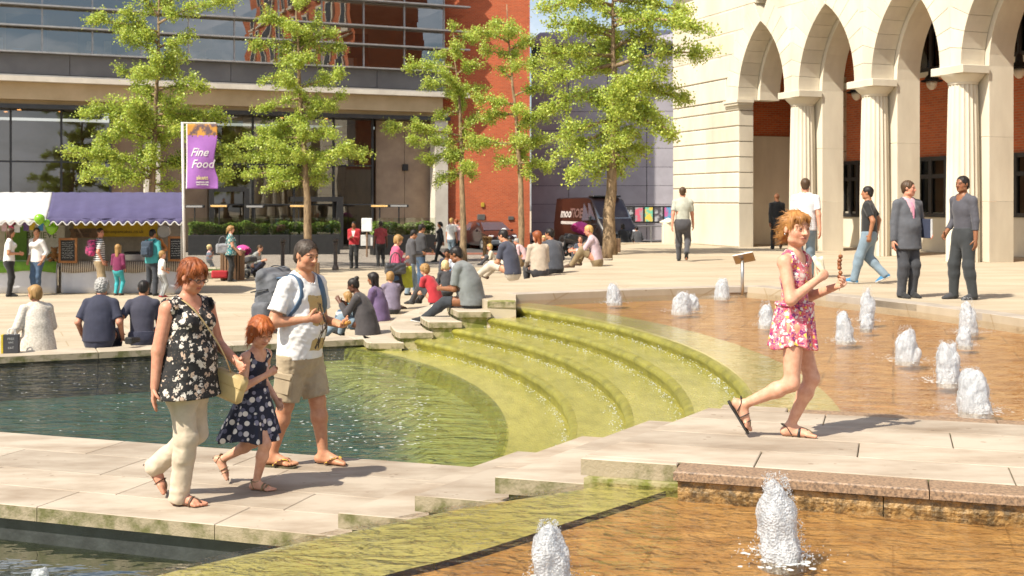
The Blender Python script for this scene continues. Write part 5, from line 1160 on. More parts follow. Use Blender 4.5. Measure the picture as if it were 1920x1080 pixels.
def person(label, loc, yaw, H, pose, wear, hair=('short', (.05, .03, .02), (.02, .012, .008)), skin='pale', hr=.13, b=1., g=0, v=.015, o={}, group=None, shut=False, stub=0., curl=22, barefoot=False, palms=None, hdir=None, lip=None):
    S = skeleton(H, pose, hr, o); J = np.array([S[k] for k in S if isinstance(S[k], np.ndarray) and S[k].shape == (3,)]); lo = J.min(0) - .19 * H * .9; hi = J.max(0) + .19 * H * .9; lo[2] = min(lo[2], J[:, 2].min() - .1 * H)
    e = empty('person', loc, R(yaw), label=label, cat='person', group=group); col = SK[skin] if isinstance(skin, str) else skin; fine = v < .013
    cl = []; wz = min([.055] + [w_.get('hem', -.03) + .02 for w_ in wear if w_['t'] == 'top'])
    for gi, w_ in enumerate(wear):
        t = w_['t']; f = Field(lo, hi, v); off = w_.get('off', .008) * 1.; fr = w_.get('len', 1.); mat = w_['mat']
        if t == 'top':
            torso(f, S, off, b, g); sl = w_.get('sl', .4)
            for n in 'LR':
                if sl > 0: arm(f, S, n, off * .8, b, sl, .012, w_.get('sflare', .008 if sl < .7 else .002))
            if 0 < sl < .97:
                for n in 'LR':
                    a_, e_, w2 = S['sh' + n], S['el' + n], S['wr' + n]
                    pt, dr = (a_ + (e_ - a_) * (sl / .54) * .97, nrm(e_ - a_)) if sl <= .54 else (e_ + (w2 - e_) * ((sl - .54) / .46) * .97, nrm(w2 - e_)); f.cutlocal(pt, dr, .062 * H)
            hm = w_.get('hem', -.03); q = S['pel'] + S['Rp'][:, 2] * hm * H
            if w_.get('swing'): f.cone(S['waist'], q - S['Rp'][:, 2] * .03 * H, .088 * b * H + off, (.112 + w_['swing']) * b * H + off, .05 * H, S['Rp'][:, 1], .78)
            elif hm < .02: f.cone(S['waist'], q - S['Rp'][:, 2] * .03 * H, .088 * b * H + off, (.100 if g else .094) * b * H + off + .006, .04 * H, S['Rp'][:, 1], .74)
            if w_.get('wr', .003): f.wrinkle(w_.get('wr', .0028), 4.2, gi + int(H * 100) + len(label), (1, 1, .45))
            if fine: f.wrinkle(w_.get('wr', .0028) * .55, 9., gi + 31 + len(label), (.7, .7, 1.4))
            (f.cut if pose in ('stand', 'walk', 'walk2') else (lambda a_, n_: f.cutlocal(a_, n_, .19 * b * H)))(q, -S['Rp'][:, 2]); nr = w_.get('nk', .047); up = S['Ru'][:, 2]; fw = S['Ru'][:, 1]
            f.cone(S['neck'] + fw * .012 * H - up * .005 * H, S['neck'] + up * .10 * H + fw * .02 * H, nr * H, nr * 1.1 * H, .0, None, 1, True)
            if w_.get('vneck'): f.cone(S['neck'] + fw * .07 * H - up * w_['vneck'] * H, S['neck'] + fw * .05 * H + up * .05 * H, .012 * H, .05 * H, .0, None, 1, True)
            if sl == 0:
                for n, s_ in (('L', -1), ('R', 1)): ar = S['Ru'][:, 0] * s_; f.cone(S['sh' + n] + ar * w_.get('cap', .012) * H + up * .05 * H, S['sh' + n] + ar * .045 * H - up * .07 * H, .036 * H, .040 * H, .005, None, 1, True)
            if w_.get('collar'):
                f.cone(S['neck'] + up * .004 * H, S['neck'] + up * .026 * H + fw * .004 * H, .044 * H, .040 * H, .004 * H); f.cone(S['neck'] + fw * .012 * H + up * .018 * H, S['neck'] + up * .10 * H + fw * .02 * H, .036 * H, .045 * H, 0, None, 1, True)
        elif t == 'legs':
            S_ = S; ov = off
            f.cone(S['pel'] + S['Rp'][:, 2] * .07 * H, S['pel'] - S['Rp'][:, 2] * .02 * H, (.088 if not g else .088) * b * H + ov, (.096 if not g else .102) * b * H + ov, .02 * H, S['Rp'][:, 1], .74)
            for n in 'LR': leg(f, S, n, off + .004, b, fr, .03, w_.get('flare', .004), w_.get('off2', None))
            if w_.get('wr', .004): f.wrinkle(w_.get('wr', .0035), 4., gi + 7 + int(H * 100) + len(label), (1, 1, .6))
            if fine: f.wrinkle(.0017, 17., gi + 51 + len(label), (.5, .5, 1.2))
            if fine: f.wrinkle(w_.get('wr', .0035) * .6, 8., gi + 17 + len(label), (.6, .6, 1.5))
            (f.cut if pose in ('stand', 'walk', 'walk2') else (lambda a_, n_: f.cutlocal(a_, n_, .175 * b * H)))(S['pel'] + S['Rl'][:, 2] * w_.get('waist', wz) * H - S['Rp'][:, 1] * .03 * H, S['Rl'][:, 2])
            if fr <= .93:
                for n in 'LR':
                    a_, e_, w2 = S['hip' + n], S['kn' + n], S['an' + n]
                    pt, dr = (a_ + (e_ - a_) * (fr / .5) * .97, nrm(e_ - a_)) if fr <= .5 else (e_ + (w2 - e_) * ((fr - .5) / .5), nrm(w2 - e_)); f.cutlocal(pt, dr, .085 * H)
            if fr > .93:
                for n in 'LR': f.cone(S['an' + n] + nrm(S['an' + n] - S['kn' + n]) * .064 * H, S['an' + n] + nrm(S['an' + n] - S['kn' + n]) * .14 * H, .052 * H, .08 * H, 0, None, 1, True)
        elif t == 'skirt':
            z0, z1 = w_['z0'] * H, w_['z1'] * H; r0, r1 = w_['r0'] * H, w_['r1'] * H; X, Y, Z = np.meshgrid(*f.ax, indexing='ij'); t_ = np.clip((z0 - Z) / (z0 - z1), 0, 1)
            cx = S['pel'][0] + w_.get('dx', 0) * H * t_; cy_ = S['pel'][1] + w_.get('dy', 0) * H * t_; x, y = X - cx, (Y - cy_) / w_.get('asp', .85); an = np.arctan2(y, x)
            npl = w_.get('pleats', 9); rad = r0 + (r1 - r0) * t_ ** w_.get('pw', .9); rad = rad * (1 + w_.get('pamp', .10) * t_ * (np.sin(an * npl + 1.3 * np.sin(an * 2 + 1)) * .7 + .3 * np.sin(an * npl * 1.7 + 2)))
            d = np.maximum((np.sqrt(x * x + y * y) - rad) * .8, np.maximum(Z - z0, z1 + .012 * H * np.sin(an * 3 + 1) - Z)); f.F = d.astype(np.float32)
            f.wrinkle(.002, 5, 3, (1, 1, .4))
        elif t == 'shoes':
            for n in 'LR':
                A = S['an' + n]; f = Field(A - .17 * H, A + .17 * H, min(v, .011)); foot(f, S, n, .006 + w_.get('off', 0), False); M_ = S['Rf' + n]; f.cut(A - M_[:, 2] * .040 * H, -M_[:, 2]); f.cut(A + M_[:, 2] * .022 * H, M_[:, 2]); V, Q = f.mesh(); sh_ = link('shoe', npmesh('shoe', V, Q, mat, True), None, e)
                if w_.get('sole'):
                    f2 = Field(A - .17 * H, A + .17 * H, min(v, .009)); foot(f2, S, n, .011 + w_.get('off', 0), False); f2.cut(A - M_[:, 2] * .0405 * H, -M_[:, 2]); f2.cut(A - M_[:, 2] * .028 * H, M_[:, 2]); V, Q = f2.mesh(); link('sole', npmesh('sole', V, Q, w_['sole'], True), None, sh_)
            continue
        elif t == 'boots':
            for n in 'LR': foot(f, S, n, .007, False); leg(f, S, n, .009, b, .98)
            for n in 'LR': f.cone(S['an' + n] + (S['kn' + n] - S['an' + n]) * w_.get('h', .35), S['kn' + n], .06 * H, .08 * H, 0, None, 1, True)
            f.cut(np.array([0, 0, .26 * H]), (0, 0, 1))
        V, Q = f.mesh()
        cl.append(f)
        if len(V): me = npmesh(w_.get('n', t), V, Q, mat, True); link(w_.get('n', {'top': 'shirt', 'legs': 'trousers', 'skirt': 'skirt', 'shoes': 'shoes', 'boots': 'boots'}[t]), me, None, e)
    f = Field(lo, hi, v); torso(f, S, -.004, b, g)
    for n in 'LR': arm(f, S, n, 0, b, 1.); leg(f, S, n, 0, b, 1.); foot(f, S, n, 0, barefoot and fine)
    p = head(f, S, v < .02, g); hb = MB(); PEOPLE_hand = {}
    for i, n in enumerate('LR'):
        sd_ = -1 if n == 'L' else 1; d = nrm(S['wr' + n] - S['el' + n])
        if hdir and hdir[i] is not None: d = nrm(hdir[i])
        pn = np.array([-sd_ * 1., .25, -.1]) if palms is None or palms[i] is None else np.array(palms[i], float); pn = nrm(pn - (pn @ d) * d)
        f.cone(S['wr' + n], S['wr' + n] + d * .02 * H, .0145 * H, .0165 * H, .006 * H, pn, .8); f.cone(S['wr' + n] + d * .016 * H, S['wr' + n] + d * .046 * H, .0185 * H, .0225 * H, .006 * H, pn, .48)
        cu = curl[i] if isinstance(curl, tuple) else curl; finger_tubes(hb, S['wr' + n], d, pn, sd_ * 1, H, cu)
        PEOPLE_hand[n] = (S['wr' + n], d, pn)
    V, Q = f.mesh()
    hid = np.ones(len(V), bool) * False
    for c_ in ([] if True else cl): hid |= c_.at(V) < -2.2 * v
    Q = Q[~hid[Q].all(1)]; used = np.unique(Q); re = np.full(len(V), -1); re[used] = np.arange(len(used)); V = V[used]; Q = re[Q]
    hv = np.array(hb.v); hq = np.array([q if len(q) == 4 else None for q in hb.f if len(q) == 4]); Vn = np.concatenate([V, hv]); Qn = np.concatenate([Q, hq + len(V)])
    cols = skincols(Vn, S, col, hair[2], lip or (col[0] * .85, col[1] * .55, col[2] * .55), stub, shut=shut)
    link('body', npmesh('body', Vn, Qn, M_skin, True, cols), None, e)
    if hair[0] not in ('bald', None):
        hf = hairfield(S, hair[0], min(v, .009), int(H * 50)); V, Q = hf.mesh(); hm = hairmat(hair[1], hair[2]); ho = link('hair', npmesh('hair', V, Q, hm, True), None, e)
        if v < .009 and len(V): strands(ho, S, V, Q, hm, hair[0], e)
    S['e'] = e; S['hand'] = PEOPLE_hand; return S
# ---------------- the family and the girl ----------------
def patternmat(name, base, kind):
    """printed cloth"""
    m = bpy.data.materials.new(name); m.use_nodes = True; nt = m.node_tree; N = nt.nodes; L = nt.links.new; b = N['Principled BSDF']; b.inputs['Roughness'].default_value = .8
    tc = N.new('ShaderNodeTexCoord'); out = None
    def layer(prev, scale, thr, soft, col, seed, warp=.0, wscale=8, rndc=None, randomness=1.):
        mp = N.new('ShaderNodeMapping'); mp.inputs['Location'].default_value = (seed, seed * 1.7, seed * .6); L(tc.outputs['Object'], mp.inputs['Vector']); vec = mp.outputs[0]
        if warp:
            nz = N.new('ShaderNodeTexNoise'); nz.inputs['Scale'].default_value = wscale; nz.inputs['Detail'].default_value = 2; L(vec, nz.inputs['Vector']); va = N.new('ShaderNodeVectorMath'); va.operation = 'MULTIPLY_ADD'; va.inputs[1].default_value = (warp,) * 3; L(nz.outputs['Color'], va.inputs[0]); L(vec, va.inputs[2]); vec = va.outputs[0]
        v = N.new('ShaderNodeTexVoronoi'); v.inputs['Scale'].default_value = scale; v.inputs['Randomness'].default_value = randomness; L(vec, v.inputs['Vector'])
        mr = N.new('ShaderNodeMapRange'); mr.inputs['From Min'].default_value = thr - soft; mr.inputs['From Max'].default_value = thr + soft; mr.inputs['To Min'].default_value = 1; mr.inputs['To Max'].default_value = 0; L(v.outputs['Distance'], mr.inputs['Value'])
        mx = N.new('ShaderNodeMix'); mx.data_type = 'RGBA'; L(mr.outputs[0], mx.inputs['Factor'])
        if prev is None: mx.inputs['A'].default_value = (*base, 1)
        else: L(prev, mx.inputs['A'])
        if rndc:
            rp = N.new('ShaderNodeValToRGB'); rp.color_ramp.interpolation = 'CONSTANT'; els = rp.color_ramp.elements; els[0].color = (*rndc[0], 1); els[1].position = 1 / len(rndc); els[1].color = (*rndc[1], 1)
            for k in range(2, len(rndc)): e_ = els.new(k / len(rndc)); e_.color = (*rndc[k], 1)
            sp = N.new('ShaderNodeSeparateColor'); L(v.outputs['Color'], sp.inputs[0]); L(sp.outputs[0], rp.inputs['Fac']); L(rp.outputs[0], mx.inputs['B'])
        else: mx.inputs['B'].default_value = (*col, 1)
        return mx.outputs['Result']
    if kind == 'blossom':
        o = layer(None, 24, .45, .03, (.6, .52, .45), 1., .07, 42, [(.68, .62, .55), (.52, .38, .28), (.62, .55, .47), (.02, .02, .02)]); o = layer(o, 42, .17, .03, (.10, .07, .05), 3.)
    elif kind == 'dots':
        o = layer(None, 17.5, .36, .02, (.2, .2, .27), 5.3, 0, 8, [(.16, .16, .22), (.22, .21, .28), (.10, .10, .16)], .6); o = layer(o, 17.5, .36, .02, (.7, .66, .6), 1.1, 0, 8, [(.74, .68, .62), (.72, .67, .62), (.012, .014, .03), (.6, .56, .55)], .6)
    else:
        o = layer(None, 25, .52, .03, (1, 0, 0), 1., .06, 30, [(.55, .06, .12), (.68, .24, .25), (.60, .10, .12), (.24, .03, .16), (.72, .56, .50)]); o = layer(o, 44, .44, .03, (1, 1, 0), 4., .04, 40, [(.74, .68, .62), (.45, .04, .12), (.78, .55, .08), (.72, .68, .62), (.62, .14, .10), (.22, .025, .18)]); o = layer(o, 90, .2, .05, (.8, .75, .7), 2.)
    L(o, b.inputs['Base Color']); nb = N.new('ShaderNodeTexNoise'); nb.inputs['Scale'].default_value = 200; bp = N.new('ShaderNodeBump'); bp.inputs['Strength'].default_value = .15; bp.inputs['Distance'].default_value = .003; L(tc.outputs['Object'], nb.inputs['Vector']); L(nb.outputs['Fac'], bp.inputs['Height']); L(bp.outputs[0], b.inputs['Normal']); return m
M_bloss = patternmat('blossom_print', (.014, .013, .014), 'blossom'); M_dots = patternmat('polka_dots', (.012, .014, .032), 'dots'); M_flor = patternmat('flower_print', (.60, .16, .20), 'flor')
M_leather = mk('brown_leather', (.10, .05, .025), .5, (.06, .03, .015), 12, 5, .3, 80); M_gold = mk('bronze_leather', (.30, .23, .13), .35, (.2, .15, .08), 15, metal=.5); M_blk = mk('black_leather', (.02, .018, .018), .45, (.03, .03, .03), 10)
M_straw = mk('check_strap', (.55, .38, .05), .7, (.12, .03, .03), 60, 0, lo=.48, hi=.52)
def sole(e, S, n, mat, th=.012, wd=1., gap=.0):
    H = S['H']; M = S['Rf' + n]; A = S['an' + n]; sd_ = -1 if n == 'L' else 1; out = []
    for y, x0, x1 in ((-.046, -.008, .008), (-.038, -.019, .019), (-.015, -.021, .021), (.02, -.019, .017), (.05, -.023, .018), (.08, -.027, .021), (.10, -.024, .020), (.116, -.014, .014), (.122, -.004, .004)): out.append((y, x0 * sd_ * -1 if sd_ < 0 else x0, x1 * -sd_ * -1 if sd_ < 0 else x1))
    L_ = [(x0 if sd_ > 0 else x0, y) for y, x0, x1 in out]; R_ = [(x1, y) for y, x0, x1 in out][::-1]; poly = L_ + R_; mb = MB(); vs = []
    for z in (-.0405 - gap, -.0405 - gap - th / H): vs += [A + M @ np.array([x * wd, y, z]) * H for x, y in poly]
    k = len(poly); mb.add(vs, [tuple(range(k)), tuple(range(2 * k - 1, k - 1, -1))] + [(i, i + k, (i + 1) % k + k, (i + 1) % k) for i in range(k)]); me = mb.mesh('sole', mat); bm = bmesh.new(); bm.from_mesh(me); bmesh.ops.recalc_face_normals(bm, faces=bm.faces); bm.to_mesh(me); bm.free(); return link('sole', me, None, e)
def strap(e, S, n, pts, mat, r=.0045, fl=.35, nm='strap'):
    H = S['H']; M = S['Rf' + n]; A = S['an' + n]; P = smoothpts([tuple(A + M @ np.array(p) * H) for p in pts], 5) if len(pts) > 2 else [Vector(A + M @ np.array(p) * H) for p in pts]
    MB().tube(P, r * H, 8, flat=fl).build(nm, mat, e, True)
def over(y, zt, w=.024): return [(-w, y - .002, -.036), (-w * .93, y, zt - .014), (-w * .45, y + .002, zt - .001), (0, y + .003, zt + .002), (w * .45, y + .002, zt - .001), (w * .93, y, zt - .014), (w, y - .002, -.036)]
def tube_local(name, pts, r, mat, e, n=8, flat=None, smooth=True): return MB().tube(smoothpts([tuple(p) for p in pts], 5) if smooth else pts, r, n, flat=flat).build(name, mat, e, True)
# --- woman ---
HV = .0075
woman = person('woman with short auburn hair in a black blossom-print blouse and cream trousers', at(350, 942, 0), -108, 1.70, 'stand',
    [dict(t='top', sl=0, hem=-.085, swing=.028, off=.012, mat=M_bloss, n='blouse', wr=.004, nk=.050, vneck=.035, cap=.018), dict(t='legs', len=1., off=.006, off2=.018, flare=.012, mat=fab((.60, .50, .38), (.50, .41, .30), 'linen', bump=.4), wr=.005)],
    hair=('pixie', (.30, .085, .02), (.15, .035, .01)), skin='red', b=1.2, g=1, v=HV, barefoot=True, curl=(30, 14), lip=(.42, .10, .09),
    o=dict(feet=((-.05, -.24, .035, 46), (.045, -.005, 0, 0)), hands=((-.10, .17, .575), (.165, -.05, .425)), poles=((-.6, -.4, -1), (.6, -1, 0)), twist=-16, hpitch=16, hyaw=-6, lean=1), palms=(None, (-.5, 1, 0)))
e = woman['e']
for n in 'LR':
    s_ = sole(e, woman, n, M_leather, .016); strap(s_, woman, n, over(.062, -.004), M_leather, .006, .4); strap(s_, woman, n, [(0, .104, -.036), (0, .092, -.012), (0, .066, -.004)], M_leather, .004, .6)
    strap(s_, woman, n, [(-.02, .055, -.03), (-.022, .0, -.018), (-.012, -.03, -.004), (0, -.042, -.002), (.012, -.03, -.004), (.022, .0, -.018), (.02, .055, -.03)], M_leather, .004, .5)
h = woman['hr']; Mh = woman['Rh']; ch = woman['skull']; hp = lambda a, b, c: ch + Mh @ np.array([a, b, c]) * h
gl = MB(); M_glasses = mk('glasses_frame', (.05, .03, .03), .3)
for s_ in (-1, 1):
    ring = [hp(s_ * .15 + .085 * math.cos(t), .435 - .03 * abs(math.cos(t)) * 0, -.015 + .055 * math.sin(t)) for t in np.linspace(0, 2 * math.pi, 17)]; gl.tube(ring, .0024, 6, cap=False); gl.tube([hp(s_ * .235, .43, .0), hp(s_ * .33, .2, .0), hp(s_ * .355, -.04, .01), hp(s_ * .35, -.1, -.05)], .0026, 6)
gl.tube([hp(-.065, .44, .0), hp(0, .45, .01), hp(.065, .44, .0)], .0024, 6); gl.build('glasses', M_glasses, e, True)
# ruffles on the shoulders
for n, s_ in (('L', -1), ('R', 1)):
    c = woman['sh' + n]; Ru = woman['Ru']; pts = []; rr_ = []
    for k in range(41):
        t = k / 40; a = R(-75 + 150 * t); base = c + Ru @ np.array([s_ * (-.012), math.sin(a) * .075, math.cos(a) * .062 - .012]); pts.append(base + Ru @ np.array([s_ * .010 * math.sin(k * 1.9), .006 * math.sin(k * 2.3), .008 * math.cos(k * 1.9)])); rr_.append(.017 + .006 * math.sin(k * 2.1))
    MB().tube(pts, rr_, 8, flat=.7).build('ruffle', M_bloss, e, True)
# cross-body bag
M_bag = mk('beige_leather', (.55, .42, .20), .5, (.45, .33, .15), 6, 5, .2, 90)
bag = empty('shoulder_bag', e.location, e.rotation_euler.z, label='beige cross-body bag hanging at the hip of the woman in black', cat='bag')
mb = MB(); mb.bbox((0, 0, 0), (.07, .25, .20), .025, rot and Matrix(rot((1, 0, 0), R(-18)).tolist())); mb.build('pouch', M_bag, bag, 40, (-.16, .24, .80))
mb = MB(); mb.bbox((0, 0, 0), (.078, .256, .10), .02, Matrix(rot((1, 0, 0), R(-18)).tolist())); mb.build('flap', M_bag, bag, 40, (-.158, .255, .85))
T = lambda q: tuple(q)
tube_local('strap', [(.075, -.06, 1.43), (.10, .035, 1.42), (.075, .135, 1.33), (.0, .215, 1.17), (-.08, .25, 1.03), (-.15, .26, .90)], .011, M_bag, bag, 8, .3)
# --- child ---
child = person('small girl with a red bob in a navy polka-dot dress eating while she walks', at(478, 915, 0), -108, 1.27, 'stand',
    [dict(t='top', sl=0, hem=.05, off=.006, mat=M_dots, n='bodice', wr=.001, nk=.062, cap=.004), dict(t='skirt', z0=.585, z1=.285, r0=.078, r1=.185, dy=-.04, pleats=9, pamp=.15, mat=M_dots, asp=.92)],
    hair=('bob', (.42, .115, .022), (.22, .05, .012)), skin='pale', hr=.168, b=.95, g=2, v=.0065, barefoot=True, curl=(25, 55), shut=True,
    o=dict(feet=((-.045, -.31, .045, 50), (.04, .03, 0, 0)), hands=((-.13, .06, .50), (.055, .105, .665)), poles=((-.5, -1, -.5), (.5, -.6, -1)), hpitch=22, hyaw=-22, twist=-10, shw=.092), palms=(None, (-1, -.3, .2)))
e = child['e']
for n in 'LR':
    s_ = sole(e, child, n, M_leather, .012); 
    for y, z in ((.072, -.006), (.052, .0)): strap(s_, child, n, over(y, z), M_gold, .0065, .4)
    strap(s_, child, n, [(-.02, -.005, -.03), (-.02, -.02, .012), (0, -.03, .016), (.02, -.02, .012), (.02, -.005, -.03)], M_gold, .005, .4); strap(s_, child, n, [(-.022, .01, .012), (0, .024, .018), (.022, .01, .012), (.018, -.02, .014), (0, -.028, .014), (-.018, -.02, .014), (-.022, .01, .012)], M_gold, .0055, .4)
wr, d, pn = child['hand']['R']; M_meat = mk('grilled_meat', (.30, .10, .025), .5, (.14, .04, .012), 30, 5, .6, 60, coat=.3)
snack = empty('snack', e.location, e.rotation_euler.z, label='orange bite of food in the small girl\'s fingers', cat='food'); q = wr + d * .10 * .8 + pn * .02
f = Field(q - .04, q + .04, .005); f.ell(q, (.016, .013, .012)); f.ell(q + [.006, .01, .008], (.010, .009, .012)); f.wrinkle(.002, 30, 1); V, Q = f.mesh(); link('morsel', npmesh('morsel', V, Q, M_meat, True), None, snack)
# --- man ---
def teemat():
    m = mk('white_tee_print', (.74, .73, .71), .85, (.68, .67, .66), 7, 4, .2, 200, bdist=.003); m = m; nt = m.node_tree; N = nt.nodes; L = nt.links.new; b = N['Principled BSDF']; src = b.inputs['Base Color'].links[0].from_socket
    tc = N.new('ShaderNodeTexCoord'); sp = N.new('ShaderNodeSeparateXYZ'); L(tc.outputs['Object'], sp.inputs[0])
    def M_(op, a, c): n = N.new('ShaderNodeMath'); n.operation = op; [(L(x, n.inputs[i]) if hasattr(x, 'node') else setattr(n.inputs[i], 'default_value', x)) for i, x in enumerate((a, c))]; return n.outputs[0]
    nz = N.new('ShaderNodeTexNoise'); nz.inputs['Scale'].default_value = 16; L(tc.outputs['Object'], nz.inputs['Vector']); wob = M_('MULTIPLY', M_('SUBTRACT', nz.outputs['Fac'], .5), .05)
    x = M_('ADD', M_('ABSOLUTE', M_('ADD', sp.outputs['X'], .005), 0), wob); z = M_('ADD', sp.outputs['Z'], wob); front = M_('GREATER_THAN', sp.outputs['Y'], .0)
    inb = lambda v_, lo, hi: M_('MULTIPLY', M_('GREATER_THAN', v_, lo), M_('LESS_THAN', v_, hi))
    zb = M_('ADD', M_('ADD', inb(z, 1.22, 1.36), inb(z, 1.13, 1.205)), inb(z, .93, 1.02)); mask = M_('MULTIPLY', M_('MULTIPLY', front, M_('LESS_THAN', x, .118)), zb)
    mx = N.new('ShaderNodeMix'); mx.data_type = 'RGBA'; L(mask, mx.inputs['Factor']); L(src, mx.inputs['A']); mx.inputs['B'].default_value = (.46, .34, .15, 1)
    n2 = N.new('ShaderNodeTexNoise'); n2.inputs['Scale'].default_value = 26; n2.inputs['Detail'].default_value = 5; mp = N.new('ShaderNodeMapping'); mp.inputs['Scale'].default_value = (1.6, .3, .55); L(tc.outputs['Object'], mp.inputs[0]); L(mp.outputs[0], n2.inputs['Vector'])
    ink = M_('MULTIPLY', M_('MULTIPLY', M_('GREATER_THAN', n2.outputs['Fac'], .545), front), M_('MULTIPLY', M_('LESS_THAN', x, .062), inb(sp.outputs['Z'], .94, 1.35)))
    m2 = N.new('ShaderNodeMix'); m2.data_type = 'RGBA'; L(ink, m2.inputs['Factor']); L(mx.outputs['Result'], m2.inputs['A']); m2.inputs['B'].default_value = (.06, .045, .035, 1); L(m2.outputs['Result'], b.inputs['Base Color']); return m
M_khaki = fab((.40, .32, .21), (.33, .26, .17), 'khaki', bump=.35)
man = person('man in a white printed T-shirt, khaki cargo shorts and rucksack eating as he walks', at(562, 873, 0), -108, 1.80, 'stand',
    [dict(t='top', sl=.40, hem=-.045, off=.016, mat=teemat(), n='tee', wr=.006, nk=.046, sflare=.018), dict(t='legs', len=.475, off=.018, off2=.026, flare=.022, mat=M_khaki, n='shorts', wr=.006)],
    hair=('crop', (.085, .063, .048), (.035, .025, .018)), skin='tan', b=1.14, v=HV, barefoot=True, stub=.35, curl=(38, 62), lip=(.40, .15, .11),
    o=dict(feet=((-.06, .085, 0, 0), (.055, -.11, 0, 0)), hands=((-.045, .165, .628), (.075, .075, .655)), poles=((-.6, -.6, -1), (.7, -.8, -.7)), hyaw=-12, hpitch=10, twist=-14, lean=3), palms=((.4, -.2, 1), (-1, -.4, .3)))
e = man['e']; H = 1.8
M_ff = mk('flipflop_sole', (.05, .045, .03), .8, (.12, .10, .05), 40)
for n in 'LR':
    s_ = sole(e, man, n, M_ff, .02, 1.12); sole(s_, man, n, mk('flipflop_edge', (.35, .28, .14), .8), .008, 1.125, .008)
    for q in (-1, 1): strap(s_, man, n, [(q * .004, .094, -.03), (q * .010, .078, -.010), (q * .022, .05, -.014), (q * .028, .02, -.036)], M_straw, .0085, .35)
# cargo pockets
for n, sd_ in (('R', 1), ('L', -1)):
    a, k_ = man['hip' + n], man['kn' + n]; ax = nrm(k_ - a); M3 = np.stack([nrm(np.array([sd_, 0, 0]) - ax * ax[0] * sd_), np.zeros(3), -ax], 1); M3[:, 1] = np.cross(M3[:, 2], M3[:, 0]); c = a + (k_ - a) * .60 + M3[:, 0] * .100; Mm = Matrix(M3.tolist())
    MB().bbox(c, (.034, .15, .17), .012, Mm).build('cargo_pocket', M_khaki, e, 40); MB().bbox(c + M3[:, 2] * .062 + M3[:, 0] * .008, (.036, .158, .055), .01, Mm).build('pocket_flap', M_khaki, e, 40)
M_pk = fab((.115, .12, .135), (.075, .08, .09), 'rucksack_grey', .7, 12, .3); M_pkb = fab((.06, .12, .20), (.045, .09, .16), 'rucksack_blue', .7); M_pkd = fab((.02, .021, .024), None, 'rucksack_black', .6)
pk = empty('rucksack', e.location, e.rotation_euler.z, label='grey and blue hiking rucksack on the back of the man in white', cat='rucksack')
c = (man['chest'] + man['waist']) / 2 + man['Ru'] @ np.array([0, -.255, .035]); Mb = man['Ru'] @ rot((1, 0, 0), R(8))
f = Field(c - .42, c + .42, .0095); f.box(c, (.155, .115, .24), Mb, .06, .02); f.box(c + Mb @ np.array([0, -.10, -.03]), (.12, .06, .15), Mb, .05, .03); f.cone(c + Mb @ np.array([-.13, -.02, .235]), c + Mb @ np.array([.13, -.02, .235]), .055, .055, .03); f.wrinkle(.006, 6, 9); V, Q = f.mesh(); body_ = link('pack_body', npmesh('pack_body', V, Q, M_pk, True), None, pk)
for q, dz, mt in ((.165, -.02, M_pkd), (-.165, -.02, M_pkd)):
    f = Field(c + Mb @ np.array([q, -.03, -.03]) - .22, c + Mb @ np.array([q, -.03, -.03]) + .22, .01); f.box(c + Mb @ np.array([q, -.02, -.09]), (.045, .085, .11), Mb, .035); f.wrinkle(.004, 7, 4); V, Q = f.mesh(); link('side_pocket', npmesh('side_pocket', V, Q, M_pkb if q < 0 else M_pk, True), None, pk)
for z in (.12, .0, -.12): tube_local('compression_strap', [c + Mb @ np.array(p) for p in ((.165, .06, z), (.175, -.05, z - .01), (.13, -.155, z - .02), (0, -.18, z - .02), (-.13, -.155, z - .02), (-.175, -.05, z - .01), (-.165, .06, z))], .010, M_pkd, pk, 6, .4)
tube_local('lid_strap', [c + Mb @ np.array(p) for p in ((0, .1, .28), (0, -.03, .30), (0, -.15, .2), (0, -.17, .05))], .010, M_pkd, pk, 6, .4)
for n, sd_ in (('L', -1), ('R', 1)):
    sh = man['neck'] * .42 + man['sh' + n] * .58; Ru = man['Ru']
    pts = [c + Mb @ np.array([sd_ * .08, .11, .20]), sh + Ru @ np.array([0, -.075, .035]), sh + Ru @ np.array([0, 0, .062]), sh + Ru @ np.array([0, .075, .02]), sh + Ru @ np.array([sd_ * .015, .118, -.10]), man['sh' + n] + Ru @ np.array([sd_ * -.005, .085, -.21]), man['sh' + n] + Ru @ np.array([sd_ * .0, .0, -.30]), c + Mb @ np.array([sd_ * .14, .09, -.18])]
    tube_local('shoulder_strap', pts, .034, M_pkb, pk, 10, .28)
tube_local('cord', [c + Mb @ np.array(p) for p in ((.10, -.16, -.05), (.12, -.2, -.16), (.11, -.19, -.27))], .004, M_pkd, pk, 5); 
# skewer food in the man's left hand
wr, d, pn = man['hand']['L']; fd = empty('chicken_skewer', e.location, e.rotation_euler.z, label='golden piece of grilled food in the man\'s far hand', cat='food'); q = wr + d * .12 + pn * .02
f = Field(q - .09, q + .09, .006)
for k in range(4): f.ell(q + nrm(d + [0, .2, .3]) * (k * .026 - .02), (.02, .018, .017), None, .008)
f.wrinkle(.003, 25, 2); V, Q = f.mesh(); link('meat', npmesh('meat', V, Q, mk('golden_chicken', (.48, .25, .05), .5, (.26, .11, .02), 30, 5, .5, 60, coat=.2), True), None, fd)
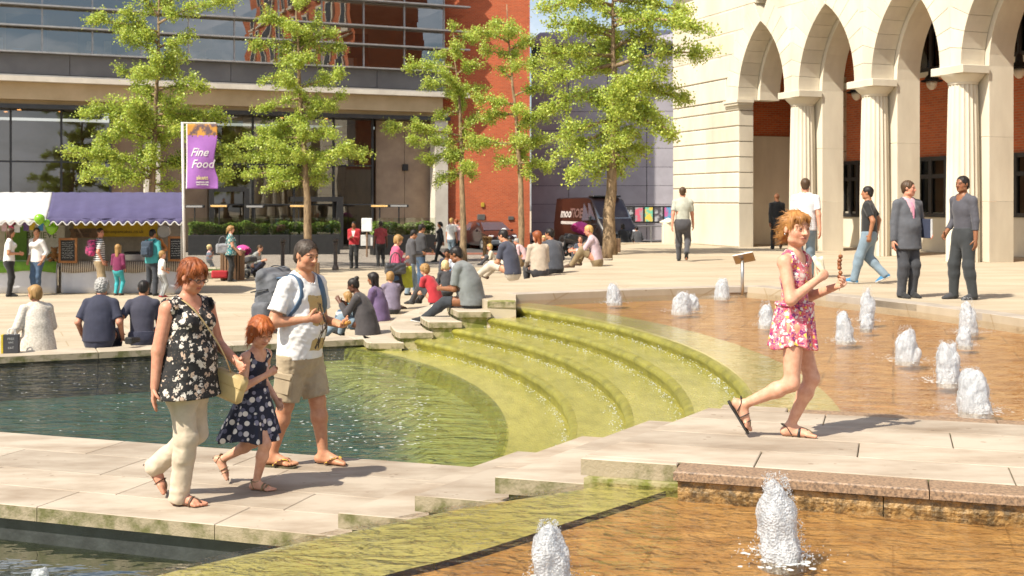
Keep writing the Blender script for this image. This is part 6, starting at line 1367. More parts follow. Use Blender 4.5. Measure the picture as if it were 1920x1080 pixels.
# --- older girl ---
girl = person('girl in a bright flower-print playsuit crossing the walkway with a kebab skewer', at(1490, 822, .6), -108, 1.44, 'stand',
    [dict(t='top', sl=0, hem=.04, off=.014, mat=M_flor, n='playsuit_top', wr=.004, nk=.050, cap=.0), dict(t='skirt', z0=.60, z1=.405, r0=.084, r1=.110, pleats=11, pamp=.09, mat=M_flor, asp=.95, n='playsuit_skirt', dy=-.008)],
    hair=('wind', (.42, .20, .055), (.22, .09, .025)), skin='pale', hr=.152, b=.92, g=2, v=.0068, barefoot=True, curl=(58, 62), shut=True, lip=(.50, .17, .14),
    o=dict(feet=((-.045, -.025, 0, 0), (.045, -.295, .05, 58)), knees=((-.1, 1, .3), (.1, 1, .5)), hands=((-.045, .165, .665), (.065, .095, .70)), poles=((-.5, -.6, -1), (.55, -.55, -1)), twist=-22, hyaw=-36, hpitch=2, lean=0, shw=.096), palms=((.5, -.3, .8), (-1, -.3, .1)))
e = girl['e']; H = 1.44
tube_local('waist_band', [(girl['pel'] + girl['Rp'] @ (np.array([.092 * math.sin(t), .080 * math.cos(t), .093]) * H)) for t in np.linspace(0, 2 * math.pi, 25)], .011, M_flor, e, 6)
for n in 'LR':
    s_ = sole(e, girl, n, M_blk, .012); strap(s_, girl, n, over(.042, .0), M_blk, .006, .4); strap(s_, girl, n, [(0, .100, -.036), (0, .088, -.014), (0, .045, .001)], M_gold, .0055, .5); strap(s_, girl, n, over(.072, -.01), M_blk, .005, .4)
    strap(s_, girl, n, [(-.023, .01, -.03), (-.021, -.01, .002), (-.014, -.028, .010), (0, -.035, .012), (.014, -.028, .010), (.021, -.01, .002), (.023, .01, -.03)], M_blk, .0048, .5)
wr, d, pn = girl['hand']['L']; sk = empty('kebab_skewer', e.location, e.rotation_euler.z, label='kebab skewer held upright in front of the girl', cat='food'); q = wr + d * .055 + pn * .016; up = nrm(np.array([0, .03, 1]))
MB().tube([q - up * .05, q + up * .20], .0018, 6).build('stick', mk('bamboo', (.55, .40, .2), .7), sk)
f = Field(q + up * .1 - .1, q + up * .1 + .1, .005); rng = np.random.default_rng(2)
for k in range(6): f.ell(q + up * (.04 + k * .025) + rng.normal(0, .004, 3), (.016 + rng.uniform(0, .006), .014, .013), None, .005)
f.wrinkle(.003, 28, 5); V, Q = f.mesh(); link('meat', npmesh('meat', V, Q, M_meat, True), None, sk)
wr, d, pn = girl['hand']['R']; wp = empty('food_wrapper', e.location, e.rotation_euler.z, label='translucent paper wrapper held up near the girl\'s shoulder', cat='wrapper'); q = wr + d * .07 + pn * .015; mb = MB(); vs = []
for i in range(6):
    for j in range(5): u_, v_ = i / 5, j / 4 - .5; vs.append(q + np.array([.012 * math.sin(u_ * 7 + v_ * 5) + .012, -.035 * u_ + v_ * .034 * (1 + u_), u_ * .11 + .008 * math.sin(v_ * 9 + u_ * 4)]))
mb.add(vs, [(i * 5 + j, i * 5 + j + 1, (i + 1) * 5 + j + 1, (i + 1) * 5 + j) for i in range(5) for j in range(4)]); wo_ = mb.build('sheet', mk('wax_paper', (.72, .66, .52), .4, (.62, .56, .42), 9), wp, True); wo_.modifiers.new('thick', 'SOLIDIFY').thickness = .0012
for s_ in (-1, 1): q = girl['skull'] + girl['Rh'] @ np.array([s_ * .375, -.03, -.16]) * girl['hr']; MB().lathe([(0, -.007), (.005, -.004), (.007, 0), (.005, .004), (0, .007)], 10, q).build('earring', M_chrome, e, True)
# ---------------- everybody else ----------------
def stripes(name, c1, c2, f, axis='Z', duty=.5):
    m = mk(name, c1, .85); nt = m.node_tree; N = nt.nodes; L = nt.links.new; b = N['Principled BSDF']; tc = N.new('ShaderNodeTexCoord'); sp = N.new('ShaderNodeSeparateXYZ'); L(tc.outputs['Object'], sp.inputs[0])
    a = N.new('ShaderNodeMath'); a.operation = 'MULTIPLY'; a.inputs[1].default_value = f; L(sp.outputs[axis], a.inputs[0]); fr = N.new('ShaderNodeMath'); fr.operation = 'FRACT'; L(a.outputs[0], fr.inputs[0]); g = N.new('ShaderNodeMath'); g.operation = 'GREATER_THAN'; g.inputs[1].default_value = duty; L(fr.outputs[0], g.inputs[0])
    mx = N.new('ShaderNodeMix'); mx.data_type = 'RGBA'; mx.inputs['A'].default_value = (*c1, 1); mx.inputs['B'].default_value = (*c2, 1); L(g.outputs[0], mx.inputs['Factor']); L(mx.outputs['Result'], b.inputs['Base Color']); return m
C_ = dict(black=(.015, .015, .016), dgrey=(.045, .045, .05), grey=(.16, .165, .17), lgrey=(.36, .37, .36), white=(.74, .73, .71), navy=(.025, .028, .055), jean=(.06, .11, .19), ljean=(.20, .27, .33), khaki=(.34, .25, .14), brown=(.09, .05, .03), red=(.42, .02, .03), dred=(.25, .03, .04), pink=(.62, .10, .20), lpink=(.62, .42, .45), teal=(.05, .33, .34), aqua=(.04, .38, .42), maroon=(.17, .015, .07), purple=(.14, .09, .19), beige=(.48, .40, .31), orange=(.55, .22, .06), blue=(.05, .22, .42), cream=(.58, .52, .42), charcoal=(.07, .068, .075), green=(.09, .12, .05), sage=(.42, .43, .36))
def F_(c): return fab(C_[c] if isinstance(c, str) else c) if not hasattr(c, 'node_tree') else c
HAIR = dict(blk=((.018, .013, .011), (.008, .006, .005)), brn=((.09, .05, .025), (.045, .025, .012)), blond=((.55, .36, .13), (.36, .22, .07)), gry=((.42, .41, .39), (.24, .23, .22)), aub=((.30, .085, .025), (.16, .04, .012)), fair=((.40, .24, .09), (.25, .14, .05)), plat=((.70, .56, .30), (.5, .38, .18)))
def zl(px, py):
    z = -.3
    for _ in range(6): p = at(px, py, z); z = gz(p.x, p.y)
    return z
def outfit(top, bot, shoe='black', sl=.4, hem=-.04, ln=1., **k):
    t = dict(t='top', sl=sl, hem=hem, off=k.get('off', .012), mat=F_(top), nk=k.get('nk', .046)); 
    for q in ('collar', 'vneck', 'swing', 'n'): 
        if q in k: t[q] = k[q]
    w_ = [t]
    if k.get('skirt'): z0, z1, r0, r1 = k['skirt']; w_.append(dict(t='skirt', z0=z0, z1=z1, r0=r0, r1=r1, pleats=5, pamp=.04, mat=F_(k.get('skmat', bot)), asp=.8)); 
    if bot: w_.append(dict(t='legs', len=ln, off=k.get('loff', .010), off2=k.get('off2', .014), mat=F_(bot), flare=k.get('flare', .004)))
    if shoe: w_.append(dict(t='shoes', mat=F_(shoe), sole=F_('white') if k.get('trainer') else None))
    return w_
def bg(label, px, pf, ph, yaw, pose, fit, hair=('short', 'blk'), skin='pale', zone='l', g=0, b=1., hr=.13, o={}, v=None, **k):
    z = .6 if zone == 'u' else zl(px, pf); p = at(px, pf, z); H = (pf - ph) * p.y / FPX; H = k.pop('H', H)
    if v is None: v = .012 if p.y < 21 else .016
    return person(label, p, yaw, H, pose, fit, (hair[0], *HAIR[hair[1]]), skin, hr, b, g, v, o, group='people on the square', **k)
def seat(label, px, py, z, yaw, H, pose, fit, hair=('short', 'blk'), skin='pale', g=0, b=1., hr=.13, o={}, v=None, **k):
    p = at(px, py, z)
    if v is None: v = .012 if p.y < 19 else .016
    return person(label, p, yaw, H, pose, fit, (hair[0], *HAIR[hair[1]]), skin, hr, b, g, v, o, group='people on the square', **k)
# men by the arcade
bg('man in a pale shirt and grey trousers walking away towards the arcade corner', 1280, 490, 349, -8, 'walk', outfit('sage', 'charcoal', hem=.03, sl=.42, collar=1), ('crop', 'brn'), 'red', 'u')
bg('man in a white striped T-shirt and jeans walking away behind the girl', 1510, 522, 332, -14, 'walk2', outfit(stripes('fine_stripe_tee', C_['white'], (.5, .5, .52), 26), 'ljean', 'brown', hem=-.04), ('crop', 'brn'), 'red', 'u', b=1.05)
bg('man in a black T-shirt, faded jeans and blue trainers strolling left', 1630, 532, 347, 62, 'walk', outfit('black', 'ljean', 'blue', hem=.0, trainer=1, loff=.019, off2=.024), ('crop', 'blk'), 'olive', 'u', o=dict(hands=((-.12, -.03, .50), (.12, -.05, .50)), feet=((-.05, .15, 0, -6), (.05, -.17, .02, 25))), hdir=None)
suit = bg('man in a dark grey suit and pink tie holding a folder', 1700, 558, 339, 198, 'stand', outfit('grey' if False else (.095, .10, .115), (.045, .047, .055), 'black', sl=.97, hem=-.11, vneck=.13, off=.018, nk=.05, swing=.004, n='jacket', loff=.014, off2=.02), ('short', 'brn'), 'red', 'u', b=1.1, o=dict(hands=((-.155, .09, .56), (.16, .03, .45)), hyaw=38))
e = suit['e']; Hs = suit['H']; S = suit
f = Field(S['chest'] - .3, S['chest'] + .35, .011); torso(f, S, .010, 1.1, 0); f.cone(S['neck'], S['neck'] + S['Ru'][:, 2] * .03 * Hs, .043 * Hs, .04 * Hs, .004); f.cone(S['neck'] + S['Ru'][:, 2] * .02 * Hs, S['neck'] + S['Ru'][:, 2] * .1 * Hs, .036 * Hs, .05 * Hs, 0, None, 1, True); f.cut(S['pel'] + S['Rp'][:, 2] * .02 * Hs, -S['Rp'][:, 2]); V, Q = f.mesh(); link('shirt', npmesh('shirt', V, Q, F_((.66, .40, .46)), True), None, e)
tube_local('tie', [S['neck'] + S['Ru'] @ (np.array(q) * Hs) for q in ((0, .052, -.005), (0, .082, -.05), (0, .093, -.12), (0, .09, -.20))], [.016] * 16, F_((.58, .22, .32)), e, 8, .35)
wr, d, pn = suit['hand']['L']; fo = empty('ring_binder', e.location, e.rotation_euler.z, label='blue and white folder under the arm of the suited man', cat='folder'); q = wr + np.array([.035, .0, .06]); MB().bbox(q, (.045, .22, .30), .006).build('cover', F_((.02, .03, .07)), fo); MB().bbox(q + np.array([-.002, .012, .004]), (.032, .21, .29), .003).build('papers', F_('white'), fo)
bg('man in a charcoal shirt and trousers talking, hand in pocket', 1808, 561, 330, 112, 'stand', outfit((.075, .074, .09), (.03, .034, .037), 'dgrey', sl=.90, hem=.035, collar=1, loff=.016, off2=.022), ('crop', 'blk'), 'brown', 'u', o=dict(hands=((-.15, .02, .45), (.115, .08, .54)), feet=((-.075, -.02, 0, 0, .3), (.075, .04, 0, 0)), hyaw=6))
bg('man in a black suit walking into the dark doorway under the arches', 1457, 468, 360, 0, 'walk', outfit('black', 'black', sl=1., hem=-.1, swing=.004), ('bald', 'blk'), 'brown', 'u', H=1.78)
# seated along the lower pool, backs to the water
pp_ = lambda px, z=0.: at(px, {72: 658, 185: 652, 262: 648}[px], z)
seat('woman with wavy auburn hair in a white crochet cardigan sitting on the pool ledge', 72, 655, 0, 40, 1.66, 'sit', outfit(patternmat('crochet', (.70, .66, .58), 'blossom') if False else fab((.68, .63, .55), (.45, .40, .33), 'crochet', .95, 45, .9, 60), 'beige', sl=.95, hem=-.09, swing=.02, off=.02), ('bob', 'fair'), 'red', g=1, b=1.12, o=dict(hyaw=28, hands=((-.17, .14, .12), (.12, .2, .12))))
seat('broad man with curly grey hair in a navy polo on the pool ledge', 185, 650, 0, 4, 1.80, 'sit', outfit('navy', 'navy', sl=.46, hem=-.03, collar=1, off=.016), ('curly', 'gry'), 'red', b=1.18, o=dict(hands=((-.16, .1, .09), (.16, .1, .09)), hpitch=12))
seat('man with black hair and brown belt in a navy polo on the pool ledge', 266, 646, 0, 8, 1.72, 'sit', outfit((.04, .04, .065), 'navy', sl=.46, hem=.02, collar=1, off=.012), ('short', 'blk'), 'olive', b=1.06, o=dict(hands=((-.17, .02, .10), (.1, .2, .1)), hpitch=10))
# at the stalls
bg('woman in a white T-shirt and black trousers at the edge of the picture', 17, 556, 428, -70, 'stand', outfit('white', 'black', sl=.4, hem=-.01), ('long', 'brn'), 'tan', g=1, o=dict(hands=((-.05, .13, .62), (.06, .13, .63))))
bg('woman in a white blouse and jeans leaning on the green stall table', 70, 554, 427, 158, 'stand', outfit('white', 'jean', 'brown', sl=.75, hem=-.03, vneck=.03), ('short', 'brn'), 'tan', g=1, o=dict(hands=((-.13, .04, .52), (.12, .05, .52)), feet=((-.02, 0, 0, 0), (.03, .03, 0, 0)), hyaw=40))
t3 = bg('man with a pink rucksack and striped top glancing back at the pancake stall', 186, 553, 428, -60, 'stand', outfit(stripes('wide_stripe_top', C_['white'], C_['dgrey'], 18), 'khaki', 'brown', sl=.42, hem=-.03, loff=.02, off2=.026), ('short', 'brn'), 'red', b=1.05, o=dict(hands=((-.12, .1, .5), (.14, .02, .52)), hyaw=-60))
bg('fair-haired girl in a maroon top and turquoise leggings at the counter', 221, 554, 458, -12, 'stand', outfit('maroon', 'aqua', 'brown', sl=.9, hem=-.02, loff=.004, off2=.004), ('long', 'fair'), 'pale', g=2, hr=.155, b=.95, o=dict(hands=((-.08, .13, .55), (.1, .1, .5))))
t5 = bg('person in a turquoise hoodie with a dark rucksack ordering pancakes', 285, 554, 430, -20, 'stand', outfit('teal', (.03, .035, .045), sl=.97, hem=-.04, off=.018), ('short', 'blk'), 'olive', o=dict(hands=((-.08, .12, .6), (.1, .12, .6)), feet=((-.08, 0, 0, 0), (.09, -.05, 0, 0))))
bg('small boy in a white T-shirt and grey track trousers with red shoes', 303, 557, 470, -55, 'stand', outfit('white', stripes('track_trousers', (.16, .16, .17), C_['lgrey'], 14, 'X'), 'red', sl=.4, hem=-.02), ('short', 'fair'), 'pale', hr=.165, b=.95, o=dict(hands=((-.06, .12, .6), (.1, .08, .55))))
bg('vendor in an orange top and black hat behind the counter', 290, 543, 428, 165, 'stand', outfit('orange', 'black', sl=.9, hem=-.03), ('curly', 'blk'), 'tan', H=1.7, o=dict(hands=((-.2, .1, .62), (.1, .18, .6))))
bg('toddler in pink and pale blue standing on the little round lawn', 392, 512, 457, -60, 'stand', outfit(stripes('toddler_top', C_['lpink'], (.4, .5, .6), 7), 'lgrey', 'white', sl=.4, hem=-.02), ('short', 'plat'), 'pale', hr=.20, b=1.15, o=dict(hands=((-.05, .12, .66), (.08, .1, .6)), p=(0, 0, .47)))
w430 = bg('woman in a turquoise patterned top with a grey bag beside the slatted bin', 431, 528, 423, -75, 'stand', outfit(patternmat('teal_print', (.04, .25, .28), 'blossom'), 'black', sl=.3, hem=-.05, swing=.01), ('pony', 'fair'), 'pale', g=1, b=1.16, o=dict(hands=((-.05, .16, .55), (.1, .14, .53))))
seat('person in grey crouching by the pink pushchair behind the bin', 470, 516, -.37, -100, 1.66, 'crouch', outfit('lgrey', 'navy', sl=.9, hem=-.02), ('short', 'brn'), 'pale', g=1)
bg('man in a red jacket and white printed T-shirt reading his phone', 664, 503, 415, 172, 'stand', [dict(t='top', sl=.2, hem=-.03, off=.008, mat=F_('white'), n='tee')] + outfit('red', 'black', sl=.97, hem=-.02, vneck=.16, off=.02), ('crop', 'blk'), 'brown', o=dict(hands=((-.03, .14, .66), (.04, .14, .66)), hpitch=10))
bg('man in a dark red top with his back turned by the hedge', 714, 500, 415, 20, 'stand', outfit('dred', 'black', sl=.42, hem=-.03), ('crop', 'blk'), 'dark')
w740 = bg('woman in a pink cardigan and denim skirt carrying bags up the steps', 741, 580, 412, -72, 'stand', [dict(t='top', sl=0, hem=-.02, off=.007, mat=F_('white'), n='vest')] + outfit('pink', (.03, .022, .022), 'brown', sl=.96, hem=-.0, vneck=.09, loff=.003, off2=.003, skirt=(.555, .385, .10, .115), skmat='jean'), ('bob', 'fair'), 'pale', g=1, b=1.08, o=dict(hands=((-.07, .15, .60), (.045, .13, .68)), hpitch=16, feet=((-.05, .05, 0, 0), (.05, -.08, .02, 20))), H=1.68)
bg('man in a dark grey hoodie and pale jeans looking at his phone', 770, 553, 430, -72, 'stand', outfit('charcoal', 'ljean', 'black', sl=.97, hem=-.06, off=.022, loff=.018, off2=.024), ('short', 'blk'), 'olive', o=dict(hands=((-.04, .17, .63), (.06, .16, .63)), hpitch=22, feet=((-.06, .09, 0, 0), (.06, -.07, 0, 0))))
bg('man in a black cap and dark jacket behind the phone reader', 787, 541, 420, -60, 'stand', outfit('dgrey', 'jean', 'black', sl=.97, hem=-.04, off=.02), ('short', 'blk'), 'olive', o=dict(hands=((-.05, .16, .6), (.06, .16, .58)), hpitch=12))
bg('woman in a black tracksuit striding past the planter', 826, 491, 415, 100, 'walk', outfit('black', 'black', sl=.97, hem=-.02), ('pony', 'blk'), 'olive', g=1)
bg('fair-haired man in a pale shirt near the tree trunk', 846, 488, 409, -30, 'stand', outfit('white', 'ljean', 'brown', sl=.42, hem=-.04), ('short', 'blond'), 'red')
bg('person in a red cap and grey top standing by the tree trunk', 856, 487, 410, 40, 'stand', outfit('lgrey', 'dgrey', sl=.42), ('short', 'aub'), 'red')
bg('woman in a pale pink top standing right against the tree trunk', 864, 488, 412, 150, 'stand', outfit('lpink', 'black', sl=.9), ('pony', 'fair'), 'pale', g=1)
# sitting around the steps
seat('woman with a hair bun in a dark grey top sitting on the pool ledge', 690, 626, 0, 82, 1.68, 'floor', outfit((.055, .048, .05), 'ljean', 'black', sl=.95, hem=-.08, swing=.01, off=.014), ('bun', 'blk'), 'dark', g=1, b=1.22, o=dict(hands=((-.05, .26, .30), (.06, .22, .26)), hpitch=14, lean=20, feet=((-.06, .42, 0, -30), (.10, .30, 0, -20))))
seat('woman in purple with long dark hair sitting just behind the bun', 716, 606, -.05, 75, 1.66, 'knees', outfit('purple', 'dgrey', sl=.9, hem=-.05), ('long', 'blk'), 'brown', g=1, b=1.1)
seat('fair-haired child in turquoise peeping out beside the woman in grey', 661, 612, -.25, 60, 1.15, 'knees', outfit('aqua', 'jean', sl=.4), ('long', 'fair'), 'pale', g=2, hr=.165)
seat('person in mauve sitting behind the legs of the woman in pink', 737, 585, -.28, 30, 1.6, 'knees', outfit((.20, .17, .24), 'dgrey', sl=.9), ('bob', 'fair'), 'pale', g=1)
grey = seat('heavy man in a grey T-shirt and dark jeans sitting on the top step', 888, 577, .45, 68, 1.84, 'knees', outfit((.19, .205, .205), (.025, .03, .038), 'black', sl=.47, hem=-.05, off=.022, trainer=1), ('crop', 'blk'), 'brown', b=1.25, o=dict(hands=((-.07, .26, .16), (.10, .20, .16)), lean=24, feet=((-.06, .44, -.13, -8), (.12, .20, -.02, 0)), hpitch=14, knees=((-.1, 1, .9), (.5, .6, .8))), v=.011)
seat('curly-haired woman in red sitting low on the steps with food', 818, 572, .0, 60, 1.62, 'knees', outfit('red', 'dgrey', sl=.3, hem=-.04), ('curly', 'fair'), 'pale', g=1, b=1.05, o=dict(hands=((-.05, .3, .14), (.06, .3, .14)), lean=30))
seat('blonde child in dark clothes sitting behind the man in grey', 838, 553, .1, 20, 1.3, 'knees', outfit('dgrey', 'black', sl=.9), ('bob', 'plat'), 'pale', g=2, hr=.155)
seat('smiling woman with long black hair sitting facing the viewer', 841, 525, -.1, 170, 1.62, 'knees', outfit('navy', 'dgrey', sl=.9), ('long', 'blk'), 'brown', g=1)
seat('child with black hair in a blue patterned shirt by the smiling woman', 858, 524, .0, 40, 1.45, 'knees', outfit(fab((.3, .36, .48), (.6, .62, .66), 'check', .85, 40), 'jean', sl=.4), ('short', 'blk'), 'brown', hr=.145)
seat('man in a navy T-shirt and beige trousers holding something red on the upper steps', 962, 520, .6, 58, 1.78, 'floor', outfit((.05, .055, .085), 'cream', 'brown', sl=.45, hem=-.04, off=.016), ('short', 'blk'), 'tan', b=1.08, o=dict(hands=((-.05, .26, .14), (.06, .26, .14)), lean=18, hpitch=14), v=.014)
seat('woman with long auburn hair in a beige top sitting with her back to us', 1012, 517, .6, 20, 1.66, 'sit', outfit('beige', 'dgrey', sl=.95, hem=-.01), ('long', 'aub'), 'pale', g=1, b=1.05, v=.014, o=dict(hyaw=30))
seat('man in slate grey with dark hair sitting beside the auburn-haired woman', 1040, 512, .6, 24, 1.76, 'sit', outfit((.06, .065, .08), 'black', sl=.6, hem=-.03, off=.014), ('short', 'blk'), 'olive', b=1.08, v=.014, o=dict(hyaw=35, lean=20))
seat('blonde child sitting beyond the man in navy', 925, 497, -.1, 100, 1.3, 'knees', outfit('cream', 'dgrey', sl=.9), ('bob', 'blond'), 'pale', g=2, hr=.155)
seat('brown-haired boy sitting near the grey-haired man', 962, 492, -.1, 120, 1.5, 'knees', outfit('dgrey', 'black', sl=.9), ('short', 'brn'), 'pale', hr=.145)
seat('grey-haired person in pink bending forward in the seated group', 985, 489, -.1, 80, 1.7, 'knees', outfit('lpink', 'dgrey', sl=.9), ('short', 'gry'), 'red', o=dict(lean=35))
seat('woman with platinum hair in an orange top facing the viewer', 1020, 484, -.1, 175, 1.64, 'knees', outfit('orange', 'dgrey', sl=.2), ('long', 'plat'), 'tan', g=1)
seat('smiling woman in a dark blue top sitting by the pushchair', 1092, 492, .1, 150, 1.64, 'knees', outfit((.045, .055, .08), 'dgrey', sl=.95), ('short', 'brn'), 'red', g=1, o=dict(hyaw=20))
seat('man in a pink shirt and khaki trousers sitting with his knees up', 1120, 499, .6, 80, 1.78, 'knees', outfit((.52, .40, .44), (.26, .19, .10), 'brown', sl=.85, hem=.0, collar=1, off=.018, loff=.016), ('short', 'blond'), 'red', v=.014, o=dict(hands=((-.05, .31, .20), (.03, .30, .21)), feet=((-.06, .33, -.02, 0), (.07, .25, 0, 0)), hpitch=10))
seat('hunched person in black sitting at the far edge of the square, left of two', 1172, 459, .3, 15, 1.7, 'sit', outfit('black', 'black', sl=.95), ('long', 'blk'), 'olive', o=dict(lean=26))
seat('hunched person in black sitting at the far edge of the square, right of two', 1197, 459, .2, 10, 1.6, 'sit', outfit('dgrey', 'black', sl=.95), ('short', 'blk'), 'olive', o=dict(lean=30))
# ---- bags and other things they carry ----
def sdf_thing(name, part, label, cat, p, yaw, build, mat, v=.012, r=.4, extra=None):
    e = empty(name, p, yaw, label=label, cat=cat); f = Field((-r, -r, -r), (r, r, r), v); build(f); V, Q = f.mesh(); link(part, npmesh(part, V, Q, mat, True), None, e)
    if extra: extra(e)
    return e
def wpt(S, q): e = S['e']; c, s_ = math.cos(e.rotation_euler.z), math.sin(e.rotation_euler.z); return Vector((e.location.x + q[0] * c - q[1] * s_, e.location.y + q[0] * s_ + q[1] * c, e.location.z + q[2]))
def packbuild(f): f.box((0, 0, 0), (.15, .09, .21), None, .06); f.box((0, -.09, -.05), (.11, .05, .11), None, .04, .02); f.wrinkle(.006, 6, 3)
def straps(S, mat):
    def fn(e):
        for s_ in (-1, 1): tube_local('strap', [(s_ * .08, .08, .18), (s_ * .10, .17, .22), (s_ * .11, .26, .12), (s_ * .12, .25, -.05), (s_ * .12, .1, -.15)], .022, mat, e, 6, .35)
    return fn
for S, lab, mt in ((t3, 'pink patterned rucksack on the man at the pancake stall', fab((.50, .03, .16), (.10, .02, .06), 'pink_pack', .7, 14, .2, 60, .45, .55)), (t5, 'dark blue rucksack on the person in turquoise', fab((.03, .05, .08), None, 'dark_pack'))):
    q = (S['chest'] + S['waist']) / 2 + S['Ru'] @ np.array([0, -.21, .03]); sdf_thing('rucksack', 'pack', lab, 'rucksack', wpt(S, q), S['e'].rotation_euler.z, packbuild, mt, extra=straps(S, mt))
M_silver = mk('silver_leather', (.10, .10, .105), .35, (.04, .04, .042), 7, 5, .4, 40, metal=.3, coat=.4)
def bagbuild(f): f.box((0, 0, 0), (.08, .24, .13), None, .05); f.wrinkle(.006, 7, 3)
def handles(mat, h=.24):
    def fn(e):
        for s_ in (-1, 1): tube_local('handle', [(s_ * .04, -.12, .1), (s_ * .035, -.09, .1 + h * .7), (s_ * .03, 0, .1 + h), (s_ * .035, .09, .1 + h * .7), (s_ * .04, .12, .1)], .011, mat, e, 6)
    return fn
sdf_thing('handbag', 'pouch', 'shiny black handbag on the arm of the woman in pink', 'bag', wpt(w740, np.array([.20, -.04, .93])), w740['e'].rotation_euler.z, bagbuild, M_silver, extra=handles(M_silver, .26))
def carrier(f): f.box((0, 0, 0), (.035, .15, .24), Matrix.Rotation(.08, 3, 'X'), .02); f.wrinkle(.008, 5, 8)
sdf_thing('carrier_bag', 'sheet', 'yellow-green carrier bag swinging beside the denim skirt', 'bag', wpt(w740, np.array([.10, .22, .72])), w740['e'].rotation_euler.z, carrier, fab((.42, .42, .02), (.34, .34, .015), 'yellow_plastic', .45), extra=handles(MATS['chrome'] if False else fab((.42, .42, .02), (.34, .34, .015), 'yellow_plastic', .45), .12))
sdf_thing('handbag', 'pouch', 'slouchy grey bag on the shoulder of the woman by the bin', 'bag', wpt(w430, np.array([.12, -.22, 1.02])), w430['e'].rotation_euler.z, lambda f: (f.box((0, 0, 0), (.07, .2, .16), None, .06), f.wrinkle(.01, 5, 2)), fab((.30, .31, .33), (.2, .2, .22), 'grey_bag', .6), extra=handles(fab((.12, .12, .13), None, 'grey_handle'), .28))
sdf_thing('red_cloth', 'bundle', 'crumpled red packet in the hands of the man in navy', 'packet', at(934, 500, .72), 0, lambda f: (f.box((0, 0, 0), (.14, .08, .08), None, .05), f.wrinkle(.02, 6, 5)), F_('red'), .014, .3)
p = at(15, 664, .0); gbg = empty('gift_bag', p + Vector((0, .12, 0)), R(10), label='black and yellow paper gift bag on the ledge beside the woman in white', cat='bag'); MB().bbox((0, 0, .13), (.2, .1, .26), .006).build('sack', F_('dgrey'), gbg); MB().bbox((-.115, 0, .13), (.03, .102, .262), .004).build('side_panel', F_((.55, .40, .02)), gbg)
for s_ in (-1, 1): tube_local('handle', [(-.05, s_ * .04, .25), (-.03, s_ * .035, .33), (.03, s_ * .035, .33), (.05, s_ * .04, .25)], .006, F_('white'), gbg, 6)
for t_, zz in (('FREE', .2), ('and', .155), ('EAT', .075)): lettering('lettering', t_, .045, frame((1, 0, 0), (0, 0, 1), (0, -.0515, zz)), F_('lgrey'), gbg)
p = at(238, 651, .02); cm = empty('camera', p + Vector((0, .1, .08)), R(150), label='black camera with a long lens hanging beside the seated man in navy', cat='camera'); MB().bbox((0, 0, 0), (.14, .06, .10), .015).build('housing', M_black, cm); MB().lathe([(.045, 0), (.048, .06), (.04, .1), (.042, .15), (.03, .15)], 20).build('lens', M_black, cm, 40); cm.children[1].rotation_euler = (R(90), 0, 0); cm.children[1].location = (0, -.02, 0)
p = at(430, 0, 0) if False else None
# lunch box of the woman with the bun, crumpled paper on the step
sdf_thing('lunch_box', 'tray', 'open white takeaway box in the hands of the woman with the bun', 'food box', at(642, 588, .28), .3, lambda f: (f.box((0, 0, 0), (.10, .08, .03), None, .012), f.box((0, 0, .02), (.085, .065, .02), None, .01, .0, True)), F_('white'), .01, .2)
sdf_thing('paper_cup', 'cup', 'crumpled white paper left on the step by the seated man in grey', 'litter', at(818, 577, .34), .3, lambda f: (f.box((0, 0, 0), (.07, .05, .04), None, .02), f.wrinkle(.015, 8, 2)), F_('white'), .01, .2)
# pushchairs
def pushchair(p, yaw, lab, s=1.):
    e = empty('pushchair', p, yaw, label=lab, cat='pushchair'); e.scale = (s, s, s); pk_ = fab((.60, .05, .28), (.5, .035, .22), 'pink_hood', .7)
    f = Field((-.4, -.5, .4), (.4, .5, 1.3), .018); f.ell((0, .05, .82), (.27, .36, .30)); f.cut((0, 0, .78), (0, -.35, -1)); f.ell((0, .0, .80), (.25, .33, .27), None, 0, True); f.wrinkle(.006, 5, 2); V, Q = f.mesh(); link('hood', npmesh('hood', V, Q, pk_, True), None, e)
    f = Field((-.4, -.6, .3), (.4, .6, .9), .02); f.box((0, -.05, .58), (.22, .4, .10), Matrix.Rotation(-.2, 3, 'X'), .06); V, Q = f.mesh(); link('seat', npmesh('seat', V, Q, F_('dgrey'), True), None, e)
    tube_local('handle', [(-.22, .3, .62), (-.23, .55, .95), (-.2, .62, 1.02), (.2, .62, 1.02), (.23, .55, .95), (.22, .3, .62)], .016, F_('dgrey'), e, 8)
    for s_ in (-1, 1): MB().tube([(s_ * .22, .3, .62), (s_ * .22, -.35, .17)], .016, 8).build('frame_bar', M_alu, e); MB().tube([(s_ * .22, -.1, .5), (s_ * .25, .35, .17)], .016, 8).build('frame_bar', M_alu, e)
    MB().bbox((0, .05, .25), (.36, .5, .12), .03).build('basket', F_('lgrey'), e)
    for x, y in ((-.25, .35), (.25, .35), (-.22, -.35), (.22, -.35)):
        w_ = MB().lathe([(.05, -.025), (.13, -.025), (.15, 0), (.13, .025), (.05, .025)], 18).build('wheel', M_tyre, e, 40, (x, y, .15)); w_.rotation_euler = (0, R(90), 0)
pushchair(at(1085, 481, -.1), R(-65), 'pushchair with a bright pink hood parked behind the seated group', 1.25); pushchair(at(457, 521, -.37), R(60), 'pink pushchair half hidden behind the slatted bin', .95)
sdf_thing('toy_trolley', 'tub', 'red toy cart lying on the round lawn', 'toy', at(412, 514, -.15), .2, lambda f: (f.box((0, 0, 0), (.25, .15, .12), None, .05), f.box((0, 0, .08), (.2, .1, .1), None, .03, 0, True)), F_('red'), .02, .45)
